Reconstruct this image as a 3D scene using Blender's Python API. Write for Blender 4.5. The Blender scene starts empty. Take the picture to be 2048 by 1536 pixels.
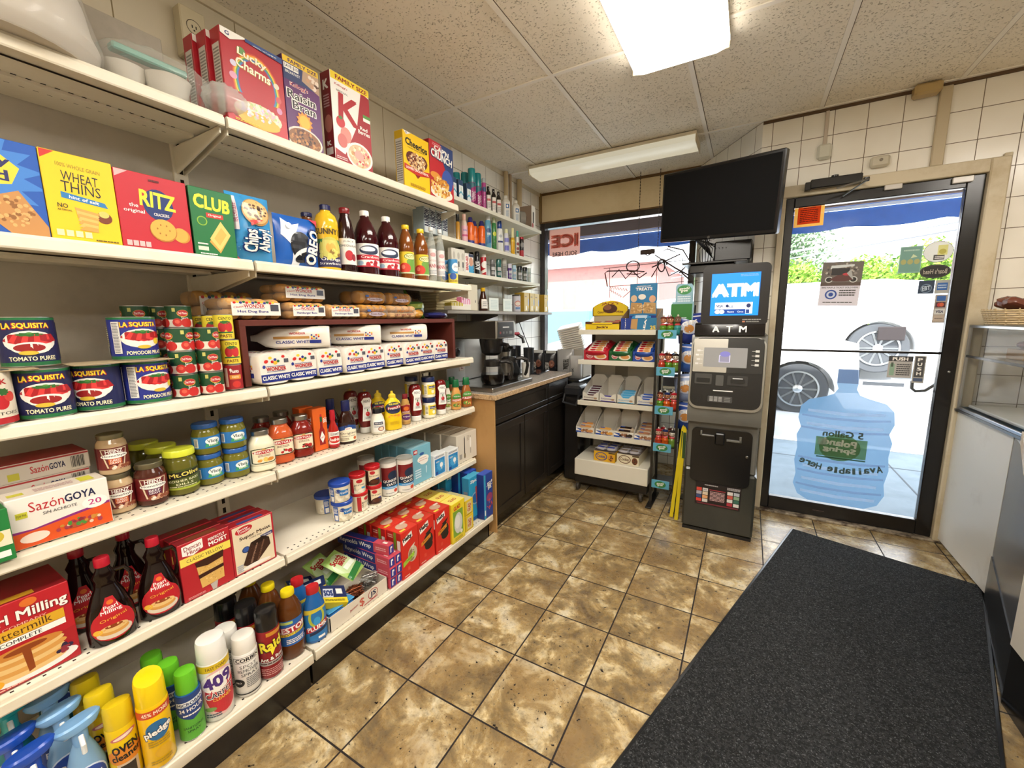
import bpy, math, random
from mathutils import Matrix, Vector
from mathutils.geometry import tessellate_polygon
SC = bpy.context.scene
COL = SC.collection
R = math.radians
# ---------------------------------------------------------------- camera
cam_d = bpy.data.cameras.new('camera'); cam = bpy.data.objects.new('camera', cam_d); COL.objects.link(cam)
rt = Vector((0.86862, 0.49536, -0.01198)); up = Vector((-0.06645, 0.14040, 0.98786)); fw = Vector((-0.49103, 0.85727, -0.15488))
cam.matrix_world = Matrix(((rt.x, up.x, -fw.x, 0), (rt.y, up.y, -fw.y, 0), (rt.z, up.z, -fw.z, 1.316), (0, 0, 0, 1)))
cam_d.sensor_width = 36; cam_d.lens = 36 * 819.24 / 2048; cam_d.clip_start = .02; cam_d.clip_end = 300
SC.camera = cam
# ---------------------------------------------------------------- world, sun, exposure
SC.view_settings.view_transform = 'Standard'; SC.view_settings.look = 'None'
SC.view_settings.gamma = 1; SC.view_settings.use_curve_mapping = False
SC.view_settings.exposure = 1.0
W = bpy.data.worlds.new('sky'); SC.world = W; W.use_nodes = True
bg = W.node_tree.nodes['Background']; bg.inputs[0].default_value = (.86, .93, 1, 1); bg.inputs[1].default_value = 4
sd = bpy.data.lights.new('sun', 'SUN'); sd.energy = 8; sd.angle = R(1.0); sd.color = (1, .96, .9)
sun = bpy.data.objects.new('sun', sd); COL.objects.link(sun); sun.rotation_euler = (R(35), 0, R(18))
SC.cycles.max_bounces = 7; SC.cycles.diffuse_bounces = 4; SC.cycles.glossy_bounces = 3
SC.cycles.transparent_max_bounces = 14; SC.cycles.transmission_bounces = 4
SC.cycles.caustics_reflective = False; SC.cycles.caustics_refractive = False
SC.cycles.sample_clamp_indirect = 4
def fixture_light(name, x, y, z, sx, sy, e, col=(1, .955, .885)):
    l = bpy.data.lights.new(name, 'AREA'); l.shape = 'RECTANGLE'; l.size = sx; l.size_y = sy; l.energy = e; l.color = col
    o = bpy.data.objects.new(name, l); COL.objects.link(o); o.location = (x, y, z); return o
# tubes of the seen ceiling fixture first, then added unseen fill lights (fixture bodies are built below, one over each)
FIX = [(-.352, 1.56), (-.352, -.6), (.87, -.6), (1.6, 1.2), (-.352, -2.2)]
for fx, fy in FIX: fixture_light('ceiling_tube_and_fill_light', fx, fy, 2.448, .36, 1.1, 33 if fy > 0 else 29)
# ---------------------------------------------------------------- materials
MATS = {}
def lin(h):
    v = [int(h[i:i + 2], 16) / 255 for i in (0, 2, 4)]
    return tuple(c / 12.92 if c <= .04045 else ((c + .055) / 1.055) ** 2.4 for c in v) + (1,)
KIND = {'pr': (.42, 0, .5), 'pl': (.24, 0, .5), 'ma': (.85, 0, .25), 'mt': (.28, 1, .5), 'mr': (.5, 1, .5), 'pw': (.5, 0, .4), 'gs': (.06, 0, .5), 'ju': (.1, 0, .5)}
def M(h, k='pr'):
    key = (h, k)
    if key in MATS: return MATS[key]
    m = bpy.data.materials.new('%s_%s' % (k, h)); m.use_nodes = True; m.diffuse_color = lin(h)
    nt = m.node_tree; b = nt.nodes['Principled BSDF']
    if k in KIND:
        r, me, sp = KIND[k]
        b.inputs['Base Color'].default_value = lin(h); b.inputs['Roughness'].default_value = r
        b.inputs['Metallic'].default_value = me; b.inputs['Specular IOR Level'].default_value = sp
    elif k.startswith('em'):
        b.inputs['Base Color'].default_value = (0, 0, 0, 1); b.inputs['Emission Color'].default_value = lin(h)
        b.inputs['Emission Strength'].default_value = float(k[2:]); b.inputs['Roughness'].default_value = .3
    elif k in ('tl', 'tt'):   # thin decal stock lit from both sides; clear tinted ink on it
        out = nt.nodes['Material Output']; t = nt.nodes.new('ShaderNodeBsdfTransparent'); mx = nt.nodes.new('ShaderNodeMixShader')
        if k == 'tt': t.inputs[0].default_value = lin(h); mx.inputs[0].default_value = .22; nt.links.new(t.outputs[0], mx.inputs[1]); nt.links.new(b.outputs[0], mx.inputs[2]); b.inputs['Base Color'].default_value = lin(h)
        else:
            tl = nt.nodes.new('ShaderNodeBsdfTranslucent'); tl.inputs[0].default_value = lin(h); b.inputs['Base Color'].default_value = lin(h); m2 = nt.nodes.new('ShaderNodeMixShader'); m2.inputs[0].default_value = .25
            nt.links.new(tl.outputs[0], m2.inputs[1]); nt.links.new(b.outputs[0], m2.inputs[2]); mx.inputs[0].default_value = .9; nt.links.new(t.outputs[0], mx.inputs[1]); nt.links.new(m2.outputs[0], mx.inputs[2])
        nt.links.new(mx.outputs[0], out.inputs[0])
    else:   # cl<alpha>: thin clear plastic or glass, the number is how much of it shows
        a = float(k[2:]); out = nt.nodes['Material Output']
        t = nt.nodes.new('ShaderNodeBsdfTransparent'); mx = nt.nodes.new('ShaderNodeMixShader')
        t.inputs[0].default_value = (1, 1, 1, 1)
        b.inputs['Base Color'].default_value = lin(h); b.inputs['Roughness'].default_value = .08
        fr = nt.nodes.new('ShaderNodeLayerWeight'); fr.inputs[0].default_value = .12
        ad = nt.nodes.new('ShaderNodeMath'); ad.operation = 'MULTIPLY_ADD'; ad.use_clamp = True; ad.inputs[1].default_value = .55; ad.inputs[2].default_value = a
        nt.links.new(fr.outputs['Facing'], ad.inputs[0]); nt.links.new(ad.outputs[0], mx.inputs[0])
        nt.links.new(t.outputs[0], mx.inputs[1]); nt.links.new(b.outputs[0], mx.inputs[2]); nt.links.new(mx.outputs[0], out.inputs[0])
    MATS[key] = m; return m
def nodes(name, rough=.5, spec=.5):
    m = bpy.data.materials.new(name); m.use_nodes = True; nt = m.node_tree; b = nt.nodes['Principled BSDF']
    b.inputs['Roughness'].default_value = rough; b.inputs['Specular IOR Level'].default_value = spec
    MATS[(name, '')] = m
    return m, nt, b
def N(nt, t, **kw):
    n = nt.nodes.new('ShaderNode' + t)
    for k, v in kw.items():
        if k.startswith('i_'):
            k2 = k[2:]; n.inputs[int(k2) if k2.isdigit() else k2.replace('_', ' ')].default_value = v
        else: setattr(n, k, v)
    return n
def ramp(nt, src, stops):
    r = nt.nodes.new('ShaderNodeValToRGB'); e = r.color_ramp.elements
    for i, (p, c) in enumerate(stops):
        el = e[i] if i < 2 else e.new(p)
        el.position = p; el.color = lin(c) if isinstance(c, str) else (c, c, c, 1)
    nt.links.new(src, r.inputs[0]); return r.outputs[0]
def mixc(nt, f, a, b, mode='MIX'):
    m = nt.nodes.new('ShaderNodeMix'); m.data_type = 'RGBA'; m.blend_type = mode
    for s, v in ((m.inputs[0], f), (m.inputs[6], a), (m.inputs[7], b)):
        if hasattr(v, 'links'): nt.links.new(v, s)
        else: s.default_value = lin(v) if isinstance(v, str) else v
    return m.outputs[2]
def math_(nt, op, a, b=None, c=None):
    m = nt.nodes.new('ShaderNodeMath'); m.operation = op
    for s, v in zip(m.inputs, (a, b, c)):
        if v is None: continue
        if hasattr(v, 'links'): nt.links.new(v, s)
        else: s.default_value = v
    return m.outputs[0]
def coords(nt): return nt.nodes.new('ShaderNodeTexCoord').outputs['Object']
def sep(nt, v):
    s = nt.nodes.new('ShaderNodeSeparateXYZ'); nt.links.new(v, s.inputs[0]); return s.outputs
def noise(nt, v, sc, det=4, ro=.6, dist=0):
    n = N(nt, 'TexNoise'); n.inputs['Scale'].default_value = sc; n.inputs['Detail'].default_value = det
    n.inputs['Roughness'].default_value = ro; n.inputs['Distortion'].default_value = dist; nt.links.new(v, n.inputs['Vector']); return n.outputs[0]
def bump(nt, b, h, s, d=.01):
    n = nt.nodes.new('ShaderNodeBump'); n.inputs['Strength'].default_value = s; n.inputs['Distance'].default_value = d
    nt.links.new(h, n.inputs['Height']); nt.links.new(n.outputs[0], b.inputs['Normal'])
def groove(nt, c, per, off, wd):
    """1 inside a joint of width wd, repeated every per metres"""
    f = math_(nt, 'FRACT', math_(nt, 'DIVIDE', math_(nt, 'SUBTRACT', c, off), per))
    d = math_(nt, 'ABSOLUTE', math_(nt, 'SUBTRACT', f, .5))
    return math_(nt, 'GREATER_THAN', d, .5 - wd / per / 2)
def mat_floor():
    m, nt, b = nodes('stone_floor_tile', .3, .5); o = coords(nt); x, y, z = sep(nt, o)
    T = .2915; g = math_(nt, 'MAXIMUM', groove(nt, x, T, -1.0100, .006), groove(nt, y, T, 1.5416, .006))
    fx = math_(nt, 'FLOOR', math_(nt, 'DIVIDE', math_(nt, 'SUBTRACT', x, -1.01), T)); fy = math_(nt, 'FLOOR', math_(nt, 'DIVIDE', math_(nt, 'SUBTRACT', y, 1.5416), T))
    cb = nt.nodes.new('ShaderNodeCombineXYZ'); nt.links.new(fx, cb.inputs[0]); nt.links.new(fy, cb.inputs[1])
    wn = nt.nodes.new('ShaderNodeTexWhiteNoise'); nt.links.new(cb.outputs[0], wn.inputs['Vector'])
    off = nt.nodes.new('ShaderNodeVectorMath'); off.operation = 'MULTIPLY_ADD'; nt.links.new(wn.outputs['Color'], off.inputs[0]); off.inputs[1].default_value = (9, 9, 9); nt.links.new(o, off.inputs[2])
    v = off.outputs[0]
    n1 = noise(nt, v, 6.5, 9, .68, .45); n2 = noise(nt, v, 30, 8, .75, .2); n3 = noise(nt, v, 90, 3, .7); n4 = noise(nt, v, 3.2, 3, .5, .5)
    c = ramp(nt, n1, [(.36, '6b5940'), (.45, '8f774e'), (.52, 'b09769'), (.56, 'd2bd90'), (.66, 'e4d9bb')])
    c = mixc(nt, ramp(nt, n2, [(.42, 0.0), (.66, .75)]), c, '6f614a')
    c = mixc(nt, ramp(nt, n4, [(.45, 0.0), (.7, .6)]), c, '93764c')
    c = mixc(nt, ramp(nt, n3, [(.60, 0.0), (.68, .45)]), c, '46371f')
    pit = ramp(nt, noise(nt, v, 60, 2, .5), [(.70, 0.0), (.72, 1.0)])
    c = mixc(nt, pit, c, '1e150c')
    c = mixc(nt, g, c, '1c1310'); nt.links.new(c, b.inputs['Base Color'])
    rr = math_(nt, 'ADD', math_(nt, 'MULTIPLY', g, .5), math_(nt, 'MULTIPLY_ADD', n2, .22, .17)); nt.links.new(rr, b.inputs['Roughness'])
    bump(nt, b, math_(nt, 'SUBTRACT', math_(nt, 'MULTIPLY', n2, .4), math_(nt, 'ADD', g, math_(nt, 'MULTIPLY', pit, .5))), .22, .004)
    return m
def mat_ceiling():
    m, nt, b = nodes('fissured_ceiling_tile', .9, .2); o = coords(nt); x, y, z = sep(nt, o)
    mp = N(nt, 'Mapping'); nt.links.new(o, mp.inputs[0]); mp.inputs['Scale'].default_value = (42, 76, 1); mp.inputs['Rotation'].default_value = (0, 0, .5)
    v = nt.nodes.new('ShaderNodeTexVoronoi'); v.feature = 'F1'; v.inputs['Scale'].default_value = 1.1; nt.links.new(mp.outputs[0], v.inputs['Vector'])
    n = noise(nt, o, 56, 4, .6, 2.2)
    f = ramp(nt, n, [(.33, 1.0), (.38, 0.0)]); f2 = ramp(nt, v.outputs[0], [(.13, 1.0), (.20, 0.0)])
    h = math_(nt, 'MAXIMUM', f, f2)
    c = mixc(nt, math_(nt, 'MULTIPLY', h, .7), mixc(nt, ramp(nt, noise(nt, o, 1.6, 3), [(.45, 0.0), (.75, .5)]), 'efe7d6', 'e0d4bc'), '8a7d66')
    nt.links.new(c, b.inputs['Base Color']); bump(nt, b, math_(nt, 'SUBTRACT', 1.0, h), .8, .006); return m
def mat_walltile(name, ax, off, zoff, T=.1524, c1='f0ece1'):
    m, nt, b = nodes(name, .22, .5); o = coords(nt); s = sep(nt, o)
    if ax == 'd': u = math_(nt, 'SUBTRACT', math_(nt, 'MULTIPLY', s[0], .555), math_(nt, 'MULTIPLY', s[1], .832))
    else: u = s[ax]
    g = math_(nt, 'MAXIMUM', groove(nt, u, T, off, .0035), groove(nt, s[2], T, zoff, .0035))
    c = mixc(nt, ramp(nt, noise(nt, o, 2.5, 3), [(.4, 0.0), (.8, .5)]), c1, 'd9d0bb')
    c = mixc(nt, g, c, '6f614d'); nt.links.new(c, b.inputs['Base Color'])
    nt.links.new(math_(nt, 'MULTIPLY_ADD', g, .5, .2), b.inputs['Roughness']); bump(nt, b, math_(nt, 'SUBTRACT', 1.0, g), .5, .002); return m
def mat_stained(name, c1, c2, sc=3, rough=.5, lo=.5, hi=.75):
    m, nt, b = nodes(name, rough, .4); o = coords(nt)
    c = mixc(nt, ramp(nt, noise(nt, o, sc, 6, .65), [(lo, 0.0), (hi, 1.0)]), c1, c2); nt.links.new(c, b.inputs['Base Color']); return m
def mat_speck(name, base, cols, sc=160, rough=.5, bmp=0.0):
    m, nt, b = nodes(name, rough, .35); o = coords(nt); c = lin(base)
    prev = None
    for i, (cc, th) in enumerate(cols):
        f = ramp(nt, noise(nt, o, sc * (1 + .7 * i), 2, .6), [(th, 0.0), (th + .05, 1.0)])
        prev = mixc(nt, f, prev if prev else c, cc)
    nt.links.new(prev, b.inputs['Base Color'])
    if bmp: bump(nt, b, noise(nt, o, sc * 2, 2), bmp, .01)
    return m
def mat_brushed(name, c, rough=.3, sc=(3, 3, 200)):
    m, nt, b = nodes(name, rough, .5); b.inputs['Metallic'].default_value = 1; o = coords(nt)
    mp = N(nt, 'Mapping'); nt.links.new(o, mp.inputs[0]); mp.inputs['Scale'].default_value = sc
    n = noise(nt, mp.outputs[0], 4, 2); b.inputs['Base Color'].default_value = lin(c)
    nt.links.new(math_(nt, 'MULTIPLY_ADD', n, .2, rough - .08), b.inputs['Roughness']); return m
def mat_foliage(name, c1, c2):
    m, nt, b = nodes(name, .6, .3); o = coords(nt)
    nt.links.new(mixc(nt, ramp(nt, noise(nt, o, 9, 3), [(.4, 0.0), (.6, 1.0)]), c1, c2), b.inputs['Base Color']); return m
# ---------------------------------------------------------------- geometry
TXT = {}
def text_geo(s, bold):
    k = (s, bold)
    if k in TXT: return TXT[k]
    cu = bpy.data.curves.new('t', 'FONT'); cu.body = s; cu.size = 1; cu.resolution_u = 2; cu.fill_mode = 'FRONT'
    ob = bpy.data.objects.new('t', cu); COL.objects.link(ob)
    me = bpy.data.meshes.new_from_object(ob, depsgraph=bpy.context.evaluated_depsgraph_get())
    vs = [(v.co.x, v.co.y) for v in me.vertices]; me.calc_loop_triangles(); fs = [tuple(t.vertices) for t in me.loop_triangles]
    bpy.data.objects.remove(ob); bpy.data.curves.remove(cu); bpy.data.meshes.remove(me)
    x0 = min(v[0] for v in vs); x1 = max(v[0] for v in vs); y0 = min(v[1] for v in vs); y1 = max(v[1] for v in vs)
    out = []
    for f in fs:
        t = [((vs[i][0] - x0) / (x1 - x0) - .5, (vs[i][1] - y0) / max(y1 - y0, 1e-6) - .5) for i in f]
        a = (t[1][0] - t[0][0]) * (t[2][1] - t[0][1]) - (t[2][0] - t[0][0]) * (t[1][1] - t[0][1])
        if abs(a) < 1e-9: continue
        out.append(t if a > 0 else t[::-1])
    if bold > 0:
        bx, by = bold / (x1 - x0), bold / max(y1 - y0, 1e-6)
        bx *= .7; by *= .6; sh = [(-bx, 0), (bx, 0)] if bold < .03 else [(-bx, -by), (bx, -by), (bx, by), (-bx, by)] + ([(0, 0)] if bold > .05 else [])
        out = [[[(x + a, y + b_) for x, y in t] for t in out] for a, b_ in sh]
    else: out = [out]
    TXT[k] = out; return out
def clip(poly, ax, lo, hi):
    for val, sg in ((lo, 1), (hi, -1)):
        out = []
        for i in range(len(poly)):
            p, q = poly[i], poly[(i + 1) % len(poly)]; dp, dq = (p[ax] - val) * sg, (q[ax] - val) * sg
            if dp >= 0: out.append(p)
            if (dp > 0 and dq < 0) or (dp < 0 and dq > 0):
                t = dp / (dp - dq); out.append((p[0] + (q[0] - p[0]) * t, p[1] + (q[1] - p[1]) * t))
        poly = out
        if len(poly) < 3: return []
    return poly
def ellipse(cx, cy, rx, ry, n=20, a0=0): return [(cx + rx * math.cos(a0 + 6.2832 * i / n), cy + ry * math.sin(a0 + 6.2832 * i / n)) for i in range(n)]
def art_polys(els, asp):
    """art elements -> (list of convex polygons, colour) in the unit square; asp = width / height"""
    out = []
    for e in els:
        k = e[0]
        if k == 'r': out.append(([[(e[1], e[2]), (e[3], e[2]), (e[3], e[4]), (e[1], e[4])]], e[5]))
        elif k == 'e':
            p = ellipse(e[1], e[2], e[3], e[4])
            if len(e) > 6:
                c, s = math.cos(R(e[6])), math.sin(R(e[6]))
                p = [(e[1] + ((x - e[1]) * asp * c - (y - e[2]) * s) / asp, e[2] + (x - e[1]) * asp * s + (y - e[2]) * c) for x, y in p]
            out.append(([p], e[5]))
        elif k == 'p':
            t = tessellate_polygon([[Vector((x, y, 0)) for x, y in e[1]]]); ps = []
            for tr in t:
                q = [e[1][i] for i in tr]; a = (q[1][0] - q[0][0]) * (q[2][1] - q[0][1]) - (q[2][0] - q[0][0]) * (q[1][1] - q[0][1])
                ps.append(q if a > 0 else q[::-1])
            out.append((ps, e[2]))
        elif k == 't':
            s, cx, cy, w, h, col = e[1:7]; rot = R(e[7]) if len(e) > 7 else 0; bold = e[8] if len(e) > 8 else .02
            c_, s_ = math.cos(rot), math.sin(rot)
            for cp in text_geo(s, bold):   # each copy thickens the strokes
                ps = []
                for t in cp:
                    q = []
                    for x, y in t:
                        x, y = x * w * asp, y * h
                        q.append((cx + (x * c_ - y * s_) / asp, cy + x * s_ + y * c_))
                    ps.append(q)
                out.append((ps, col))
        elif k == 'b':   # burst
            cx, cy, rx, ry, n, col = e[1:7]; ps = []
            for i in range(2 * n):
                a, b2 = 3.14159 * i / n, 3.14159 * (i + 1) / n; f, g = (1, .75) if i % 2 else (.75, 1)
                ps.append([(cx, cy), (cx + rx * f * math.cos(a), cy + ry * f * math.sin(a)), (cx + rx * g * math.cos(b2), cy + ry * g * math.sin(b2))])
            out.append((ps, col))
        elif k == 'n':   # a picture of many small pieces
            cx, cy, rx, ry, n, sz, cols, seed = e[1:9]; rn = random.Random(seed)
            for i in range(n):
                a, d = rn.random() * 6.283, rn.random() ** .5
                s1 = sz * (.7 + .6 * rn.random())
                out.append(([ellipse(cx + rx * d * math.cos(a), cy + ry * d * math.sin(a), s1, s1 * asp * (.7 + .5 * rn.random()), 8)], rn.choice(cols), .15))
        elif k == 'l':   # lines of small print
            x0, y0, x1, y1, n, col = e[1:7]; rn = random.Random(n); ps = []
            for i in range(n):
                y = y1 - (y1 - y0) * (i + .5) / n; th = (y1 - y0) / n * .26; x = x0
                while x < x1 - .01:
                    w = min(x1 - x, (x1 - x0) * (.08 + .14 * rn.random())); ps.append([(x, y - th), (x + w * .88, y - th), (x + w * .88, y + th), (x, y + th)]); x += w
            out.append((ps, col))
    return out
def rot2(x, y, a): return x * math.cos(a) - y * math.sin(a), x * math.sin(a) + y * math.cos(a)
class MB:
    def __init__(s): s.v = []; s.f = []; s.m = []; s.mi = {}; s.T = None
    def mat(s, m):
        if m not in s.mi: s.mi[m] = len(s.mi)
        return s.mi[m]
    def add(s, vs, fs, m):
        b = len(s.v); i = s.mat(m)
        s.v += [tuple(s.T @ Vector(v)) for v in vs] if s.T else vs
        for f in fs: s.f.append(tuple(b + j for j in f)); s.m.append(i)
        return s
    def poly(s, pts, m): return s.add(list(pts), [tuple(range(len(pts)))], m)
    def box(s, x0, y0, z0, x1, y1, z1, m, b=0, fm=None):
        """fm: materials for some faces, keys '+x' '-x' '+y' '-y' '+z' '-z'"""
        x0, x1 = min(x0, x1), max(x0, x1); y0, y1 = min(y0, y1), max(y0, y1); z0, z1 = min(z0, z1), max(z0, z1)
        b = min(b, (x1 - x0) * .45, (y1 - y0) * .45, (z1 - z0) * .45); X = (x0, x1); Y = (y0, y1); Z = (z0, z1); fm = fm or {}
        if b <= 0:
            v = [(X[i], Y[j], Z[k]) for i in (0, 1) for j in (0, 1) for k in (0, 1)]
            F = {'-x': (0, 1, 3, 2), '+x': (4, 6, 7, 5), '-y': (0, 4, 5, 1), '+y': (2, 3, 7, 6), '-z': (0, 2, 6, 4), '+z': (1, 5, 7, 3)}
            for k, f in F.items(): s.add([v[i] for i in f], [(0, 1, 2, 3)], fm.get(k, m))
            return s
        V = {}; vs = []
        for i in (0, 1):
            for j in (0, 1):
                for k in (0, 1):
                    for a in (0, 1, 2):
                        p = [X[i], Y[j], Z[k]]; q = (i, j, k)
                        for c in (0, 1, 2):
                            if c != a: p[c] += b if q[c] == 0 else -b
                        V[(i, j, k, a)] = len(vs); vs.append(tuple(p))
        base = len(s.v); s.v += [tuple(s.T @ Vector(v)) for v in vs] if s.T else vs
        def F(idx, mm):
            p = [Vector(vs[i]) for i in idx]; n = (p[1] - p[0]).cross(p[2] - p[0]); c = sum(p, Vector()) / len(p) - Vector(((x0 + x1) / 2, (y0 + y1) / 2, (z0 + z1) / 2))
            if n.dot(c) < 0: idx = idx[::-1]
            s.f.append(tuple(base + i for i in idx)); s.m.append(s.mat(mm))
        for a, nm in ((0, 'x'), (1, 'y'), (2, 'z')):
            o1, o2 = [c for c in (0, 1, 2) if c != a]
            for q in (0, 1):
                idx = []
                for u, w in ((0, 0), (1, 0), (1, 1), (0, 1)):
                    t = [0, 0, 0]; t[a] = q; t[o1] = u; t[o2] = w; idx.append(V[(t[0], t[1], t[2], a)])
                F(idx, fm.get(('+' if q else '-') + nm, m))
            for u in (0, 1):
                for w in (0, 1):
                    t0 = [0, 0, 0]; t0[o1] = u; t0[o2] = w; t1 = list(t0); t1[a] = 1
                    F([V[tuple(t0) + (o1,)], V[tuple(t1) + (o1,)], V[tuple(t1) + (o2,)], V[tuple(t0) + (o2,)]], m)
        for i in (0, 1):
            for j in (0, 1):
                for k in (0, 1): F([V[(i, j, k, 0)], V[(i, j, k, 1)], V[(i, j, k, 2)]], m)
        return s
    def lathe(s, prof, m, n=20, sx=1, sy=1, p=2, cx=0, cy=0, cap=True):
        vs = []; k = []
        for i in range(n):
            a = 6.28318 * i / n; c, d = math.cos(a), math.sin(a)
            k.append((c, d) if p == 2 else (c / (abs(c) ** p + abs(d) ** p) ** (1 / p), d / (abs(c) ** p + abs(d) ** p) ** (1 / p)))
        for r, z in prof: vs += [(cx + r * c * sx, cy + r * d * sy, z) for c, d in k]
        fs = [(j * n + i, j * n + (i + 1) % n, (j + 1) * n + (i + 1) % n, (j + 1) * n + i) for j in range(len(prof) - 1) for i in range(n)]
        if cap: fs += [tuple(range(n))[::-1], tuple((len(prof) - 1) * n + i for i in range(n))]
        return s.add(vs, fs, m)
    def tube(s, pts, r, m, n=8, closed=False):
        pts = [Vector(p) for p in pts]; vs = []; L = len(pts)
        rr = r if isinstance(r, (list, tuple)) else [r] * L; u = None
        for i, p in enumerate(pts):
            if closed: t = pts[(i + 1) % L] - pts[i - 1]
            else: t = pts[min(i + 1, L - 1)] - pts[max(i - 1, 0)]
            t = t.normalized() if t.length > 1e-9 else Vector((0, 0, 1))
            if u is None: u = t.orthogonal().normalized()
            u = (u - t * u.dot(t)); u = u.normalized() if u.length > 1e-6 else t.orthogonal().normalized()
            w = t.cross(u)
            vs += [tuple(p + (u * math.cos(6.28318 * k / n) + w * math.sin(6.28318 * k / n)) * rr[i]) for k in range(n)]
        q = L if closed else L - 1
        fs = [(j * n + i, j * n + (i + 1) % n, ((j + 1) % L) * n + (i + 1) % n, ((j + 1) % L) * n + i) for j in range(q) for i in range(n)]
        if not closed: fs += [tuple(range(n))[::-1], tuple((L - 1) * n + i for i in range(n))]
        return s.add(vs, fs, m)
    def prism(s, pts, ax, a0, a1, m):
        """2D outline (counter-clockwise seen from +axis) extruded along axis 0/1/2 between a0 and a1"""
        def P(u, w, a): return (a, u, w) if ax == 0 else ((w, a, u) if ax == 1 else (u, w, a))
        n = len(pts); ar = sum(pts[i][0] * pts[(i + 1) % n][1] - pts[(i + 1) % n][0] * pts[i][1] for i in range(n))
        if ar < 0: pts = pts[::-1]
        vs = [P(u, w, a0) for u, w in pts] + [P(u, w, a1) for u, w in pts]
        fs = [(i, (i + 1) % n, n + (i + 1) % n, n + i) for i in range(n)]
        t = tessellate_polygon([[Vector((u, w, 0)) for u, w in pts]])
        for tr in t:
            q = [pts[i] for i in tr]; a = (q[1][0] - q[0][0]) * (q[2][1] - q[0][1]) - (q[2][0] - q[0][0]) * (q[1][1] - q[0][1])
            tr = tuple(tr) if a > 0 else tuple(tr)[::-1]
            fs.append(tuple(n + i for i in tr)); fs.append(tuple(tr[::-1]))
        return s.add(vs, fs, m)
    def blob(s, c, r, m, nu=14, nv=9, e=1.0, jit=0, seed=0, tw=1.0):
        """superellipsoid, e<1 boxier; jit wrinkles it"""
        rn = random.Random(seed); vs = []
        def f(v, k): return math.copysign(abs(v) ** k, v)
        for j in range(1, nv):
            ph = -math.pi / 2 + math.pi * j / nv
            for i in range(nu):
                th = 6.28318 * i / nu; w = 1 + (rn.random() - .5) * jit
                vs.append((c[0] + r[0] * f(math.cos(ph), e) * f(math.cos(th), e) * w, c[1] + r[1] * f(math.cos(ph), e) * f(math.sin(th), e) * w, c[2] + r[2] * f(math.sin(ph), e) * w))
        k = len(vs); vs += [(c[0], c[1], c[2] - r[2]), (c[0], c[1], c[2] + r[2])]
        fs = [(j * nu + i, j * nu + (i + 1) % nu, (j + 1) * nu + (i + 1) % nu, (j + 1) * nu + i) for j in range(nv - 2) for i in range(nu)]
        fs += [(k, (i + 1) % nu, i) for i in range(nu)] + [(k + 1, (nv - 2) * nu + i, (nv - 2) * nu + (i + 1) % nu) for i in range(nu)]
        return s.add(vs, fs, m)
    def art(s, els, mapf, asp, kind='pr', off=.0003, eps=.00005, nu=1, nv=1):
        o = off
        for ps, col, *st in art_polys(els, asp):
            o += eps * (st[0] if st else 1)
            mt = (M(col, kind) if kind != 'tt' or min(lin(col)[:3]) < .7 else M(col, 'tl')) if isinstance(col, str) else col
            for p in ps:
                p = clip(p, 0, 0, 1)
                if p: p = clip(p, 1, 0, 1)
                if not p: continue
                us = [q[0] for q in p]; vv = [q[1] for q in p]
                a0, a1 = int(min(us) * nu), min(nu - 1, int(max(us) * nu)); b0, b1 = int(min(vv) * nv), min(nv - 1, int(max(vv) * nv))
                for a in range(a0, a1 + 1):
                    q = clip(p, 0, a / nu, (a + 1) / nu) if a1 > a0 else p
                    if not q: continue
                    for b in range(b0, b1 + 1):
                        t = clip(q, 1, b / nv, (b + 1) / nv) if b1 > b0 else q
                        if t: s.add([mapf(x, y, o) for x, y in t], [tuple(range(len(t)))], mt)
        return s
    def face(s, O, U, V, els, kind='pr', off=.0003, bg=None):
        """art on a flat face: O lower left corner, U and V its edges"""
        O, U, V = Vector(O), Vector(U), Vector(V); n = U.cross(V).normalized()
        if bg: els = [('r', 0, 0, 1, 1, bg)] + els
        return s.art(els, lambda x, y, o: tuple(O + U * x + V * y + n * o), U.length / V.length, kind, off)
    def wrap(s, rz, z0, z1, arc, els, bg=None, kind='pr', sx=1, sy=1, p=2, off=.0004, nv=1, cx=0, cy=0, a0=0):
        """art around a lathe: rz radius or function of z, arc degrees centred on +x"""
        A = R(arc); rf = rz if callable(rz) else (lambda z: rz)
        rs = [rf(z0 + (z1 - z0) * i / 9) for i in range(10)]
        if max(rs) - min(rs) > 1e-5: nv = max(nv, 10); off = max(off, .0008)
        if bg: els = [('r', 0, 0, 1, 1, bg)] + els
        def mp(u, v, o):
            a = (u - .5) * A + a0; z = z0 + (z1 - z0) * v; r = rf(z) + o; c, d = math.cos(a), math.sin(a)
            if p != 2: q = (abs(c) ** p + abs(d) ** p) ** (1 / p); c /= q; d /= q
            return (cx + r * c * sx, cy + r * d * sy, z)
        return s.art(els, mp, A * rf((z0 + z1) / 2) / (z1 - z0), kind, off, .00005, max(4, int(arc / 9)), nv)
    def mesh(s, name, ang=.6):
        me = bpy.data.meshes.new(name); me.from_pydata(s.v, [], s.f)
        for m in s.mi: me.materials.append(m)
        me.polygons.foreach_set('material_index', s.m); me.update()
        if ang:
            me.polygons.foreach_set('use_smooth', [True] * len(me.polygons)); me.set_sharp_from_angle(angle=ang)
        return me
    def build(s, name, parent=None, loc=(0, 0, 0), rz=0, ang=.6, **pr):
        o = bpy.data.objects.new(name, s.mesh(name, ang)); COL.objects.link(o); o.location = loc; o.rotation_euler = (0, 0, rz)
        if parent: o.parent = parent
        for k, v in pr.items(): o[k] = v
        return o
def thing(name, label, cat, loc=(0, 0, 0), rz=0, group=None):
    o = bpy.data.objects.new(name, None); COL.objects.link(o); o.location = loc; o.rotation_euler = (0, 0, rz); o.empty_display_size = .05
    return tag(o, label, cat, group)
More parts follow.
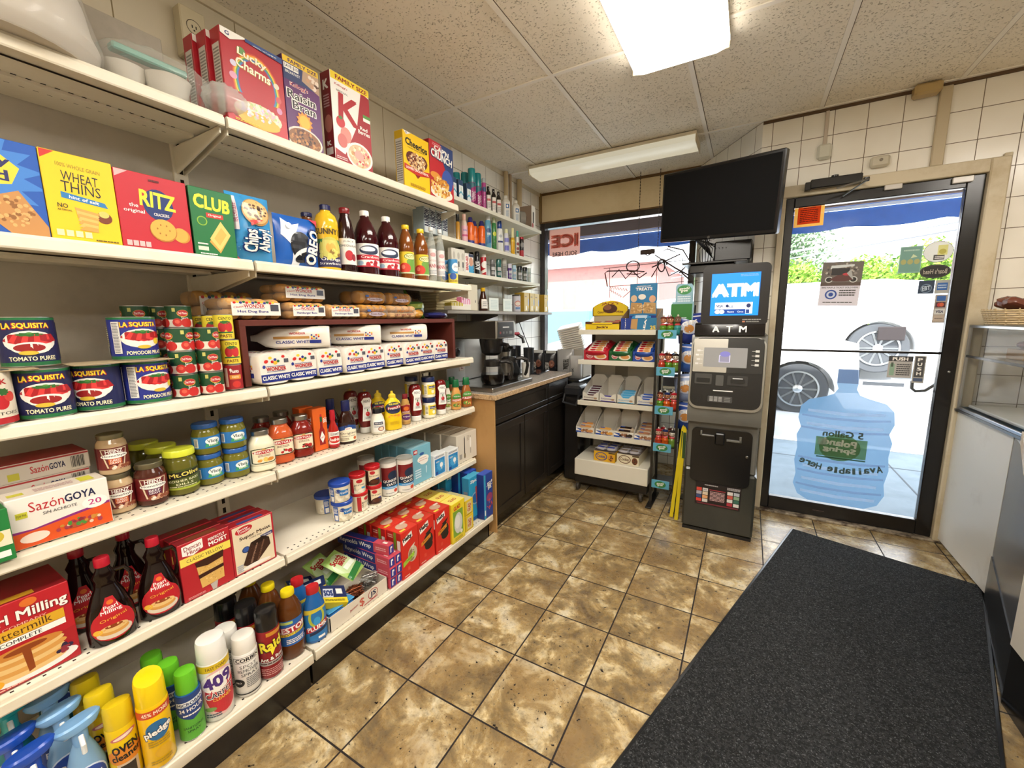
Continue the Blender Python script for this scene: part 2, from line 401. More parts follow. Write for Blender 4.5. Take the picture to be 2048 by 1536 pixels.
def tag(o, label, cat, group=None):
    o['label'] = label; o['category'] = cat
    if group: o['group'] = group
    return o
def struct(mb, name, parent=None, **k):
    o = mb.build(name, parent, **k)
    if not parent: o['kind'] = 'structure'
    return o
def dup(root, loc, rz=0, label=None, group=None):
    r = root.copy(); COL.objects.link(r); r.location = loc; r.rotation_euler = (0, 0, rz)
    if label: r['label'] = label
    if group: r['group'] = group
    elif 'group' in r: del r['group']
    for ch in root.children:
        c = ch.copy(); COL.objects.link(c); c.parent = r
        for g in ch.children:
            d = g.copy(); COL.objects.link(d); d.parent = c
    return r
# ================================================================ the setting
XL, YW, YD, ZC = -1.84, 3.807, 3.19, 2.516
FLOOR = mat_floor(); CEIL = mat_ceiling()
TILE_D = mat_walltile('ceramic_tile_door_wall', 0, .206, -.076, .1524); TILE_L = mat_walltile('ceramic_tile_left_wall', 1, 3.3, -.076)
TILE_A = mat_walltile('ceramic_tile_slanted_wall', 'd', .02, -.076)
def mat_panel():
    m, nt, b = nodes('cream_wall_panel', .5, .35); o = coords(nt); x, y, z = sep(nt, o)
    g = groove(nt, y, .381, 1.042, .004)
    c = mixc(nt, ramp(nt, noise(nt, o, 1.8, 4), [(.4, 0.0), (.75, .6)]), 'cfc5ad', 'bfb08f')
    nt.links.new(mixc(nt, g, c, '857655'), b.inputs['Base Color']); return m
PANEL = mat_panel()
CREAM = mat_stained('cream_painted_metal', 'cfc3a8', 'b5a27c', 5, .45); WHITEW = M('d8d2c6', 'ma'); TAN = mat_stained('tan_plywood_panel', 'e0cda6', 'd2bc90', 3, .6)
BLK = M('191717', 'pl'); GRIME = mat_stained('grimy_threshold', 'a89a84', '3a2a1c', 14, .5, .42, .6)
struct(MB().box(XL - .1, -3.3, -.12, 0, YW + .05, 0, FLOOR).box(0, -3.3, -.12, 3.3, YD + .05, 0, FLOOR), 'floor')
cb = MB().box(XL - .1, -3.3, ZC, 3.3, YW + .12, ZC + .1, CEIL)
ceil = struct(cb, 'ceiling')
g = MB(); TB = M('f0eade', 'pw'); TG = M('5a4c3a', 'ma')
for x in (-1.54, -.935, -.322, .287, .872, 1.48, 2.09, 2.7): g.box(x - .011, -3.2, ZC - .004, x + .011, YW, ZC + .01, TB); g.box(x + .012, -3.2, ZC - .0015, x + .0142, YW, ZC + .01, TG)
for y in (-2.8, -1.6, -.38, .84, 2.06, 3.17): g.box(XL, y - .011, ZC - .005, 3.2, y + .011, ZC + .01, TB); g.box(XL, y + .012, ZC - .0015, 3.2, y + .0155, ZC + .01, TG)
g.build('ceiling_grid', ceil, ang=0)
struct(MB().box(XL - .1, -3.3, 0, XL, 2.42, ZC, PANEL).box(XL - .1, 2.42, 0, XL, YW + .1, ZC, TILE_L), 'wall_left')
struct(MB().box(3.2, -3.3, 0, 3.3, YD + .1, ZC, WHITEW), 'wall_right'); struct(MB().box(XL, -3.3, 0, 3.3, -3.2, ZC, WHITEW), 'wall_back')
# window wall: low wall, tan panel above, slim mullion on the right
w = MB().box(XL, YW, 0, -.41, YW + .1, .72, TILE_D).box(XL, YW, 2.236, -.38, YW + .1, ZC, TAN)
struct(w, 'wall_window')
a, b_ = Vector((-.41, YW)), Vector((.0, YD)); d = (b_ - a).normalized(); n_ = Vector((-d.y, d.x))
w = MB(); w.prism([(a.x, a.y), (b_.x, b_.y), (b_.x + .1, b_.y + .02), (a.x + .1, a.y + .1)], 2, 0, ZC, TILE_A); struct(w, 'wall_slanted')
w = MB().box(0, YD, 0, .118, YD + .12, ZC, TILE_D).box(.118, YD, 2.1, 1.085, YD + .12, ZC, TILE_D).box(1.085, YD, 0, 3.3, YD + .12, ZC, TILE_D); struct(w, 'wall_door')
t = MB().box(XL, -3.2, ZC - .03, XL + .012, YW, ZC, CREAM).box(0, YD - .012, ZC - .02, 3.2, YD, ZC, M('5d4a38', 'ma')); struct(t, 'trim_1')
t = MB(); t.box(XL + .0, YW - .015, 2.236, -.42, YW, 2.25, M('6d5335', 'ma')).box(XL, YW - .03, 2.25, XL + .02, YW, ZC, M('8d744d', 'ma')).box(XL, YW - .012, ZC - .02, -.41, YW, ZC, M('6d5335', 'ma')); struct(t, 'trim_2')
# front window: dark frame, glass
def frame_rect(mb, x0, x1, z0, z1, y0, y1, wd, m, wb=None):
    wb = wb or wd
    mb.box(x0, y0, z0, x0 + wd, y1, z1, m, .003).box(x1 - wd, y0, z0, x1, y1, z1, m, .003).box(x0 + wd, y0, z1 - wd, x1 - wd, y1, z1, m, .003).box(x0 + wd, y0, z0, x1 - wd, y1, z0 + wb, m, .003)
DK = M('241d1a', 'pl')
f = MB(); frame_rect(f, XL + .01, -.415, .72, 2.236, YW - .02, YW + .06, .05, DK, .08); win = struct(f, 'window_1')
MB().box(XL + .06, YW + .02, .8, -.465, YW + .026, 2.186, M('e8f0f4', 'cl0.03')).build('pane', win, ang=0)
MB().box(XL + .012, YW - .045, .70, -.42, YW - .0, .72, CREAM, .003).build('window_sill', win)
# entrance door: cream jambs, black aluminium leaf, glass with stickers
t = MB().box(.118, YD - .03, 0, .154, YD + .06, 2.1, CREAM, .004).box(1.02, YD - .045, 0, 1.092, YD + .06, 2.1, CREAM, .006).box(.118, YD - .035, 2.035, 1.092, YD + .06, 2.102, CREAM, .004)
t.box(1.07, YD - .02, 0, 1.1, YD, 2.12, CREAM, .003).box(.118, YD - .05, 0, 1.092, YD + .05, .014, GRIME, .003); struct(t, 'trim_3')
dr = MB(); x0, x1 = .155, 1.02
dr.box(x0, YD - .012, .016, x0 + .045, YD + .032, 2.034, BLK, .004).box(.95, YD - .012, .016, x1, YD + .032, 2.034, BLK, .004)
dr.box(x0 + .045, YD - .012, 1.975, .95, YD + .032, 2.034, BLK, .004).box(x0 + .045, YD - .012, .016, .95, YD + .032, .105, BLK, .004).box(x0 + .045, YD - .008, 1.095, .95, YD + .028, 1.108, BLK, .003)
dr.face((.45, YD - .0121, .052), (.06, 0, 0), (0, 0, .01), [('l', 0, 0, 1, 1, 1, '4a3a36')])
door = struct(dr, 'door_1')
MB().box(.2, YD + .006, .105, .95, YD + .012, 1.096, M('eef4f6', 'cl0.03')).box(.2, YD + .006, 1.107, .95, YD + .012, 1.976, M('eef4f6', 'cl0.03')).build('pane', door, ang=0)
hd = MB(); hd.tube([(.965, YD + .05, .92), (.93, YD + .075, .875), (.89, YD + .085, .868), (.872, YD + .08, .885), (.868, YD + .07, .93)], .009, M('2a2725', 'pl')); hd.tube([(.965, YD + .032, .92), (.965, YD + .055, .92)], .012, BLK); hd.build('door_handle', door)
MB().lathe([(.006, 0), (.006, .006), (.003, .008)], M('aaaaaa', 'mt'), 10).build('lock_cylinder', door, loc=(.99, YD - .013, 1.0)).rotation_euler = (R(90), 0, 0)
def sticker(name, label, x, z, w_, h, els, bg, cat='sticker', poly=None, rot=0, y=YD + .0035, kd='pr', back=False, th=.0012, group=None, rev=False):
    """flat print stuck on the inside of the glass, art read from indoors (rev: printed to be read from outside)"""
    m = MB()
    if kd == 'tl':
        q = [((px - .5) * w_, 0, (pz - .5) * h) for px, pz in (poly or [(0, 0), (1, 0), (1, 1), (0, 1)])]; tr = tessellate_polygon([[Vector((a, c, 0)) for a, _, c in q]])
        for f in tr: m.add([q[i] for i in f], [(0, 1, 2)], M(bg, 'tl'))
    elif poly: m.prism([((pz - .5) * h, (px - .5) * w_) for px, pz in poly], 1, 0, th, M(bg, kd))
    else: m.box(-w_ / 2, 0, -h / 2, w_ / 2, th, h / 2, M(bg, kd))
    m.face((-w_ / 2, 0, -h / 2), (w_, 0, 0), (0, 0, h), [e for e in els], 'tt' if kd == 'tl' else 'pr', off=.0002)
    o = m.build(name, None, (x, y, z)); o.rotation_euler = (0, R(rot), 0); o['label'] = label; o['category'] = cat
    if rev: o.scale = (-1, 1, 1)
    if group: o['group'] = group
    return o
# ================================================================ shelving
IV = mat_stained('ivory_enamel_steel', 'e4dcc9', 'd4c8ad', 4, .38, .5, .8); GREYP = mat_stained('grey_shelf_back', 'bcb4a5', 'a79e8f', 3, .6)
HOLE = M('2b241c', 'ma')
unit = thing('shelving_unit', 'long ivory metal shelving unit along the left wall, two bays wide with six shelf levels', 'shelving', (-1.6, .75, 0))
def P_(mb, name, **k):   # a part of the unit, built in room coordinates
    o = mb.build(name, unit, **k); o.matrix_parent_inverse = Matrix.Translation((1.6, -.75, 0)); return o
BAYS = [(-.43, .7655), (.7755, 1.965)]
SH = {1: (-1.46, 1.957, 16), 2: (-1.385, 1.514, 16), 3: (-1.385, 1.103, 16), 4: (-1.385, .809, 16), 5: (-1.385, .488, 16), 6: (-1.27, .153, 20)}
for bi, (y0, y1) in enumerate(BAYS):
    P_(MB().box(-1.815, y0, 0, -1.795, y1, 2.27 if bi == 0 else 2.02, GREYP, .002), 'back_panel')
for y in (-.43, .7705, 1.97):
    u = MB(); top = 2.02
    u.box(-1.84, y - .022, 0, -1.785, y + .022, top, IV, .002)
    z = .2
    while z < top - .05: u.box(-1.786, y - .0055, z, -1.7845, y + .0055, z + .022, HOLE); z += .04
    P_(u, 'upright')
for bi, (y0, y1) in enumerate(BAYS):
    for k, (xf, z, dpt) in SH.items():
        m = MB(); xb = -1.793; h = .033 if k < 6 else .042
        m.box(xb, y0, z - .022, xf - .012, y1, z - .003, IV, .001)           # tray
        pr = [(xf - .016, z - .004), (xf - .012, z + .0), (xf - .004, z + .0), (xf - .003, z - .006), (xf + .001, z - .008), (xf + .002, z - h + .004), (xf, z - h), (xf - .014, z - h), (xf - .016, z - h + .004)]
        m.prism([(zz, xx) for xx, zz in pr], 1, y0, y1, IV)                   # front lip with price rail
        m.box(xb + .12, y0 + .01, z - .03, xb + .16, y1 - .01, z - .02, IV).box(xb + .26, y0 + .01, z - .026, xb + .262, y1 - .01, z - .0225, HOLE)
        n = int((y1 - y0 - .06) / .0254)                                       # perforations
        for i in range(n):
            yy = y0 + .035 + i * .0254
            for r_ in ((xf - .028, xf - .052) if k >= 3 else ()):
                if k == 6 and r_ < xf - .04: continue
                m.add([(r_ - .003, yy - .003, z - .0027), (r_ + .003, yy - .003, z - .0027), (r_ + .003, yy + .003, z - .0027), (r_ - .003, yy + .003, z - .0027)], [(0, 1, 2, 3)], HOLE)
            if k < 3:
                for r_ in (xb + .10, xf - .17): m.add([(r_ - .003, yy - .005, z - .0225), (r_ - .003, yy + .005, z - .0225), (r_ + .003, yy + .005, z - .0225), (r_ + .003, yy - .005, z - .0225)], [(0, 1, 2, 3)], HOLE)
        sh = P_(m, 'shelf', ang=.5)
        if k < 6:
            for yb in (y0 + .006, y1 - .006):
                b = MB(); b.prism([(z - .0305, -1.79), (z - .0305, xf - .018), (z - .05, xf - .02), (z - .10, -1.70), (z - .12, -1.79)], 1, yb - .002, yb + .002, IV)
                P_(b, 'bracket', ang=0)
    P_(MB().box(-1.32, y0, .0, -1.30, y1, .111, M('15110f', 'pl')).box(-1.79, y0, .0, -1.32, y0 + .01, .12, M('15110f', 'pl')), 'kick_plate')
P_(MB().box(-1.79, 1.955, 0, -1.30, 1.965, .12, M('15110f', 'pl')), 'kick_plate')
# wall brackets shelves beyond the unit
WS = M('dfdccb', 'pw'); GS = M('9a948c', 'pw')
for k, (z, y0, y1, lab) in enumerate([(2.045, 1.99, 3.23, 'highest'), (1.80, 1.92, 3.10, 'second'), (1.615, 2.0, 3.2, 'third')]):
    m = MB(); m.box(XL + .004, y0, z - .018, -1.552, y1, z - .003, WS, .001).box(-1.556, y0, z - .024, -1.55, y1, z - .0005, WS, .001)
    o = m.build('wall_shelf', None, (0, 0, 0)); tag(o, 'narrow white metal wall shelf by the window, %s of the three white ones' % lab, 'wall shelf', 'white wall shelves')
    for yb in (y0 + .02, (y0 + y1) / 2, y1 - .02):
        b = MB().prism([(z - .0245, XL + .002), (z - .0245, -1.56), (z - .03, -1.56), (z - .085, XL + .002)], 1, yb - .002, yb + .002, WS)
        b.build('bracket', o, ang=0)
    MB().box(-1.7, y0 + .3, z - .0185, -1.64, y0 + .36, z - .018, HOLE).build('slot', o, ang=0)
m = MB(); m.box(XL + .004, 1.95, 1.357, -1.55, 3.45, 1.377, GS, .002); o = m.build('wall_shelf'); tag(o, 'grey metal wall shelf above the coffee machine, lowest of the wall shelves', 'wall shelf')
for yb in (2.1, 2.6, 3.3): MB().prism([(1.3565, XL + .002), (1.3565, -1.6), (1.345, -1.6), (1.28, XL + .002)], 1, yb - .002, yb + .002, GS).build('bracket', o, ang=0)
for i, y in enumerate((2.0, 2.6, 3.08)):
    m = MB(); m.box(XL, y - .012, 1.25, XL + .004, y + .012, 2.3, M('b8ab8c', 'pw'))
    o = m.build('shelf_standard', None, ang=0); tag(o, 'vertical metal wall rail carrying the white shelves, %s' % ['hidden by the shelving end', 'between the two shelf bays', 'nearest the window'][i], 'shelf rail')
for i, (y, r_) in enumerate(((3.10, .02), (3.17, .014), (3.33, .024))):
    m = MB().tube([(XL + .03, y, 2.06 if i < 2 else 1.40), (XL + .03, y, ZC - .001)], r_, M('c4b08a' if i != 1 else 'b09a7e', 'pw'), 12)
    o = m.build('pipe'); tag(o, ['thick cream pipe on the left wall near the corner', 'thin brownish pipe beside the thick cream one', 'cream pipe nearest the window, running down past the shelves'][i], 'pipe')
# ================================================================ products
WT='f4f1ea'
def fit(prof,R_,H_):return[(r*R_,z*H_)for r,z in prof]
def rfun(prof):
    def f(z):
        for(r0,z0),(r1,z1)in zip(prof,prof[1:]):
            if z0<=z<=z1:return r0+(r1-r0)*(z-z0)/max(z1-z0,1e-6)
        return prof[-1][0]
    return f
def boxkind(name,w,h,d,front,base,side=None,top=None,topart=None,lside=None,b=.0015,cut=0):
    """carton with art on its front (+x), optionally on the left side (-y) and top"""
    m=MB();s_=side or base;T_=top or s_
    m.box(-d/2,-w/2,0,d/2,w/2,h,M(base),b,{'+y':M(s_),'-y':M(s_),'+z':M(T_)})
    m.face((d/2,-w/2+b,b),(0,w-2*b,0),(0,0,h-2*b),front)
    if lside:m.face((-d/2+b,-w/2,b),(d-2*b,0,0),(0,0,h-2*b),lside)
    if topart:m.face((d/2-b,-w/2+b,h),(0,w-2*b,0),(-d+2*b,0,0),topart)
    return m.build(name)
def lathekind(name,R_,H_,body,bm,caps=(),lab=None,n=22,p=2,sx=1,rims=None,neckart=None):
    """body of revolution with cap parts and a wrapped label part. body: profile in fractions; caps: (name, profile, material)"""
    m=MB();pf=fit(body,R_,H_);m.lathe(pf,bm,n,sx,1,p)
    if rims:
        for z in rims:m.lathe([(R_*.985,z*H_-.0014),(R_*1.015,z*H_-.0008),(R_*1.015,z*H_+.0008),(R_*.985,z*H_+.0014)],M('c9c7c2','mt'),n,sx,1,p)
    o=m.build(name)
    for nm,pr,mt in caps:
        c=MB();c.lathe(fit(pr,R_,H_),mt,n,sx if nm!='pump' else 1,1,p if nm=='lid' else 2);c.build(nm,o)
    if lab:
        z0,z1,arc,bgc,els=lab[:5]
        l=MB();l.wrap(rfun(pf),z0*H_,z1*H_,arc,els,bgc,'pr',sx,1,p,nv=lab[5]if len(lab)>5 else 1)
        if arc>=360:pass
        l.build('label',o)
    return o
CAN=[(.985,0),(1,.01),(1,.99),(.985,1),(.93,1),(.92,.985)]
JAR=[(.86,0),(.98,.03),(1,.08),(1,.70),(.95,.78),(.78,.86),(.76,.9),(.76,.95)]
JARLID=[(.84,.875),(.86,.885),(.86,.985),(.8,1)]
BOT=[(.9,0),(1,.02),(1,.56),(.97,.62),(.86,.70),(.62,.80),(.40,.88),(.36,.92),(.36,.95)]
BCAP=[(.40,.93),(.42,.935),(.42,.99),(.38,1)]
SLIM=[(.92,0),(1,.02),(1,.50),(.8,.62),(.5,.75),(.42,.84),(.42,.92)]
AERO=[(.96,0),(1,.01),(1,.70),(.97,.715),(.86,.75)]
SHAM=[(.9,0),(1,.02),(1,.35),(.9,.6),(1,.78),(.85,.84)]
def K_lucky(w,h,d):
    arch=[]
    for i,c in enumerate(['c8452e','e8892f','f0cf4a','5fa04e','3f86b8','6a5aa5']):
        r=.40-i*.018;arch.append(('e',.52,.50,r,r*.93,c))
    pic=[('e',.52,.50,.30,.28,'b3202c'),('r',0,0,1,.36,'b3202c'),('p',[(0,0),(1,0),(1,.22),(0,.30)],'c02d38')]
    ch=[('e',.16,.66,.05,.035,'d8d0e6'),('e',.14,.52,.06,.04,'d99ab4'),('e',.3,.84,.07,.04,'6a9a5a'),('e',.86,.62,.05,.035,'ded6c0'),('e',.88,.46,.05,.04,'c85a5a'),('e',.88,.33,.05,.04,'c98ab0')]
    bowl=[('e',.5,.17,.40,.13,'e8d9b8'),('e',.5,.10,.36,.09,'d9b23e'),('n',.5,.2,.36,.085,90,.025,['efe4cc','d8c096','e8b7c0','b9d08a','d8caf0','f7f2e6'],3)]
    f=arch+pic+ch+[('t','Lucky',.47,.79,.46,.10,'b8892a',-8,.06),('t','Lucky',.47,.795,.46,.10,'fdf6dc',-8,.03),('t','Charms',.48,.67,.56,.10,'b8892a',-8,.06),('t','Charms',.48,.675,.56,.10,'fdf6dc',-8,.03)]+bowl
    f+=[('p',[(0,1),(0,.93),(.14,.90),(.38,.985),(.38,1)],WT),('t','G',.1,.955,.06,.04,'1d3a7a',0,.05),('p',[(.38,1),(.38,.965),(1,.93),(1,1)],'2c4a86'),('t','WITH VITAMINS',.7,.965,.4,.015,WT),('l',.1,.02,.5,.05,2,'f0cf4a')]
    return boxkind('cereal_box',w,h,d,f,'b3202c','b9b0a6','c8c2ba',lside=[('r',0,0,1,1,'a8222c'),('r',.12,.08,.88,.84,'cfc8bd'),('l',.18,.12,.82,.8,20,'7a746c')])
def K_raisin(w,h,d):
    f=[('r',0,.93,1,1,'ecc532'),('t','FAMILY SIZE',.55,.963,.8,.04,'4a2a5a',0,.03),('r',0,.74,1,.93,'2c3a6a'),('p',[(.55,.93),(.5,.80),(1,.72),(1,.93)],'b99a80'),('n',.82,.84,.16,.07,14,.05,['5b3d2c','c79a7c','e8d8c8'],2),('r',.02,.86,.42,.92,WT),('t','SAVE $10',.22,.89,.36,.04,'1c2450'),('t','BREAKFAST',.25,.83,.4,.03,WT)]
    f+=[('t',"Kellogg's",.4,.70,.5,.06,WT,0,.03),('t',"Kellogg's",.4,.70,.48,.055,'c4202c',0,.0),('t','Raisin',.45,.59,.8,.10,WT,0,.08),('t','Raisin',.45,.59,.78,.095,'1a1420',0,.02),('t','Bran',.5,.48,.66,.10,WT,0,.08),('t','Bran',.5,.48,.64,.095,'1a1420',0,.02),('b',.48,.32,.24,.12,12,'e8932a'),('e',.48,.32,.15,.075,'f2b53a'),('e',.45,.10,.52,.15,'d9d2c8'),('e',.45,.10,.47,.13,'8a5a34'),('n',.45,.10,.42,.11,80,.035,['b0753f','8a4f28','5b3020','c98d50','3a2018'],5)]
    return boxkind('cereal_box',w,h,d,f,'5c2467','4a1c54')
def K_special(w,h,d):
    f=[('p',[(1,.28),(1,.90),(.78,.93),(.62,.5),(.25,.1),(0,.14),(0,0),(1,0)],'a32430'),('r',0,.915,1,1,'f0d22e'),('t','FAMILY SIZE',.53,.955,.82,.045,'8f1824',0,.04),('t',"Kellogg's",.25,.87,.32,.03,'b8202c',0,.02),('t','SPECIAL',.27,.81,.3,.018,'555555'),('t','K',.42,.63,.5,.30,'b01f2c',-4,.03),('r',.80,.64,1,.68,'5c9a4a'),('r',.8,.6,1,.64,WT),('t','Red',.80,.50,.2,.04,WT,0,.03),('t','Berries',.80,.45,.32,.045,WT,0,.03),('e',.18,.46,.11,.065,'c4313a'),('e',.18,.51,.05,.02,'4c7a3a'),('e',.3,.33,.14,.09,'d98a80'),('e',.2,.25,.12,.08,'c96a66'),('e',.64,.14,.36,.16,'f0ece4'),('e',.64,.14,.31,.135,'d9b894'),('n',.64,.14,.27,.11,70,.03,['e8cfa8','c99a66','f2e0c4','c4414a','d9808a'],8),('e',.62,.15,.13,.055,'d9a49a'),('l',.02,.02,.3,.06,2,'e8c8c8')]
    sd_=[('t','K',.5,.86,.5,.1,WT,0,.05),('e',.55,.42,.4,.1,'b06a60'),('r',.15,.07,.85,.15,'d8d0cc'),('t','K',.5,.2,.4,.05,WT,0,.05),('l',.2,.6,.8,.75,5,'c9a0a4')]
    return boxkind('cereal_box',w,h,d,f,WT,'7c1722','7c1722',lside=sd_)
def heart(cx,cy,w,h):return[(cx+w*(16*math.sin(t)**3)/32,cy+h*(13*math.cos(t)-5*math.cos(2*t)-2*math.cos(3*t)-math.cos(4*t))/30)for t in[6.283*i/28 for i in range(28)]]
def K_cheer(w,h,d):
    f=[('p',[(.02,1),(.3,1),(.12,.94)],WT),('t','G',.12,.975,.06,.03,'1d3a7a',0,.04),('t','Cheerios',.5,.82,.84,.12,'1a1a1a',-3,.045),('t','TOASTED WHOLE GRAIN OAT',.5,.73,.7,.02,'5a4a10'),('p',heart(.5,.5,.84,.44),'5b2418'),('n',.5,.52,.34,.15,150,.028,['d9b283','c4955e','efd9b2','8a4a30'],4),('p',[(0,.42),(.5,.37),(1,.42),(1,.33),(.5,.27),(0,.33)],'c23322'),('t','LOWER CHOLESTEROL',.5,.36,.88,.042,WT,0,.03),('p',[(.4,.28),(.6,.28),(.5,.22)],'8a1f16'),('l',.2,.04,.8,.1,3,'b08a1c')]
    return boxkind('cereal_box',w,h,d,f,'f0c419','d8b01c',lside=[('r',.1,.04,.9,.86,'d9d4cc'),('l',.15,.1,.85,.82,18,'8a8478')])
def K_crunch(w,h,d):
    f=[('p',[(.45,1),(1,1),(1,.35),(.7,.5),(.5,.75)],'2f4478'),('t',"CAP'N",.5,.88,.6,.09,WT,-6,.06),('t','CRUNCH',.5,.76,.92,.14,'20305a',-6,.10),('t','CRUNCH',.5,.765,.88,.125,WT,-6,.05),('e',.72,.38,.24,.2,'3b55a0'),('e',.2,.40,.2,.06,'d9903a'),('e',.45,.12,.48,.12,'e8e0d0'),('n',.42,.22,.42,.17,110,.04,['e8b25a','d18f36','f2cf86','b8752a'],6),('l',.1,.92,.5,.97,2,'e89aa0')]
    return boxkind('cereal_box',w,h,d,f,'b8242e','9a1c26')
def K_honey(w,h,d):
    f=[('b',.3,.62,.75,.55,18,'3f7fcf'),('p',[(.1,.84),(.66,.88),(.84,.72),(.76,.54),(.4,.46),(.1,.50)],'f0d040'),('t','Honey',.46,.76,.62,.12,'2c2a60',0,.03),('t','Maid',.52,.62,.44,.11,'2c2a60',0,.03),('p',[(.4,.3),(.8,.48),(1,.12),(1,0),(.7,0)],'c08a50'),('n',.76,.25,.16,.16,40,.02,['8f5e30','d9a86a'],3),('r',0,0,.5,.1,'1f2c86')]
    return boxkind('cracker_box',w,h,d,f,'1d56b0','163f8a')
def K_wheat(w,h,d):
    f=[('p',[(0,1),(.2,1),(0,.9)],'c8322c'),('t','100% WHOLE GRAIN',.5,.86,.62,.045,'8a7420',-3,.0),('t','WHEAT',.5,.74,.52,.11,'23262c',-3,.0),('t','THINS',.5,.62,.56,.12,'23262c',-3,.0),('p',[(.2,.56),(.82,.50),(.86,.44),(.2,.49)],'2c7ab8'),('t','hint of salt',.52,.50,.42,.035,WT,-6,.03)]
    f+=[('e',.78,.32,.12,.07,'7a3a20'),('e',.78,.36,.08,.04,'c9c46a')]+[('p',[(.36+i*.02,.40-i*.035),(.72-i*.01,.36-i*.03),(.66,.31-i*.03),(.38,.35-i*.035)],['d9a04e','e8b866'][i%2])for i in range(7)]+[('t','NO',.2,.40,.14,.05,'3a3a20',0,.02),('t','ARTIFICIAL',.22,.35,.2,.02,'3a3a20')]+[('r',.06+.13*i,.05,.16+.13*i,.12,'f4e9b0')for i in range(4)]+[('l',.6,.02,.95,.05,1,'6a5a10')]
    return boxkind('cracker_box',w,h,d,f,'f2c81e','d9a820')
def K_ritz(w,h,d):
    f=[('p',[(0,1),(.18,1),(0,.9)],'e8b0b0'),('e',.55,.62,.22,.21,'16306e'),('t','RITZ',.55,.68,.50,.2,'f6e13a',-3,.04),('t','CRACKERS',.58,.49,.22,.04,WT),('t','the',.2,.57,.12,.05,WT,0,.02),('t','original',.2,.49,.28,.06,WT,0,.02),('e',.85,.24,.13,.1,'c98a30'),('e',.83,.25,.12,.1,'e0a848'),('e',.58,.28,.2,.155,'b8782a'),('e',.58,.29,.19,.145,'e2ab4a')]+[('e',.58+.09*math.cos(i),.29+.07*math.sin(i),.012,.012,'a86c22')for i in range(6)]+[('r',.04+.085*i,.03,.11+.085*i,.10,'e8b8b8')for i in range(4)]+[('l',.45,.91,.6,.96,1,'5a1a20')]
    return boxkind('cracker_box',w,h,d,f,'bf2232','9a1a26')
def K_club(w,h,d):
    f=[('t','CLUB',.5,.80,.84,.19,'f2e23a',-4,.05),('r',.33,.585,.74,.655,'c8342c'),('t','Original',.53,.62,.3,.04,WT),('e',.22,.52,.12,.07,'8ab83a'),('e',.22,.52,.095,.055,'2c7a38'),('p',[(.34,.22),(.66,.50),(.86,.34),(.58,.06)],'c9a04a'),('p',[(.36,.27),(.66,.55),(.88,.36),(.58,.10)],'e9c873'),('p',[(.46,.28),(.66,.46),(.78,.36),(.58,.18)],'d8b058'),('l',.06,.16,.3,.2,1,WT),('r',.06,.08,.3,.14,'cfe0c8'),('l',.1,.02,.5,.05,1,WT)]
    return boxkind('cracker_box',w,h,d,f,'17703a','0e4f28')
def bag(name,w,h,d,base,els,seed=1,asp=None,crimp='c',lean=0):
    """pillow pack standing up, flat seams at top and bottom"""
    m=MB();nu,nv=12,14;rn=random.Random(seed);g={}
    for s_ in(1,-1):
        for j in range(nv+1):
            for i in range(nu+1):
                u,v=i/nu,j/nv;k=(max(0,math.sin(math.pi*u))**.35)*(max(0,math.sin(math.pi*min(1,max(0,(v-.04)/.92))))**.4)
                x=s_*(d/2*k*(1+(rn.random()-.5)*.10)+.0006);g[(s_,i,j)]=(x+lean*v,(u-.5)*w,v*h)
    for s_ in(1,-1):
        vs=[g[(s_,i,j)]for j in range(nv+1)for i in range(nu+1)];q=nu+1
        fs=[(j*q+i,j*q+i+1,(j+1)*q+i+1,(j+1)*q+i)[::s_]for j in range(nv)for i in range(nu)]
        m.add(vs,fs,M(base,'pl'))
    for i in(0,nu):
        for j in range(nv):m.add([g[(1,i,j)],g[(1,i,j+1)],g[(-1,i,j+1)],g[(-1,i,j)]],[(0,1,2,3)if i else(3,2,1,0)],M(base,'pl'))
    for j in(0,nv):
        for i in range(nu):m.add([g[(1,i,j)],g[(1,i+1,j)],g[(-1,i+1,j)],g[(-1,i,j)]],[(0,1,2,3)if j else(3,2,1,0)],M(base,'pl'))
    def mp(u,v,o):
        a,b=u*nu,v*nv;i,j=min(nu-1,int(a)),min(nv-1,int(b));a-=i;b-=j
        p=[Vector(g[(1,i+x_,j+y_)])for x_,y_ in((0,0),(1,0),(1,1),(0,1))]
        q=p[0]*(1-a)*(1-b)+p[1]*a*(1-b)+p[2]*a*b+p[3]*(1-a)*b
        return(q.x+o*3,q.y,q.z)
    m.art(els,mp,w/h,'pl',.0006,.00012,nu,nv);return m.build(name)
def K_chips(w,h,d):
    f=[('n',.5,.5,.5,.5,60,.012,['7cc4ea','2c86c8'],3),('e',.56,.74,.33,.2,'b88a50'),('e',.56,.75,.30,.18,'d9b57a'),('n',.56,.75,.26,.14,22,.035,['3a2014','5a3420'],7),('r',.03,.45,.14,.93,'e8e0e6'),('t','REAL CHOCOLATE',.085,.69,.42,.05,'c4286a',90),('t','Chips',.40,.31,.52,.26,'10306e',90,.10),('t','Chips',.40,.31,.5,.24,WT,90,.04),('t','Ahoy!',.70,.33,.52,.24,'10306e',90,.10),('t','Ahoy!',.70,.33,.5,.22,WT,90,.04),('p',[(.34,.60),(.66,.63),(.36,.52)],'c8322c'),('p',[(0,0),(.2,0),(0,.1)],'c8425a')]
    return bag('cookie_bag',w,h,d,'3a94d0',f,3)
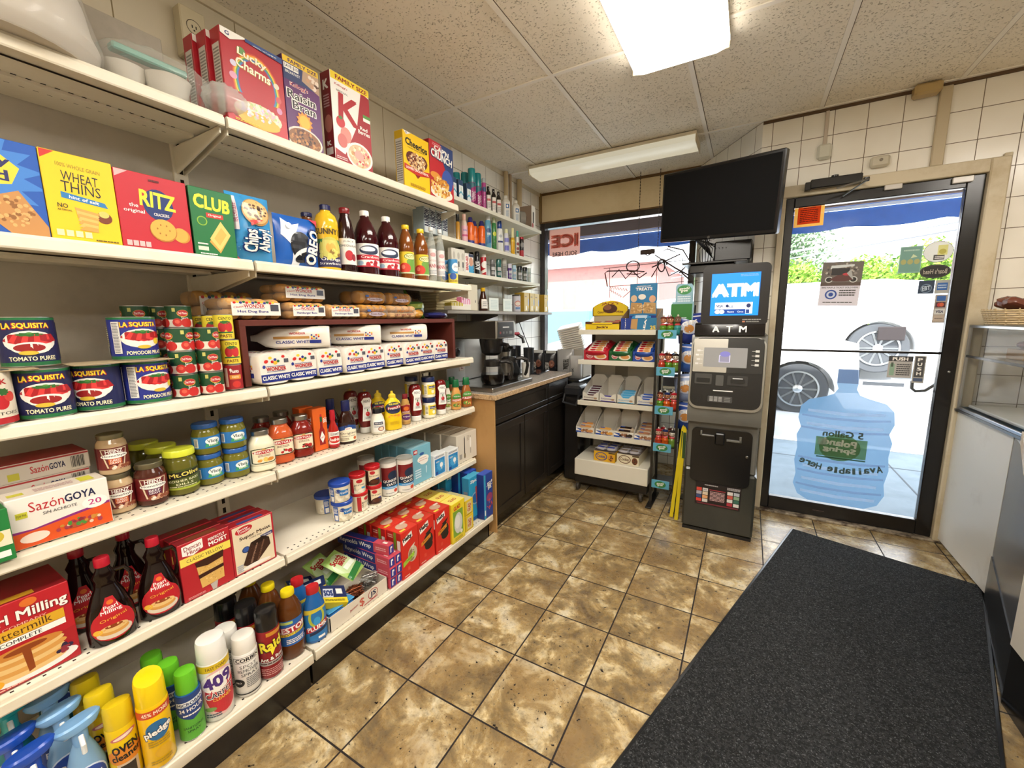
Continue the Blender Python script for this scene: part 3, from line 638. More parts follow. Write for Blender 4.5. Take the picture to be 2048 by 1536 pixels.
def K_oreo(w,h,d):
    f=[('p',[(.12,.92),(.3,.80),(.5,.86),(.38,.64),(.5,.4),(.46,0),(.3,0),(.3,.4),(.08,.6)],'e6ebf2'),('e',.52,.40,.26,.3,'14161c',18),('e',.52,.42,.23,.26,'2c2e34',18),('e',.62,.28,.3,.12,'f0ede6',20),('e',.62,.22,.28,.10,'191a20',20),('t','OREO',.78,.42,.78,.26,'14306e',78,.10),('t','OREO',.78,.42,.74,.23,WT,78,.05),('e',.25,.78,.06,.06,'dfe8f4'),('p',[(.8,1),(1,1),(1,.86)],'c8425a')]
    return bag('cookie_pack',w,h,d,'1c5cb4',f,8)
def K_juice_mott(R_,H_,d):return lathekind('juice_bottle',R_,H_,BOT,M('6a3f20','ju'),[('cap',BCAP,M('1d2350','pl'))])
def K_sunny(R_,H_,d):
    l=(.05,.86,200,None,[('r',0,0,1,.45,'2a2450'),('r',0,.44,1,.52,'3f7a3a'),('e',.5,.36,.3,.2,'c8c05a'),('e',.5,.36,.12,.1,'e8a13a'),('t','SUNNY D',.5,.66,.7,.1,'4a3a10',0,.04),('t','Orange',.5,.14,.5,.07,WT),('t','Strawberry',.5,.06,.6,.06,WT),('n',.5,.24,.3,.08,14,.05,['8a6a2a','d9d06a'],3)],6)
    return lathekind('juice_bottle',R_,H_,[(.9,0),(1,.02),(1,.32),(.93,.45),(1,.62),(.97,.75),(.8,.84),(.42,.9),(.40,.94)],M('e2b62c','ju'),[('cap',[(.44,.92),(.46,.925),(.46,.99),(.42,1)],M('1f2350','pl'))],l)
def K_pom(R_,H_,d):
    return lathekind('juice_bottle',R_,H_,[(.9,0),(1,.02),(1,.60),(.8,.72),(.72,.80),(.55,.86),(.5,.93)],M('2a0f12','ju'),[('cap',[(.58,.91),(.6,.915),(.6,.99),(.55,1)],M('7a1c22','pl'))],(.12,.52,170,'ece4da',[('t','POMEGRANATE',.5,.72,.8,.08,'2a2a2a'),('e',.5,.35,.16,.2,'b8202c'),('e',.68,.28,.10,.14,'8f1824'),('t','JUICE',.5,.88,.4,.07,'555555')]))
def K_cran(R_,H_,d):
    return lathekind('juice_bottle',R_,H_,[(.9,0),(1,.02),(.98,.5),(1,.56),(.9,.66),(.64,.80),(.38,.88),(.34,.95)],M('35080f','ju'),[('cap',[(.36,.92),(.38,.925),(.38,.99),(.35,1)],M('ece8e0','pl'))],(.12,.48,190,WT,[('r',0,.30,1,.52,'c4283a'),('t','Cranberry',.55,.41,.55,.13,WT),('e',.5,.72,.26,.20,'24304e'),('e',.46,.76,.19,.10,'e8ecf0'),('p',[(.3,.7),(.5,.62),(.72,.72),(.5,.56)],'24304e'),('n',.55,.15,.18,.08,9,.05,['b8202c','8f1824'],5),('p',[(0,0),(1,0),(1,.06),(0,.06)],'c4283a'),('e',.25,.16,.08,.1,'a9c8e0')]))
def K_motts(R_,H_,d):
    return lathekind('juice_bottle',R_,H_,[(.9,0),(1,.02),(.97,.45),(1,.52),(1,.62),(.88,.72),(.6,.84),(.42,.90),(.4,.94)],M('7a4216','ju'),[('cap',[(.46,.92),(.48,.925),(.48,.99),(.44,1)],M('e8c020','pl'))],(.1,.50,180,'e9c92e',[('p',[(.4,0),(1,0),(1,1),(.4,.6)],'6a9a3a'),('e',.6,.78,.3,.15,'2f6a2c'),('e',.6,.78,.27,.13,'f0e6a0'),('t',"MOTT'S",.6,.78,.42,.12,'1c3a1c'),('e',.3,.25,.26,.24,'cf3a24'),('e',.25,.3,.08,.1,'e8806a'),('r',0,0,1,.06,'c9d8a8')]))
def K_pana(R_,H_,d):
    return lathekind('water_bottle',R_,H_,[(.9,0),(1,.02),(1,.62),(.8,.74),(.5,.86),(.44,.94)],M('c4cbc8','cl0.28'),[('cap',[(.52,.93),(.54,.935),(.54,.99),(.5,1)],M('d8dad8','pl'))],(.12,.6,200,'dcd6d4',[('t','ACQUA',.5,.55,.5,.08,'c08a8a'),('t','PANNA',.5,.36,.8,.14,'b8505a',0,.03),('e',.5,.78,.2,.08,'c89a9a'),('l',.2,.05,.8,.2,3,'9aa0a8')]))
def K_saltcan(R_,H_,d):return lathekind('seasoning_canister',R_,H_,CAN,M('2a6ca8','pr'),[],(.02,.98,200,'3a86bc',[('r',0,0,1,.42,'e8cc3a'),('e',.6,.68,.26,.18,'f0ede6'),('t','SEA',.6,.7,.3,.08,'1d3a6e'),('e',.4,.3,.22,.14,'3a5aa0'),('l',.2,.06,.8,.16,2,'6a5a20')]),rims=[.01,.99])
def peppers(cx,cy,w,h,n=7):
    o=[]
    for i in range(n):
        t=(i-(n-1)/2)/((n-1)/2);o.append(('p',[(cx+w*.38*t-.03,cy+h*.38),(cx+w*.38*t+.05,cy+h*.38),(cx+w*.5*t+.06,cy-h*(.35-.2*t*t)),(cx+w*.5*t,cy-h*(.46-.22*t*t)),(cx+w*.5*t-.055,cy-h*(.3-.2*t*t))],['a8181f','df3c3a'][i%2]))
    return o+[('b',cx,cy+h*.36,w*.40,h*.16,10,'2f6a2c'),('e',cx,cy+h*.45,w*.08,h*.08,'4a8a3a')]
def K_bigcan_w(R_,H_,d):return lathekind('large_tomato_can',R_,H_,CAN,M('c9c7c2','mt'),[],(.03,.97,330,'e8e0cc',[('r',0,0,1,.12,'b8242c'),('t','TOMATOES',.56,.2,.28,.06,'555044'),('e',.6,.42,.05,.14,'c8232a'),('e',.66,.52,.04,.1,'d8443a'),('b',.62,.62,.04,.08,8,'2f6a2c'),('t','REDPACK',.5,.82,.3,.1,'b8242c',0,.03)]),rims=[.012,.988])
def squis(name2,extra):
    sq=[('r',0,0,1,.075,'1f6a3c'),('r',0,.95,1,1,'1f6a3c')]
    c=.5
    els=sq+[('t','LA',.375,.825,.055,.12,'b8202c',0,.10),('t','SQUISITA',.52,.825,.215,.13,'b8202c',0,.10),('t','LA',.375,.83,.052,.11,'f4e23a',0,.04),('t','SQUISITA',.52,.83,.205,.115,'f4e23a',0,.04),('e',c,.50,.16,.23,'eeeae0')]
    els+=peppers(c,.55,.22,.28)+extra+[('r',.78,.10,.85,.9,'e6e4de'),('l',.785,.12,.845,.88,22,'6a6a72'),('l',.1,.3,.22,.8,10,'c9c4a0'),('r',.12,.1,.2,.3,'e6e4de')]
    return els
def K_puree(R_,H_,d):
    e=[('e',.5,.37,.115,.125,'f0ece4'),('e',.49,.375,.09,.085,'9a2020'),('e',.48,.27,.055,.045,'d8b83a'),('t','TOMATO PUREE',.5,.15,.27,.085,'f6efc8',0,.03)]
    return lathekind('large_tomato_can',R_,H_,CAN,M('c9c7c2','mt'),[],(.02,.98,340,'1c2050',squis('',e)),rims=[.012,.988],n=28)
def K_pelati(R_,H_,d):
    e=[('b',.61,.42,.035,.09,9,'e8cc3a'),('e',.5,.29,.05,.045,'d8b83a'),('t','POMODORI PELATI',.51,.15,.27,.085,'f6efc8',0,.03),('r',.28,.14,.345,.9,'e6e4de'),('l',.285,.16,.34,.88,20,'6a6a72')]
    return lathekind('large_tomato_can',R_,H_,CAN,M('c9c7c2','mt'),[],(.02,.98,340,'24308a',squis('',e)),rims=[.012,.988],n=28)
def K_sauce(R_,H_,d):
    els=[('r',0,0,1,.36,'e6dccb')]
    for k in range(3):
        u=.2+k*.3;els+=[('e',u+.03,.66,.075,.17,'d8b83a'),('e',u+.03,.67,.07,.15,'b8242c'),('t','Del Monte',u+.03,.67,.115,.11,WT),('t','Sauce',u+.05,.44,.09,.12,WT,0,.02),('e',u-.05,.22,.06,.2,'c8322c'),('e',u+.07,.2,.075,.22,'c42a26'),('e',u-.05,.25,.03,.09,'e0604a'),('r',u-.1,.74,u-.06,.92,'c9c46a')]
    return lathekind('tomato_sauce_can',R_,H_,CAN,M('c9c7c2','mt'),[],(.04,.96,350,'1c4a2c',els),rims=[.02,.98])
def K_hunts(R_,H_,d):return lathekind('tomato_paste_can',R_,H_,CAN,M('c9c7c2','mt'),[],(.03,.97,340,'9a2028',[('r',.4,.42,.62,.6,'d9903a'),('t','Hunts',.5,.76,.16,.14,WT,0,.03),('t','PASTE',.51,.51,.12,.08,'f6efc8'),('e',.52,.2,.08,.14,'c8322c'),('r',.3,.1,.37,.9,'d9c0b0'),('e',.43,.82,.02,.06,WT)]),rims=[.015,.985])
def K_cento(R_,H_,d):return lathekind('tomato_paste_can',R_,H_,CAN,M('c9c7c2','mt'),[],(.03,.97,350,'e8d43a',[('t','CENTO',.5,.86,.22,.12,'3a3a10',0,.03),('e',.44,.5,.07,.22,'b8242c'),('e',.56,.5,.07,.22,'c42a30'),('b',.5,.7,.1,.08,8,'2f6a2c'),('r',.36,.24,.64,.3,'2f6a3c'),('t','PASTE',.5,.12,.2,.12,'6a1a1c',0,.03)]),rims=[.015,.985])
def K_sazon(w,h,d):
    f=[('p',[(0,0),(1,0),(1,.46),(.6,.40),(.2,.32),(0,.34)],'dc5520'),('p',[(0,.36),(.2,.34),(.6,.43),(1,.50),(1,.45),(.6,.38),(.2,.31),(0,.31)],'8a2a7a'),('t','Sazón',.36,.78,.34,.2,'b8242c',0,.0),('t','GOYA',.70,.78,.32,.16,'20264a',0,.03),('t','SIN ACHIOTE',.48,.60,.34,.06,'555555'),('e',.84,.55,.14,.13,WT),('t','20',.84,.56,.14,.12,'b8307a',0,.02),('r',.06,.60,.17,.72,'c9c43a'),('t','FLAV PAK',.115,.66,.09,.05,'3a3a10'),('e',.2,.17,.14,.1,'f4dccb'),('e',.62,.18,.14,.07,'a8502a'),('n',.66,.2,.26,.09,30,.025,['a03a4a','c98a3a','4a8a3a','e8c8b0','8a2a3a'],4)]
    return boxkind('seasoning_box',w,h,d,f,'ece6dc',topart=[('r',.05,.3,.2,.6,'c9c43a'),('l',.3,.3,.7,.7,3,'b08a8a'),('r',.75,.2,.9,.8,'c9c43a')],side='e0d6c8')
def K_sazonflat(w,h,d):
    f=[('r',0,.9,1,1,'9a2a2c'),('r',.08,.1,.20,.5,'b9b43a'),('t','Sazón',.42,.5,.2,.42,'b8242c'),('t','GOYA',.62,.5,.18,.36,'20264a',0,.03)]+[('r',.78+.017*i,.15,.786+.017*i+.003*(i%3),.85,'3a3a3a')for i in range(10)]
    return boxkind('seasoning_box',w,h,d,f,'c9c0b4','a8382c','9a2a2c')
def K_greenbox(w,h,d):return boxkind('food_box',w,h,d,[('r',.3,.3,1,.6,'e8ddc0'),('e',.5,.5,.3,.12,'c9b43a'),('r',.5,.08,.9,.2,WT)],'1f7a3a','17602c')
def gravy(R_,H_,body,txt,c2):
    els=[('p',[(.30,.95),(.70,.95),(.62,.08),(.38,.08)],'d8c8a8'),('p',[(.32,.92),(.68,.92),(.60,.12),(.40,.12)],'6a1a1c'),('t','HEINZ',.5,.83,.24,.16,WT,0,.03),('e',.5,.62,.2,.12,WT),('t','HomeStyle',.5,.62,.34,.12,'2a2a2a'),('r',.41,.25,.59,.5,c2),('t',txt,.5,.42,.15,.09,WT),('t','GRAVY',.5,.31,.15,.09,WT),('n',.56,.1,.16,.08,26,.03,['e8d8c0','8a4a30','c99a7a','f4ece0'],4),('r',.1,0,.2,1,'7a2426')]
    return lathekind('gravy_jar',R_,H_,JAR,M(body,'ju'),[('lid',JARLID,M('8f8a72','mr'))],(.14,.68,260,'6a1a1c',els))
def K_gravy_t(R_,H_,d):return gravy(R_,H_,'c0a47e','TURKEY','c9602a')
def K_gravy_b(R_,H_,d):return gravy(R_,H_,'4a241a','BEEF','5a1a4a')
def K_olive(R_,H_,d):
    els=[('r',0,0,1,.1,'a8b43a'),('p',[(.2,.5),(.8,.66),(.8,.95),(.24,.85)],'17181a'),('t','Mt.Olive',.52,.76,.5,.2,'e8d86a',5,.03),('t','KOSHER BABY',.5,.45,.5,.11,'e8e6c0',3,.02),('t','DILLS',.5,.28,.26,.1,'e8e6c0',3,.02),('l',.25,.12,.7,.18,1,'e8e6c0')]
    return lathekind('pickle_jar',R_,H_,[(.86,0),(.98,.03),(1,.1),(1,.68),(.93,.76),(.82,.82),(.82,.88)],M('5f5c1e','ju'),[('lid',[(.9,.84),(.93,.85),(.93,.96),(.88,.985)],M('d2d83a','pl'))],(.14,.58,220,'4a5418',els))
def K_vlasic(R_,H_,d):
    els=[('r',.3,.1,.36,.85,WT)]+[('r',.305+i*.006,.15,.308+i*.006,.8,'333333')for i in range(8)]+[('p',[(.44,.1),(.47,.6),(.53,.85),(.60,.6),(.66,.1)],'3a9a6a'),('e',.55,.58,.10,.3,'eef2ee'),('t','Vlasic',.55,.6,.15,.28,'1d3a3a',0,.02),('t','RELISH',.55,.26,.12,.14,WT,0,.02)]
    return lathekind('relish_jar',R_,H_,[(.86,0),(.98,.04),(1,.12),(1,.66),(.92,.76),(.84,.82),(.84,.88)],M('6e6a24','ju'),[('lid',[(.9,.85),(.93,.86),(.93,.97),(.88,1)],M('2558a0','pl'))],(.22,.60,330,'2a74b8',els))
BJ=[(.88,0),(1,.03),(1,.10),(.95,.14),(1,.18),(1,.62),(.92,.72),(.68,.82),(.62,.86),(.62,.93)]
def bert(R_,H_,body,c2):
    els=[('p',[(.2,.05),(.3,0),(.7,0),(.8,.08),(.8,.88),(.7,.95),(.3,.95),(.2,.88)],'2c3a20'),('p',[(.24,.09),(.32,.05),(.68,.05),(.76,.12),(.76,.84),(.68,.9),(.32,.9),(.24,.84)],'ece2c4'),('e',.5,.72,.25,.12,'b8242c'),('t','BERTOLLI',.5,.72,.42,.12,WT,0,.03),('e',.5,.88,.05,.06,'c9a060'),('l',.36,.42,.64,.56,2,'8a6a5a'),('n',.52,.2,.16,.08,12,.045,c2,4)]
    return lathekind('sauce_jar',R_,H_,BJ,M(body,'ju'),[('lid',[(.66,.885),(.70,.89),(.70,.985),(.65,1)],M('a9a7a0','mt'))],(.2,.60,190,body,els),p=3)
def K_bert_w(R_,H_,d):return bert(R_,H_,'e2dcc0',['d9903a','e8c86a'])
def K_bert_o(R_,H_,d):return bert(R_,H_,'c0552a',['b8242c','2f6a2c','e8e0d0'])
def K_bert_r(R_,H_,d):return bert(R_,H_,'7a1c14',['b8242c','8a5a30','4a2a20'])
def K_tabasco(w,h,d):
    f=[('p',[(.35,.12),(.8,.12),(.8,.45),(.68,.55),(.64,.8),(.5,.8),(.47,.55),(.35,.45)],'8f1c1c'),('r',.48,.68,.66,.8,'2c5a34'),('r',.5,.8,.64,.86,'b8242c'),('p',[(.4,.3),(.58,.45),(.78,.3),(.58,.16)],WT),('t','TABASCO',.59,.3,.28,.04,'b8242c',20),('t','CLASSIC',.88,.7,.34,.1,WT,-90,.03)]
    return boxkind('hot_sauce_carton',w,h,d,f,'d8601e',lside=[('t','TABASCO',.5,.45,2.9,.12,WT,-90,.03)],side='d0581c')
def K_franks(R_,H_,d):
    return lathekind('hot_sauce_bottle',R_,H_,[(.9,0),(1,.02),(1,.44),(.9,.52),(.5,.66),(.42,.72),(.42,.78)],M('a3201a','ju'),[('cap',[(.5,.74),(.52,.75),(.5,.96),(.46,1)],M('b01c2c','pl'))],(.06,.44,200,WT,[('r',0,0,1,.12,'b01c2c'),('e',.5,.45,.4,.25,'c4281c'),('t','RedHot',.5,.45,.6,.2,WT,0,.05),('l',.25,.75,.75,.92,2,'555555')]))
def K_bbq(R_,H_,d):
    els=[('p',[(0,.6),(.5,.72),(1,.6),(1,1),(0,1)],'2a1410'),('p',[(.05,.55),(.5,.66),(.95,.55),(.95,.76),(.5,.88),(.05,.76)],'24488a'),('e',.5,.66,.14,.08,WT),('t','KRAFT',.5,.66,.2,.07,'b8242c'),('t','Original',.5,.42,.7,.14,'2a1a10',0,.0),('t','BARBECUE SAUCE',.5,.28,.5,.05,'4a3a30'),('e',.75,.14,.08,.08,'c9602a'),('l',.15,.06,.5,.2,2,'8a7a5a')]
    return lathekind('barbecue_sauce_bottle',R_,H_,[(.9,0),(1,.03),(1,.42),(.92,.55),(.55,.70),(.42,.76),(.42,.84)],M('2c130c','ju'),[('cap',[(.46,.75),(.5,.76),(.48,.98),(.44,1)],M('1c2252','pl'))],(.05,.50,170,'ece4c8',els),sx=.7)
def K_ketchup(R_,H_,d):
    els=[('p',[(.24,.66),(.12,.84),(.3,.98),(.7,.98),(.88,.84),(.76,.66),(.84,.0),(.16,.0)],WT),('p',[(.3,.62),(.7,.62),(.76,.06),(.24,.06)],'dcdad4'),('t','HEINZ',.5,.84,.44,.11,'2a2a2a',0,.02),('e',.5,.3,.13,.1,'b8242c'),('t','KETCHUP',.5,.54,.36,.07,'3a3a3a'),('e',.5,.46,.04,.06,'3a6a2c'),('l',.34,.1,.66,.2,2,'777777')]
    return lathekind('ketchup_bottle',R_,H_,[(.7,.13),(.8,.18),(1,.30),(.98,.5),(.9,.6),(.96,.74),(.9,.9),(.7,.98),(.5,1)],M('6e1012','ju'),[('cap',[(.78,0),(.8,.01),(.78,.12),(.66,.145)],M('e6e4de','pl'))],(.30,.88,120,None,els,6),sx=.85)
def K_mayo_s(R_,H_,d):return lathekind('mayonnaise_jar',R_,H_,[(.85,0),(1,.06),(1,.45),(.85,.64),(.62,.78),(.6,.84)],M('e6e2d2','ju'),[('lid',[(.64,.80),(.68,.81),(.68,.97),(.64,1)],M('17181c','pl'))],(.1,.56,110,'eceae2',[('r',.1,.6,.75,.85,'24304e'),('t','MAYO',.42,.72,.5,.12,WT),('e',.6,.25,.24,.2,'8a4a3a'),('e',.6,.25,.17,.14,'e8c8a8'),('l',.1,.4,.8,.52,2,'6a7a9a')],4))
def K_mustard(R_,H_,d):
    els=[('e',.5,.74,.46,.24,'1c2036'),('e',.5,.74,.42,.21,'242a4c'),('p',[(.12,.66),(.86,.70),(.92,.84),(.2,.78)],'b8242c'),('t',"French's",.52,.75,.6,.12,WT,6,.03),('t','40% MORE',.5,.9,.5,.07,'f2e23a',0,.03),('n',.5,.4,.3,.08,12,.05,['e89a2a','f0b83a'],4),('t','YELLOW',.5,.44,.4,.05,'c9701a'),('l',.3,.06,.7,.2,3,'c9a020')]
    return lathekind('mustard_bottle',R_,H_,[(.92,0),(1,.03),(.98,.4),(.88,.5),(.96,.62),(.84,.72),(.48,.80),(.36,.84),(.36,.86)],M('ebc91a','pl'),[('nozzle',[(.42,.83),(.44,.84),(.40,.9),(.16,.94),(.12,1)],M('e3c63a','pl'))],(.1,.74,150,None,els,6),sx=.65)
def K_dijon(R_,H_,d):return lathekind('honey_mustard_bottle',R_,H_,[(.92,0),(1,.03),(1,.62),(.8,.76),(.56,.84),(.56,.88)],M('b98f4e','pl'),[('cap',[(.6,.84),(.62,.85),(.6,.98),(.54,1)],M('7a1c28','pl'))],(.1,.66,180,'c9a262',[('p',[(0,.5),(1,.5),(1,.9),(.5,1),(0,.9)],'8f1c20'),('e',.5,.76,.2,.12,'d9702a'),('t','HONEY',.5,.56,.6,.08,WT,0,.03),('e',.5,.26,.36,.18,'5a2a6a'),('t','Dijon',.5,.28,.5,.1,WT)]),sx=.7)
def K_hell(R_,H_,d):return lathekind('mayonnaise_jar',R_,H_,[(.9,0),(1,.04),(1,.66),(.9,.74),(.86,.78)],M('e9e4d0','ju'),[('lid',[(.95,.76),(.98,.77),(.98,.97),(.93,1)],M('18244e','pl'))],(.16,.64,300,'e9cf3a',[('r',.44,.62,.66,.88,'1c2c5e'),('t',"Hellmann's",.55,.75,.2,.14,WT,0,.02),('r',.3,0,.4,1,'f0ead0'),('l',.31,.1,.39,.9,6,'5a5a5a'),('e',.56,.3,.05,.2,'f6f0d8'),('t','REAL',.58,.5,.1,.1,'24306a')]))
def wish(R_,H_,body,lc,txt):return lathekind('dressing_bottle',R_,H_,[(.9,0),(1,.02),(1,.45),(.85,.56),(.55,.72),(.42,.78),(.42,.82)],M(body,'ju'),[('cap',[(.66,.75),(.68,.76),(.56,.98),(.5,1)],M('17653a','pl')),('neck_tag',[(.5,.70),(.52,.705),(.46,.76),(.44,.765)],M('e8e4d8','pr'))],(.05,.56,170,None,[('e',.5,.7,.34,.26,'4a8a3a'),('t','Wish-Bone',.5,.78,.5,.08,WT),('p',[(.1,.42),(.9,.46),(.9,.64),(.1,.60)],lc),('t',txt,.5,.53,.7,.12,WT,2,.03),('e',.45,.2,.26,.12,'5a8a3a'),('n',.5,.2,.28,.1,14,.04,['c8322c','7aa84a','e8c86a'],4)],4),sx=.75)
def K_wish_w(R_,H_,d):return wish(R_,H_,'e4e0d0','2f7a4a','RANCH')
def K_wish_a(R_,H_,d):return wish(R_,H_,'d39a52','c9503a','FRENCH')
def K_wish_b(R_,H_,d):return wish(R_,H_,'9a5a2a','b8242c','ITALIAN')
def K_pancake(w,h,d):
    f=[('p',[(0,0),(1,0),(1,.42),(0,.30)],'a81c26'),('t','Pearl Milling',.52,.80,.92,.16,'7a1018',0,.06),('t','Pearl Milling',.52,.805,.90,.15,WT,0,.03),('t','COMPANY',.56,.71,.4,.035,'e8b0a0'),('e',.62,.94,.08,.05,'d9702a'),('r',.12,.58,.92,.70,'d9a628'),('t','Buttermilk',.5,.64,.6,.09,'4a2a10',2,.0),('r',.12,.50,.92,.575,WT),('t','COMPLETE',.5,.535,.38,.045,'23262c',0,.02),('p',[(0,.96),(.18,.96),(.14,.86),(0,.86)],'f0d22e')]
    f+=[('e',.55,.12,.44,.10,'e8e6e2')]+[('e',.52+.02*(i%2),.14+i*.055,.36,.065,['e2bd7c','d49a4e'][i%2])for i in range(5)]+[('e',.52,.40,.35,.06,'c98438'),('e',.52,.405,.2,.035,'8a3f14'),('p',[(.48,.4),(.56,.4),(.57,.12),(.51,.1)],'8a3f14'),('n',.86,.2,.08,.05,8,.03,['2c2040','8a2a3a'],3),('e',.16,.10,.13,.06,'e8a428'),('n',.12,.22,.09,.05,10,.025,['c9b46a','7a8a3a'],5),('l',.1,.01,.5,.04,1,'e8b0a0')]
    return boxkind('pancake_mix_box',w,h,d,f,'b81c28','8f1620',topart=[('r',.3,.05,.7,.2,'d9a628')])
def K_syrup(R_,H_,d):
    m=MB();pf=fit([(.9,0),(1.0,.02),(1.02,.18),(.95,.36),(.66,.56),(.46,.66),(.42,.72),(.5,.78),(.30,.86),(.28,.92)],R_,H_)
    m.lathe(pf,M('160a08','ju'),22,.62,1.12);m.tube([(0,R_*.42,H_*.80),(0,R_*.9,H_*.80),(0,R_*1.16,H_*.72),(0,R_*1.18,H_*.58),(0,R_*.95,H_*.44)],R_*.13,M('160a08','ju'),8)
    o=m.build('syrup_bottle');c=MB();c.lathe(fit([(.34,.895),(.36,.9),(.36,.985),(.32,1)],R_,H_),M('b0182c','pl'),18);c.build('cap',o)
    l=MB();els=[('e',.5,.36,.46,.36,'b81c28'),('p',[(.12,.45),(.34,.82),(.4,.98),(.6,.98),(.66,.82),(.88,.45)],'b81c28'),('e',.5,.86,.08,.05,'d9702a'),('t','Pearl',.5,.76,.3,.09,WT,4,.02),('t','Milling',.5,.66,.42,.10,WT,4,.02),('t','Original',.52,.50,.52,.08,'e8b43a',8,.0),('e',.5,.18,.34,.14,'d9ccb8'),('e',.5,.22,.28,.09,'d49a4e'),('e',.5,.28,.26,.08,'e2bd7c'),('e',.5,.32,.16,.04,'8a3f14'),('e',.2,.26,.1,.06,'e8b43a')]
    l.wrap(rfun(pf),H_*.05,H_*.56,125,els,None,'pr',.62,1.12,nv=8,off=.0006);l.build('label',o);return o
def K_duncan(w,h,d):
    f=[('p',[(.06,.96),(.46,.99),(.46,.83),(.26,.76),(.06,.80)],WT),('t','Duncan',.26,.91,.32,.08,'8f1824',4),('t','Hines',.28,.83,.26,.07,'8f1824',4),('t','PERFECTLY',.74,.92,.34,.05,WT,4,.03),('t','MOIST',.76,.84,.38,.07,WT,4,.04),('r',0,.62,1,.76,'ecd65a'),('t','CLASSIC YELLOW',.48,.69,.72,.055,'4a2a20',0,.0),('p',[(.28,.55),(.82,.60),(.80,.14),(.34,.12)],'d9ad5e'),('n',.56,.36,.24,.2,60,.012,['e8c884','c4934a'],2),('p',[(.26,.60),(.84,.64),(.82,.52),(.5,.48),(.28,.52)],'3a1a10'),('p',[(.3,.37),(.81,.40),(.81,.34),(.31,.30)],'3a1a10'),('p',[(.5,.12),(.66,.14),(.62,.0),(.54,.0)],'b8b0a8'),('l',.06,.02,.4,.06,2,'e0a0a0')]
    return boxkind('cake_mix_box',w,h,d,f,'b0202a','8f1a22','7a1a20',topart=[('r',.2,.2,.8,.8,'6a3a20')])
def K_betty(w,h,d):
    f=[('r',.04,.02,.96,.985,'e2d3b4'),('e',.3,.88,.2,.075,'b8242c',6),('t','Betty',.28,.90,.24,.05,WT,6),('t','Crocker',.31,.86,.28,.05,WT,6),('t','Super Moist',.55,.72,.74,.085,'3a2418',3,.03),('t','CAKE MIX',.55,.66,.3,.03,'5a4a40'),('p',[(.66,.62),(.96,.64),(.96,.57),(.66,.55)],'2c3a72'),('t','CHOC FUDGE',.81,.595,.24,.03,WT),('e',.3,.46,.09,.065,'24386a'),('e',.3,.46,.07,.05,'3a5aa0'),('p',[(.20,.16),(.42,.56),(.70,.58),(.86,.52),(.88,.36),(.55,.12),(.3,.10)],'3a2017'),('p',[(.42,.56),(.72,.6),(.86,.52),(.5,.46)],'22100a'),('p',[(.36,.14),(.55,.50),(.585,.50),(.41,.13)],'8a6a58'),('p',[(.52,.13),(.72,.52),(.75,.51),(.57,.13)],'6a4a3a'),('n',.5,.32,.2,.16,50,.012,['4a2a1e','2a140c'],3),('e',.5,.08,.35,.04,'ece8e0'),('l',.06,.04,.2,.2,4,'9aa8c0')]
    return boxkind('cake_mix_box',w,h,d,f,'b0202e','8f1a26','a01c28',topart=[('r',.2,.1,.8,.5,'3a4a8a')])
FT=[(.86,0),(.9,.02),(.98,.80),(.98,.84)]
FL=[(1.02,.82),(1.05,.84),(1.05,.97),(.99,1)]
def K_frost_b(R_,H_,d):return lathekind('frosting_tub',R_,H_,FT,M('e2dcc8','pl'),[('lid',FL,M('2148a8','pl'))],(.04,.8,340,'e0d8c2',[('n',.5,.4,.3,.4,60,.03,['f0ead8','d0c4a8'],4),('e',.44,.76,.04,.14,'20408a'),('p',[(.46,.45),(.62,.38),(.62,.78),(.46,.82)],'2a74b8'),('t','Vanilla',.54,.62,.14,.16,WT,3,.02),('r',.28,0,.37,1,'2a5aa8'),('r',.3,.06,.36,.4,WT),('l',.29,.5,.36,.9,5,WT)]),n=26)
def K_frost_r(R_,H_,d):return lathekind('frosting_tub',R_,H_,FT,M('e2dcc8','pl'),[('lid',FL,M('c01c26','pl'))],(.04,.8,340,'e8dcc0',[('e',.5,.82,.07,.13,'b8242c'),('t','Rich & Creamy',.5,.56,.22,.15,'2a1a14',0,.02),('r',.54,.25,.64,.4,'3aa0d0'),('n',.48,.14,.12,.12,30,.03,['f4eede','d8ccb0'],4),('r',.28,0,.37,1,'b01c26'),('l',.38,.2,.42,.6,3,'5a4a40')]),n=26)
def K_frost_c(R_,H_,d):return lathekind('frosting_tub',R_,H_,FT,M('e2dcc8','pl'),[('lid',FL,M('c01c26','pl'))],(.04,.8,340,'e8d8b8',[('e',.46,.86,.06,.12,'b8242c'),('t','Rich & Creamy',.5,.62,.22,.14,'2a1a14',0,.02),('e',.52,.15,.16,.3,'3a1a10'),('e',.5,.25,.1,.12,'5a2c1a'),('r',.54,.36,.64,.46,'2c3a8a'),('r',.28,0,.37,1,'3a1612')]),n=26)
def K_oats(R_,H_,d):
    return lathekind('oats_canister',R_,H_,[(.97,0),(1,.01),(1,.96),(.98,.985),(.93,.985),(.92,.97)],M('d9d6cf','pr'),[('lid',[(.99,.955),(1.03,.96),(1.03,1),(.93,1.0),(.9,.985),(.6,.99)],M('a8a69e','pl'))],(.03,.92,200,'e4e0d8',[('r',.16,.5,.84,.9,'7a1c20'),('r',.16,.26,.84,.5,'1c2c44'),('e',.6,.62,.2,.16,'1c2c44'),('t','QUAKER',.48,.46,.5,.09,WT,4,.03),('t','OATS',.52,.35,.34,.08,WT,4,.03),('r',.16,.2,.84,.28,'3a9ad8'),('t','OLD FASHIONED',.5,.24,.4,.03,WT),('e',.66,.12,.08,.06,'c8422c'),('l',.3,.04,.6,.08,1,'8a8a8a')]))
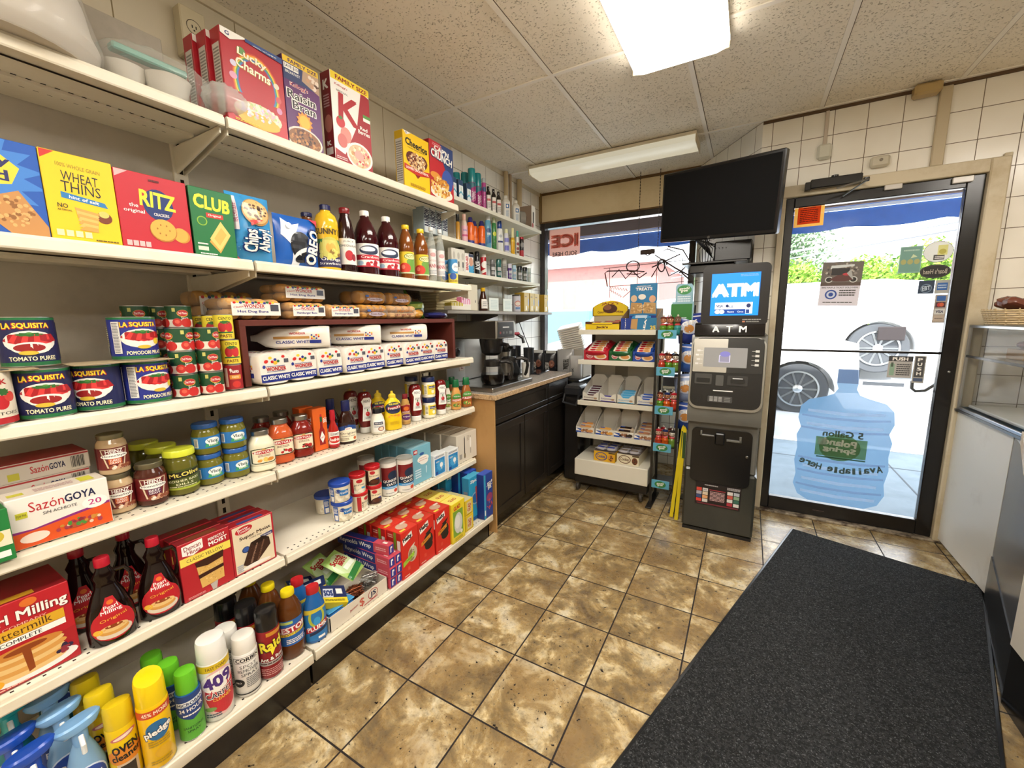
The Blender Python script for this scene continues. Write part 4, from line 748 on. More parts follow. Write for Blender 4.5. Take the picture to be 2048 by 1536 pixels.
def K_gvbox(w,h,d):
    f=[('r',.1,.82,.3,.94,'b8242c'),('t','48',.2,.88,.14,.07,WT,0,.03),('e',.52,.78,.12,.04,'2c5aa0'),('e',.58,.63,.30,.10,WT),('e',.62,.55,.22,.08,WT),('t','plastic',.58,.66,.36,.035,'b8242c'),('t','sandwich bags',.58,.60,.44,.035,'b8242c'),('l',.15,.14,.45,.4,4,'e0f0f8'),('p',[(.7,.4),(.76,.4),(.74,.2),(.7,.2)],'c8e4f0')]
    return boxkind('food_storage_carton',w,h,d,f,'79b6cc','6aa6be','8fbccc')
def K_bulb(w,h,d):
    f=[('r',.04,.03,.94,.80,'2484c8'),('b',.55,.45,.4,.3,14,'4aa4dc'),('e',.62,.46,.14,.12,'f2f6f8'),('r',.57,.26,.67,.36,'c9ccd0'),('r',.08,.06,.3,.2,'1c4a9a'),('t','LED',.2,.9,.3,.08,'1c4a9a',0,.03),('l',.35,.86,.9,.94,2,'555555'),('t','60W',.3,.66,.3,.08,WT)]
    return boxkind('light_bulb_box',w,h,d,f,'e8ecee','cfd2d0')
def K_cutlery(w,h,d):
    f=[('r',.36,.16,.40,.84,'2a2420'),('e',.385,.2,.035,.1,'3a342c'),('e',.385,.2,.02,.07,'8a7a4a'),('r',.375,.3,.395,.9,'17120f'),('r',.12,.12,.24,.3,'a8a49c'),('e',.06,.6,.03,.04,'a8a49c'),('r',.66,.2,.70,.86,'b0a898'),('e',.68,.6,.04,.2,'f4f2ec'),('l',.5,.7,.62,.9,4,'b0a89a')]
    return boxkind('cutlery_box',w,h,d,f,'dcd6c8','b9b0a0','c9c0ae',topart=[('r',0,.45,1,.52,'6a5a40')])
def trig(R_,H_,body,head,lab=None):
    m=MB();pf=fit([(.8,0),(.95,.02),(1,.15),(.95,.40),(.62,.62),(.42,.72),(.36,.76)],R_,H_);m.lathe(pf,M(body,'pl'),20,.8,1.1);o=m.build('trigger_spray_bottle')
    hd_=MB();hd_.T=Matrix.Translation((-.004,0,H_*.93))@Matrix.Rotation(R(-14),4,'Y')@Matrix.Rotation(R(8),4,'X')
    hd_.lathe([(.002,-.016),(R_*.9,-.012),(R_*1.12,-.001),(R_*1.16,.006),(R_*1.05,.011),(.004,.014)],M(head,'pl'),26,.78,1.08);hd_.T=None
    hd_.tube([(0,0,H_*.70),(0,0,H_*.88)],[R_*.42,R_*.46],M(head,'pl'),14);hd_.build('spray_head',o)
    tg_=MB();tg_.tube([(R_*.5,0,H_*.84),(R_*1.1,0,H_*.78),(R_*1.05,0,H_*.68)],.005,M('dfe6ea','pl'),8);tg_.build('trigger',o)
    if lab:
        l=MB();l.wrap(rfun(pf),H_*.06,H_*.5,150,lab,None,'pr',.8,1.1,nv=6,off=.0006);l.build('label',o)
    return o
SPL=[('e',.5,.5,.42,.42,'c8d8e8'),('e',.5,.5,.38,.38,'2a4a9a'),('t','FRESH',.5,.55,.5,.16,WT,0,.03),('l',.3,.2,.7,.4,3,WT)]
def K_spray_lb(R_,H_,d):return trig(R_,H_,'7fa8cc','7fb0e0',SPL)
def K_spray_bl(R_,H_,d):return trig(R_,H_,'1c3f9a','1e4fb8',[('r',.3,.5,.7,.7,WT)])
def K_spray_te(R_,H_,d):return trig(R_,H_,'1f8a9a','2ab0b8',SPL)
def K_spray_dt(R_,H_,d):return trig(R_,H_,'124a54','146068',SPL)
def aero(name,R_,H_,col,cap,capcol,els,arc=200,z1=.7,capz=.72,bgc=None,ck='pl',capw=.96,slant=0):
    o=lathekind(name,R_,H_,[(.96,0),(1,.012),(1,capz-.01),(.97,capz)],M(col,'pl'),[],(.02,z1,arc,bgc,els),rims=[.01])
    c=MB();n=20;vs=[];pr=[(capw-.02,capz-.01),(capw,capz),(capw*.97,.95),(capw*.9,.985),(capw*.5,1)]
    c.lathe(fit(pr,R_,H_),M(capcol,ck),n)
    if slant:c.v=[(x,y,z+(slant*x if z>H_*.9 else 0))for x,y,z in c.v]
    c.build('cap',o);return o
def K_oven(R_,H_,d):return aero('aerosol_can',R_,H_,'e0be14',0,'e2c41c',[('e',.5,.88,.26,.05,'c86a6a',12),('e',.5,.88,.2,.03,'f0dccb',12),('e',.5,.52,.4,.16,'d9852a'),('t','OVEN',.5,.66,.5,.14,'1a1a1a',6,.05),('t','cleaner',.5,.52,.56,.12,'1a1a1a',6,.04),('r',.3,.08,.7,.38,'c9b49a'),('r',.36,.12,.64,.34,'2a2420')],slant=.25)
def K_pledge(R_,H_,d):return aero('aerosol_can',R_,H_,'e9ba12',0,'f0cf14',[('r',0,.86,1,.98,'cc4a26'),('t','45% MORE',.5,.92,.5,.06,'f4e0c8',0,.03),('e',.5,.62,.22,.16,'2c6a9a',20),('t','pledge',.5,.60,.52,.14,'1c2a4a',12,.10),('t','pledge',.5,.60,.5,.12,WT,12,.05),('l',.3,.36,.7,.48,3,'a8862a'),('e',.55,.24,.16,.09,'d9a82a'),('l',.3,.06,.7,.14,2,'a8862a')],slant=-.35)
def K_microban(R_,H_,d):return aero('disinfectant_spray_can',R_,H_,'23508a',0,'66bc2a',[('r',0,0,1,.62,'5aa83a'),('p',[(0,.62),(.5,.44),(1,.62),(1,1),(0,1)],'22407e'),('p',[(.14,.86),(.86,.9),(.86,.66),(.5,.46),(.14,.62)],'dfe6ea'),('t','MICROBAN',.5,.82,.62,.07,'1c2a5a',3,.03),('p',[(.14,.76),(.86,.79),(.86,.64),(.5,.46),(.14,.60)],'22407e'),('t','24 HOUR',.5,.69,.56,.08,WT,3,.03),('t','SANITIZING',.5,.28,.46,.05,'1c4a2a'),('t','SPRAY',.5,.2,.3,.05,'1c4a2a'),('l',.3,.54,.7,.6,1,WT)],capz=.70,z1=.69,capw=.86)
def K_four09(R_,H_,d):return aero('aerosol_can',R_,H_,'dedcd6',0,'ecebe6',[('r',0,.88,1,1,'d9b82a'),('t','FAST FOAM',.5,.94,.4,.05,'4a3a10'),('e',.55,.48,.42,.42,'e6b8b4'),('e',.58,.46,.36,.36,'c4303a'),('e',.5,.68,.36,.17,WT,8),('t','409',.5,.69,.56,.20,'4a2a7a',8,.05),('t','CARPET',.52,.46,.56,.10,WT,5,.08),('t','CARPET',.52,.46,.54,.09,'2a1a3a',5,.02),('t','CLEANER',.55,.37,.36,.05,'f2c84a'),('e',.3,.22,.12,.04,'7a9a5a'),('l',.2,.06,.5,.14,2,'4a5a6a')],arc=190,capz=.74,z1=.73)
def K_corbin(R_,H_,d):return aero('spray_can',R_,H_,'e2dfd8',0,'e9e6de',[('r',.16,.82,.84,.95,'2a2a2a'),('r',.18,.83,.82,.94,'efece4'),('t','CORBIN',.5,.885,.56,.08,'1a1a1a',0,.05),('t','SPOT',.5,.72,.4,.08,'555555',0,.0),('t','REMOVER',.5,.62,.5,.08,'555555'),('t','SPRAY',.52,.52,.4,.07,'555555'),('e',.24,.34,.14,.1,'1c1c1c'),('t','PRO',.24,.34,.14,.04,WT),('l',.42,.2,.8,.46,6,'777777'),('r',0,.04,1,.07,'1a1a1a')],capz=.74,z1=.73)
def K_raid(R_,H_,d):
    return aero('insect_spray_can',R_,H_,'8a1820',0,'141315',[('r',.4,.9,1,.98,'c9882a'),('t','Raid',.5,.70,.6,.22,'2a0a0c',8,.10),('t','Raid',.5,.70,.56,.2,'f2e23a',8,.05),('p',[(.46,.62),(.6,.62),(.5,.48)],'f2e23a'),('t','Ant & Roach',.55,.42,.7,.07,WT,4,.03),('r',.1,.28,.9,.36,'b0a8a4'),('l',.2,.29,.8,.35,1,'4a2a2a'),('l',.2,.06,.8,.22,4,'d08a8a')],capz=.72,z1=.71,capw=.98)
def K_lestoil(R_,H_,d):return lathekind('cleaner_bottle',R_,H_,[(.92,0),(1,.02),(1,.20),(.96,.24),(.96,.60),(1,.64),(.96,.72),(.62,.86),(.46,.90),(.46,.93)],M('5a3214','ju'),[('cap',[(.52,.91),(.54,.915),(.54,.985),(.5,1)],M('e8d21a','pl'))],(.22,.6,180,'2560a8',[('p',[(0,.45),(1,.58),(1,.82),(0,.7)],'b01c2c'),('t','LESTOIL',.5,.64,.88,.2,WT,6,.05),('p',[(0,.34),(1,.46),(1,.56),(0,.44)],'e8cc3a'),('t','HEAVY DUTY',.5,.45,.6,.07,'4a2a10',6),('r',.08,.86,.5,.96,'b0c86a'),('l',.3,.06,.8,.26,3,WT)]),sx=.85)
def K_plumr(R_,H_,d):return lathekind('drain_opener_bottle',R_,H_,[(.92,0),(1,.02),(1,.55),(.92,.66),(.6,.80),(.5,.86),(.5,.88)],M('1f5ea0','pl'),[('cap',[(.56,.86),(.58,.865),(.58,.985),(.53,1)],M('b8242a','pl'))],(.05,.62,150,'2474b4',[('e',.5,.72,.3,.3,'b0b83a'),('e',.5,.74,.2,.26,'2474b4'),('e',.5,.6,.12,.14,'3a9ad0'),('p',[(.05,.24),(.95,.42),(.95,.58),(.05,.40)],'b8242a'),('t','PLUMR',.5,.41,.72,.13,WT,8,.04),('p',[(.2,.16),(.95,.28),(.95,.38),(.2,.26)],'1a2a4a'),('r',.5,.03,.75,.10,WT),('p',[(0,.85),(1,.95),(1,1),(0,1)],'c9b83a')]),sx=.7)
def K_foil(w,h,d):return boxkind('foil_wrap_box',w,h,d,[('r',.05,.05,.95,.95,'2a2c86'),('r',.2,.15,.8,.85,'2c3a9a'),('p',[(.3,.2),(.5,.2),(.5,.6),(.7,.6),(.7,.8),(.35,.8)],WT)],'c9485a','24307e','c04a5a',lside=[('r',0,0,.72,1,'24307e'),('r',.72,0,1,1,'c9485a'),('t','Reynolds Wrap',.36,.5,.62,.6,WT,0,.02),('l',.76,.3,.96,.7,2,'e8b0b8')],topart=[('r',0,.28,1,1,'24307e'),('r',.3,.06,.7,.14,WT)])
def hefty(w,h,d,pic,band,txt):
    f=[('p',[(.06,.84),(.62,.95),(.66,.82),(.10,.72)],WT),('t','Hefty',.36,.835,.5,.11,'1a1a22',10,.08)]+pic+[('p',band[0],band[1]),('t',txt,(band[0][0][0]+band[0][1][0])/2,(band[0][0][1]+band[0][2][1])/2,.4,.035,'2a2a10',7),('l',.1,.03,.4,.06,1,'f4dccb'),('r',.3,.14,.44,.22,'d84a3a')]
    sd_=[('r',.5,0,.68,1,'7a9a2c'),('l',.08,.2,.4,.8,14,'d86a5a'),('r',.74,.62,.96,.84,'e8e2dc'),('l',.1,.86,.44,.95,2,'e8b0a0')]
    return boxkind('trash_bag_box',w,h,d,f,'d1281e','b8221c','cf3a2a',topart=[('e',.5,.55,.28,.3,'c9a890'),('r',.1,.1,.4,.25,'d9c84a'),('r',.6,.7,.9,.85,'e8d8cc')],lside=sd_)
def K_hefty_c(w,h,d):return hefty(w,h,d,[('e',.62,.44,.28,.17,'c4b49c'),('e',.56,.42,.2,.13,'8a7a5c'),('n',.6,.42,.2,.12,24,.03,['d8cfc0','5a6a3a','e8e0d4','9a5a4a'],3),('p',[(.5,.6),(.8,.66),(.66,.56)],'d8cfc0')],([(.04,.26),(.72,.38),(.72,.48),(.04,.36)],'9cc43a'),'CLEAR')
def K_hefty_b(w,h,d):return hefty(w,h,d,[('e',.6,.48,.3,.17,'221d1c'),('e',.62,.36,.26,.1,'1a1615'),('p',[(.4,.66),(.9,.74),(.66,.6)],'221d1c')],([(.14,.42),(.76,.52),(.76,.61),(.14,.51)],'d9882a'),'BLACK')
def K_glad(w,h,d):return boxkind('kitchen_bag_box',w,h,d,[('r',0,.0,1,.16,'e3cf3c'),('r',.08,.14,.85,.80,'7aa43c'),('e',.48,.46,.32,.27,'cfd2cc'),('e',.42,.5,.2,.18,'e2e4de'),('t','GLAD',.4,.88,.5,.1,'c8322c',6,.05),('e',.7,.2,.1,.05,'e8e4d8'),('l',.2,.03,.8,.1,2,'a88a20')],'e6d02a','d8c02a','e6d46a',topart=[('t','GLAD',.5,.5,.5,.3,'b83a2c',0,.03)])
def K_glad2(w,h,d):return boxkind('trash_bag_box',w,h,d,[('r',.2,.12,.8,.88,'d8cc9a'),('t','GLAD',.5,.5,.62,.3,'b8322c',80,.05),('l',.1,.02,.9,.1,1,'a88a20')],'e3c52a','cfae2a','d9cfa0')
def K_ziploc(w,h,d):return boxkind('zipper_bag_box',w,h,d,[('r',0,0,1,.08,'1c5a9a'),('e',.5,.5,.34,.14,'8fb4cc'),('e',.5,.5,.28,.11,'2a6aa8'),('p',[(.5,.75),(1,.8),(1,.3),(.62,.24)],'a84a4a'),('t','Ziploc',.45,.9,.7,.08,WT,0,.04)],'2f9cc8','2580b0','4ab0d8',lside=[('r',.2,.4,.8,.7,'8a8a9a')])
def K_ziploc_d(w,h,d):return boxkind('zipper_bag_box',w,h,d,[('r',0,0,.2,1,'2f9cc8'),('t','Ziploc',.62,.72,.5,.24,WT,-80,.04),('e',.62,.45,.34,.1,'8f3a6a'),('n',.6,.3,.3,.12,20,.07,['c84a5a','3a6ac0','6a2a5a'],4),('r',.05,.08,.15,.2,WT)],'1f3f96','17307a','2a50b0')
# wall-shelf goods
def K_wipes(w,h,d):return boxkind('wipes_pack',w,h,d,[('r',.06,0,1,.72,'e2ecee'),('p',[(.06,.2),(.5,.34),(1,.2),(1,.3),(.5,.44),(.06,.3)],'4aa0c0'),('e',.6,.55,.2,.1,'c8d4c8'),('r',.06,.72,1,1,'2a4a6e')],'24405e','24405e')
def K_hair(R_,H_,d):return aero('hair_spray_can',R_,H_,'a02a72',0,'18848a',[('p',[(0,.6),(.5,.8),(1,.95),(1,1),(0,1)],'2a6a7a'),('t','FINISHING',.55,.42,.62,.22,'e8d0e0',90,.02),('n',.5,.15,.4,.12,20,.05,['c84a8a','7a1a5a'],3)],capz=.62,z1=.61)
def K_pinkspray(R_,H_,d):return aero('hair_spray_can',R_,H_,'b04a8a',0,'a8b0b0',[('e',.5,.8,.3,.1,'2a4a7a'),('n',.5,.3,.4,.3,20,.08,['d87ab0','8a2a6a'],3)],capz=.85,z1=.8)
def K_perox(R_,H_,d):return lathekind('peroxide_bottle',R_,H_,[(.92,0),(1,.02),(1,.74),(.6,.84),(.45,.86),(.45,.9)],M('241a16','pl'),[('cap',[(.56,.87),(.58,.88),(.58,.98),(.52,1)],M('17120f','pl'))],(.1,.66,120,'e6e0d8',[('r',.1,.6,.9,.75,'b84a4a'),('l',.1,.1,.9,.5,6,'8a8a8a')]),p=3)
def K_alcohol(R_,H_,d):return lathekind('alcohol_bottle',R_,H_,[(.92,0),(1,.02),(1,.76),(.6,.86),(.42,.88),(.42,.9)],M('d3cfc4','pl'),[('cap',[(.5,.88),(.52,.89),(.52,.99),(.48,1)],M('dcd8cc','pl'))],(.08,.72,110,'dcdad2',[('r',.3,.62,.75,.88,'3a6aa0'),('e',.5,.75,.12,.08,WT),('l',.3,.1,.7,.5,7,'7a9ab8')]),p=3)
def K_tape(R_,H_,d):
    m=MB();r_=H_/2;m.T=Matrix.Translation((0,0,r_))@Matrix.Rotation(R(90),4,'X')
    n=24;o_,i_=r_,r_*.55;m.lathe([(i_,-.024),(o_,-.024),(o_,.024),(i_,.024),(i_,-.024)],M('8f8b84','pl'),n,cap=False)
    return m.build('tape_roll')
def K_hookbox(w,h,d):return boxkind('small_carton',w,h,d,[('r',.3,.3,.6,.75,'2a2420'),('e',.3,.2,.2,.1,'b0424a')],'e2ddd2','8f7a68',lside=[('e',.5,.5,.1,.12,'5a3a2c')])
def K_rainbow(w,h,d):return boxkind('tall_carton',w,h,.08,[('r',.1,0,.9,1,'c9cfd0'),('t','RAINBOW',.5,.5,1.9,.26,'1c2440',90,.06)],'9aa8ae','8a989e')
def K_cologne(R_,H_,d):return lathekind('cologne_bottle',R_,H_,[(1,0),(1,.7),(.5,.74)],M('b8862c','ju'),[('cap',[(.7,.74),(.8,.76),(.8,1)],M('1a1a1a','pl'))])
def K_babyoil(R_,H_,d):return lathekind('baby_oil_bottle',R_,H_,[(.9,0),(1,.03),(1,.6),(.7,.78),(.5,.8)],M('cdb9a8','ju'),[('cap',[(.56,.8),(.58,.82),(.58,1)],M('c9a08f','pl'))],(.08,.6,140,'d9a8b4',[('t','baby',.5,.7,.5,.16,'3a5aa0'),('r',.1,.3,.9,.42,'c0507a')]))
def K_sunscreen(R_,H_,d):return lathekind('sunscreen_spray',R_,H_,[(.9,0),(1,.03),(1,.72),(.7,.82)],M('dc5f14','pl'),[('cap',[(.7,.8),(.8,.82),(.55,.98),(.4,1)],M('2a2660','pl'))],(.02,.7,200,None,[('p',[(0,0),(1,0),(1,.18),(.5,.3),(0,.18)],'2a3480'),('r',.3,.2,.7,.5,'e8742a')]))
def sham(R_,H_,body,cap,els,k='pl',cz=.84):return lathekind('shampoo_bottle',R_,H_,[(.85,0),(.95,.02),(1,.5),(.8,cz-.03),(.6,cz)],M(body,k),[('cap',[(.62,cz-.01),(.66,cz),(.6,.98),(.5,1)],M(cap,'pl'))],(.08,cz-.1,150,None,els),sx=.7)
def K_condb(R_,H_,d):return sham(R_,H_,'5f9ab8','dde0dc',[('e',.5,.7,.3,.1,'2a4a7a'),('p',[(.2,.1),(.8,.2),(.7,.5),(.3,.4)],'2a6aa0'),('l',.3,.5,.7,.6,2,WT)])
def K_condg(R_,H_,d):return sham(R_,H_,'2f7a3c','cfd8b8',[('e',.5,.65,.3,.1,'c9d03a'),('n',.5,.25,.3,.14,16,.06,['6ab04a','1c5a2a'],3)])
def K_hns(R_,H_,d):return sham(R_,H_,'dcdedc','1f3f8a',[('r',.2,.4,.8,.5,'24306a'),('e',.5,.75,.2,.08,'a8b0b8')],cz=.76)
def K_purp(R_,H_,d):return sham(R_,H_,'cfcfd8','dcdcb0',[('r',.1,.1,.9,.4,'6a6ab8'),('r',.1,.6,.9,.85,'7a7ac0')])
def K_yelb(R_,H_,d):return sham(R_,H_,'d9a714','e2dca8',[('r',.1,.9,.9,1,'e8c83a')],cz=.66)
def K_tealc(R_,H_,d):return sham(R_,H_,'d8d8d4','24a08a',[('e',.5,.7,.3,.1,'8a2a2a'),('e',.5,.4,.3,.1,'8a2a2a'),('r',.2,.1,.8,.25,'5a3a2a')],cz=.78)
def K_blackred(R_,H_,d):return aero('aerosol_can',R_,H_,'1c1719',0,'a8202a',[('r',0,0,1,.4,'a8202a'),('e',.5,.7,.3,.14,'8a8a8a')],capz=.88,z1=.86)
def K_plug(w,h,d):return boxkind('plug_in_pack',w,h,d,[('e',.5,.7,.3,.16,'b9b4a8'),('r',.3,.2,.7,.45,'5a5a5a'),('r',.42,.05,.5,.2,'2a2a2a')],'d8d4c8','b8b4a8')
def K_bandaid(w,h,d):return boxkind('bandage_box',w,h,d,[('t','BAND-AID',.2,.5,.95,.22,'b8242c',90,.05),('p',[(.4,0),(1,0),(1,.45),(.4,.4)],'3a9ac8'),('e',.7,.6,.26,.24,'c9957a'),('r',.42,.85,1,1,'24304e')],'eae6e0','24243a')
def K_blackc(R_,H_,d):return aero('body_spray_can',R_,H_,'1c1b1f',0,'1a181c',[('t','AXE',.5,.5,.9,.3,'d8d8d8',90,.05)],capz=.78,z1=.76)
def K_redwhite(R_,H_,d):return aero('shaving_cream_can',R_,H_,'b0242c',0,'e8e4de',[('e',.6,.6,.4,.2,'e8e4de'),('p',[(0,.2),(1,.5),(1,.3),(0,.05)],'dcd4cc')],capz=.86,z1=.84)
def deo(R_,H_,c,cap,e):return lathekind('deodorant_stick',R_,H_,[(.95,0),(1,.03),(1,.74)],M(c,'pl'),[('cap',[(1,.74),(1,.95),(.8,1)],M(cap,'pl'))],(.1,.7,150,None,e),sx=.7)
DE=[('r',.2,.5,.8,.8,'b8b8b8'),('l',.2,.1,.8,.4,4,'c8c8c8')]
def K_deo_g(R_,H_,d):return deo(R_,H_,'4a4a4a','6a6a6a',DE)
def K_deo_t(R_,H_,d):return deo(R_,H_,'1f5a54','2f6a64',DE)
def K_deo_w(R_,H_,d):return deo(R_,H_,'9a9a94','b8b8b0',[('l',.2,.1,.8,.9,5,'6a6a6a')])
def K_deo_p(R_,H_,d):return deo(R_,H_,'4a2a78','c8c4d0',DE)
def K_deo_b(R_,H_,d):return deo(R_,H_,'7aa0b8','a8c8d8',DE)
def K_deo_k(R_,H_,d):return deo(R_,H_,'4a504a','1f2224',DE)
def K_deo_w2(R_,H_,d):return deo(R_,H_,'a8b8b0','c4d0c8',DE)
def K_card(w,h,d):return boxkind('printed_card',w,h,d,[('l',.15,.15,.85,.85,6,'b8c8c4')],'d4dcd4','b0b8b0')
def K_syrupc(R_,H_,d):return lathekind('syrup_bottle',R_,H_,[(.9,0),(1,.03),(1,.4),(.75,.6),(.5,.8),(.45,.86)],M('3a1c10','ju'),[('cap',[(.5,.84),(.54,.86),(.52,1)],M('dcae14','pl'))],(.1,.5,90,'e0dcd4',[('l',.2,.2,.8,.8,3,'8a8a8a')]))
def K_sugar(R_,H_,d):return lathekind('canister',R_,H_,[(1,0),(1,.95),(.9,1)],M('b8b4bc','pr'),[('lid',[(1.02,.92),(1.02,1),(.9,1.01)],M('4a4640','pl'))],(.05,.9,120,'c8c8d0',[('e',.5,.5,.4,.2,'c0564a'),('e',.5,.5,.34,.15,'e0d4c8'),('r',.2,.1,.8,.25,'6a8ab8')]))
def K_tea(w,h,d):return boxkind('tea_box',w,h,d,[('r',.3,.06,.55,.3,'e6dfc0'),('l',.1,.75,.5,.85,1,'6a5410'),('e',.85,.5,.12,.2,'8a9ab0'),('p',[(.8,0),(.9,.25),(1,0)],'3a3214')],'bfa02c','a8882a','c9ac3c')
def K_napkin(w,h,d):
    m=MB();n=7
    for i in range(n):m.box(-d/2+.003*(i%2),-w/2+.004*((i*7)%3),h*i/n,d/2,w/2,h*(i+.9)/n,M('d8cda8','ma'),.004)
    return m.build('napkin_stack')
def packets(name,w,h,d,cols,seed):
    m=MB();rn=random.Random(seed);m.box(-d/2,-w/2,0,d/2,w/2,h*.45,M('e2ddd0'),.002)
    for i in range(14):y=-w/2+w*(i+.5)/14;m.box(-d/2+.004,y-.003,h*.3,d/2-.004,y+.003,h*(.75+.25*rn.random()),M(cols[i%len(cols)]),.001)
    return m.build(name)
def K_pinkbox(w,h,d):return packets('sweetener_packet_box',w,h,d,['d87aa0','e8b0c4','dcdce8'],2)
def K_yelpack(w,h,d):return packets('sugar_packet_bundle',w,h,d,['b8a43a','d8c85a','e2dcc0'],4)
def K_switchbox(w,h,d):return boxkind('metal_box',w,h,d,[('e',.75,.35,.04,.06,'14110f')],'cfc6ac','b8ae92')
# ---- place every measured item; the first of a kind is built, the rest are copies
CATS={'cereal_box':'cereal box','cracker_box':'cracker box','juice_bottle':'juice bottle'}
def place_rows():
    protos={}
    for kind,x,y,z,rot,label,group in ROWS:
        if kind not in protos:
            o=globals()['K_'+kind](*DIM[kind]);protos[kind]=o;o.location=(x,y,z);o.rotation_euler=(0,0,R(rot))
        else:o=dup(protos[kind],(x,y,z),R(rot))
        nm=o.name.split('.')[0];tag(o,label,CATS.get(nm,nm.replace('_',' ')),group or None)
DIM={
 'lucky':(0.199,0.268,0.055),
 'raisin':(0.143,0.298,0.06),
 'special':(0.19,0.33,0.06),
 'cheer':(0.184,0.255,0.055),
 'crunch':(0.196,0.28,0.055),
 'honey':(0.19,0.199,0.06),
 'wheat':(0.125,0.2,0.06),
 'ritz':(0.156,0.195,0.06),
 'club':(0.115,0.194,0.055),
 'chips':(0.135,0.216,0.07),
 'oreo':(0.164,0.179,0.06),
 'juice_mott':(0.05,0.235,0),
 'sunny':(0.0438,0.248,0),
 'pom':(0.0347,0.253,0),
 'cran':(0.0512,0.268,0),
 'motts':(0.036,0.25,0),
 'pana':(0.0215,0.27,0),
 'saltcan':(0.0262,0.134,0),
 'bigcan_w':(0.052,0.118,0),
 'puree':(0.047,0.115,0),
 'pelati':(0.0495,0.115,0),
 'sauce':(0.0318,0.067,0),
 'hunts':(0.0247,0.081,0),
 'cento':(0.0257,0.079,0),
 'sazon':(0.17,0.12,0.075),
 'sazonflat':(0.155,0.045,0.12),
 'greenbox':(0.052,0.117,0.06),
 'gravy_t':(0.0319,0.109,0),
 'gravy_b':(0.0352,0.121,0),
 'olive':(0.0417,0.138,0),
 'vlasic':(0.037,0.098,0),
 'bert_w':(0.0394,0.14,0),
 'bert_o':(0.0412,0.162,0),
 'bert_r':(0.0382,0.158,0),
 'tabasco':(0.06,0.171,0.045),
 'franks':(0.02,0.154,0),
 'bbq':(0.0357,0.182,0),
 'ketchup':(0.035,0.188,0),
 'mayo_s':(0.0319,0.117,0),
 'mustard':(0.0414,0.183,0),
 'dijon':(0.0225,0.152,0),
 'hell':(0.0351,0.108,0),
 'wish_w':(0.024,0.17,0),
 'wish_a':(0.0305,0.172,0),
 'wish_b':(0.0325,0.176,0),
 'pancake':(0.175,0.204,0.15),
 'syrup':(0.0435,0.234,0),
 'duncan':(0.139,0.184,0.04),
 'betty':(0.14,0.171,0.04),
 'frost_b':(0.042,0.084,0),
 'frost_r':(0.034,0.087,0),
 'frost_c':(0.034,0.091,0),
 'oats':(0.04,0.17,0),
 'gvbox':(0.146,0.194,0.05),
 'bulb':(0.095,0.118,0.06),
 'cutlery':(0.2,0.17,0.11),
 'spray_lb':(0.034,0.22,0),
 'spray_bl':(0.034,0.215,0),
 'spray_te':(0.034,0.23,0),
 'spray_dt':(0.034,0.23,0),
 'oven':(0.03,0.221,0),
 'pledge':(0.0333,0.256,0),
 'microban':(0.0297,0.206,0),
 'four09':(0.0392,0.254,0),
 'corbin':(0.0349,0.198,0),
 'raid':(0.0347,0.239,0),
 'lestoil':(0.0403,0.248,0),
 'plumr':(0.0378,0.216,0),
 'jsbox':(0.286,0.062,0.2),
 'foil':(0.036,0.047,0.3),
 'hefty_c':(0.109,0.227,0.09),
 'hefty_b':(0.112,0.222,0.09),
 'glad':(0.112,0.218,0.08),
 'glad2':(0.075,0.09,0.08),
 'ziploc':(0.12,0.27,0.05),
 'ziploc_d':(0.095,0.275,0.05),
 'wipes':(0.046,0.112,0.06),
 'hair':(0.0257,0.235,0),
 'pinkspray':(0.0144,0.205,0),
 'perox':(0.0157,0.169,0),
 'alcohol':(0.029,0.175,0),
 'tape':(0.0271,0.118,0),
 'hookbox':(0.068,0.195,0.11),
 'rainbow':(0.05,0.16,0.08),
 'cologne':(0.0132,0.16,0),
 'babyoil':(0.0216,0.177,0),
 'sunscreen':(0.024,0.174,0),
 'condb':(0.0247,0.235,0),
 'condg':(0.0176,0.231,0),
 'hns':(0.0266,0.224,0),
 'purp':(0.0207,0.181,0),
 'yelb':(0.0168,0.204,0),
 'tealc':(0.0144,0.196,0),
 'blackred':(0.0167,0.162,0),
 'plug':(0.044,0.136,0.03),
 'bandaid':(0.092,0.122,0.04),
 'blackc':(0.018,0.155,0),
 'redwhite':(0.0208,0.147,0),
 'deo_g':(0.0181,0.127,0),
 'deo_t':(0.0189,0.137,0),
 'deo_w':(0.0182,0.153,0),
 'deo_p':(0.0164,0.122,0),
 'deo_b':(0.0159,0.119,0),
 'deo_k':(0.0214,0.122,0),
 'deo_w2':(0.0162,0.122,0),
 'card':(0.125,0.09,0.006),
 'syrupc':(0.0312,0.157,0),
 'sugar':(0.0329,0.132,0),
 'tea':(0.085,0.15,0.09),
 'napkin':(0.204,0.117,0.15),
 'pinkbox':(0.098,0.083,0.06),
 'yelpack':(0.122,0.055,0.06),
 'switchbox':(0.107,0.17,0.06),
}
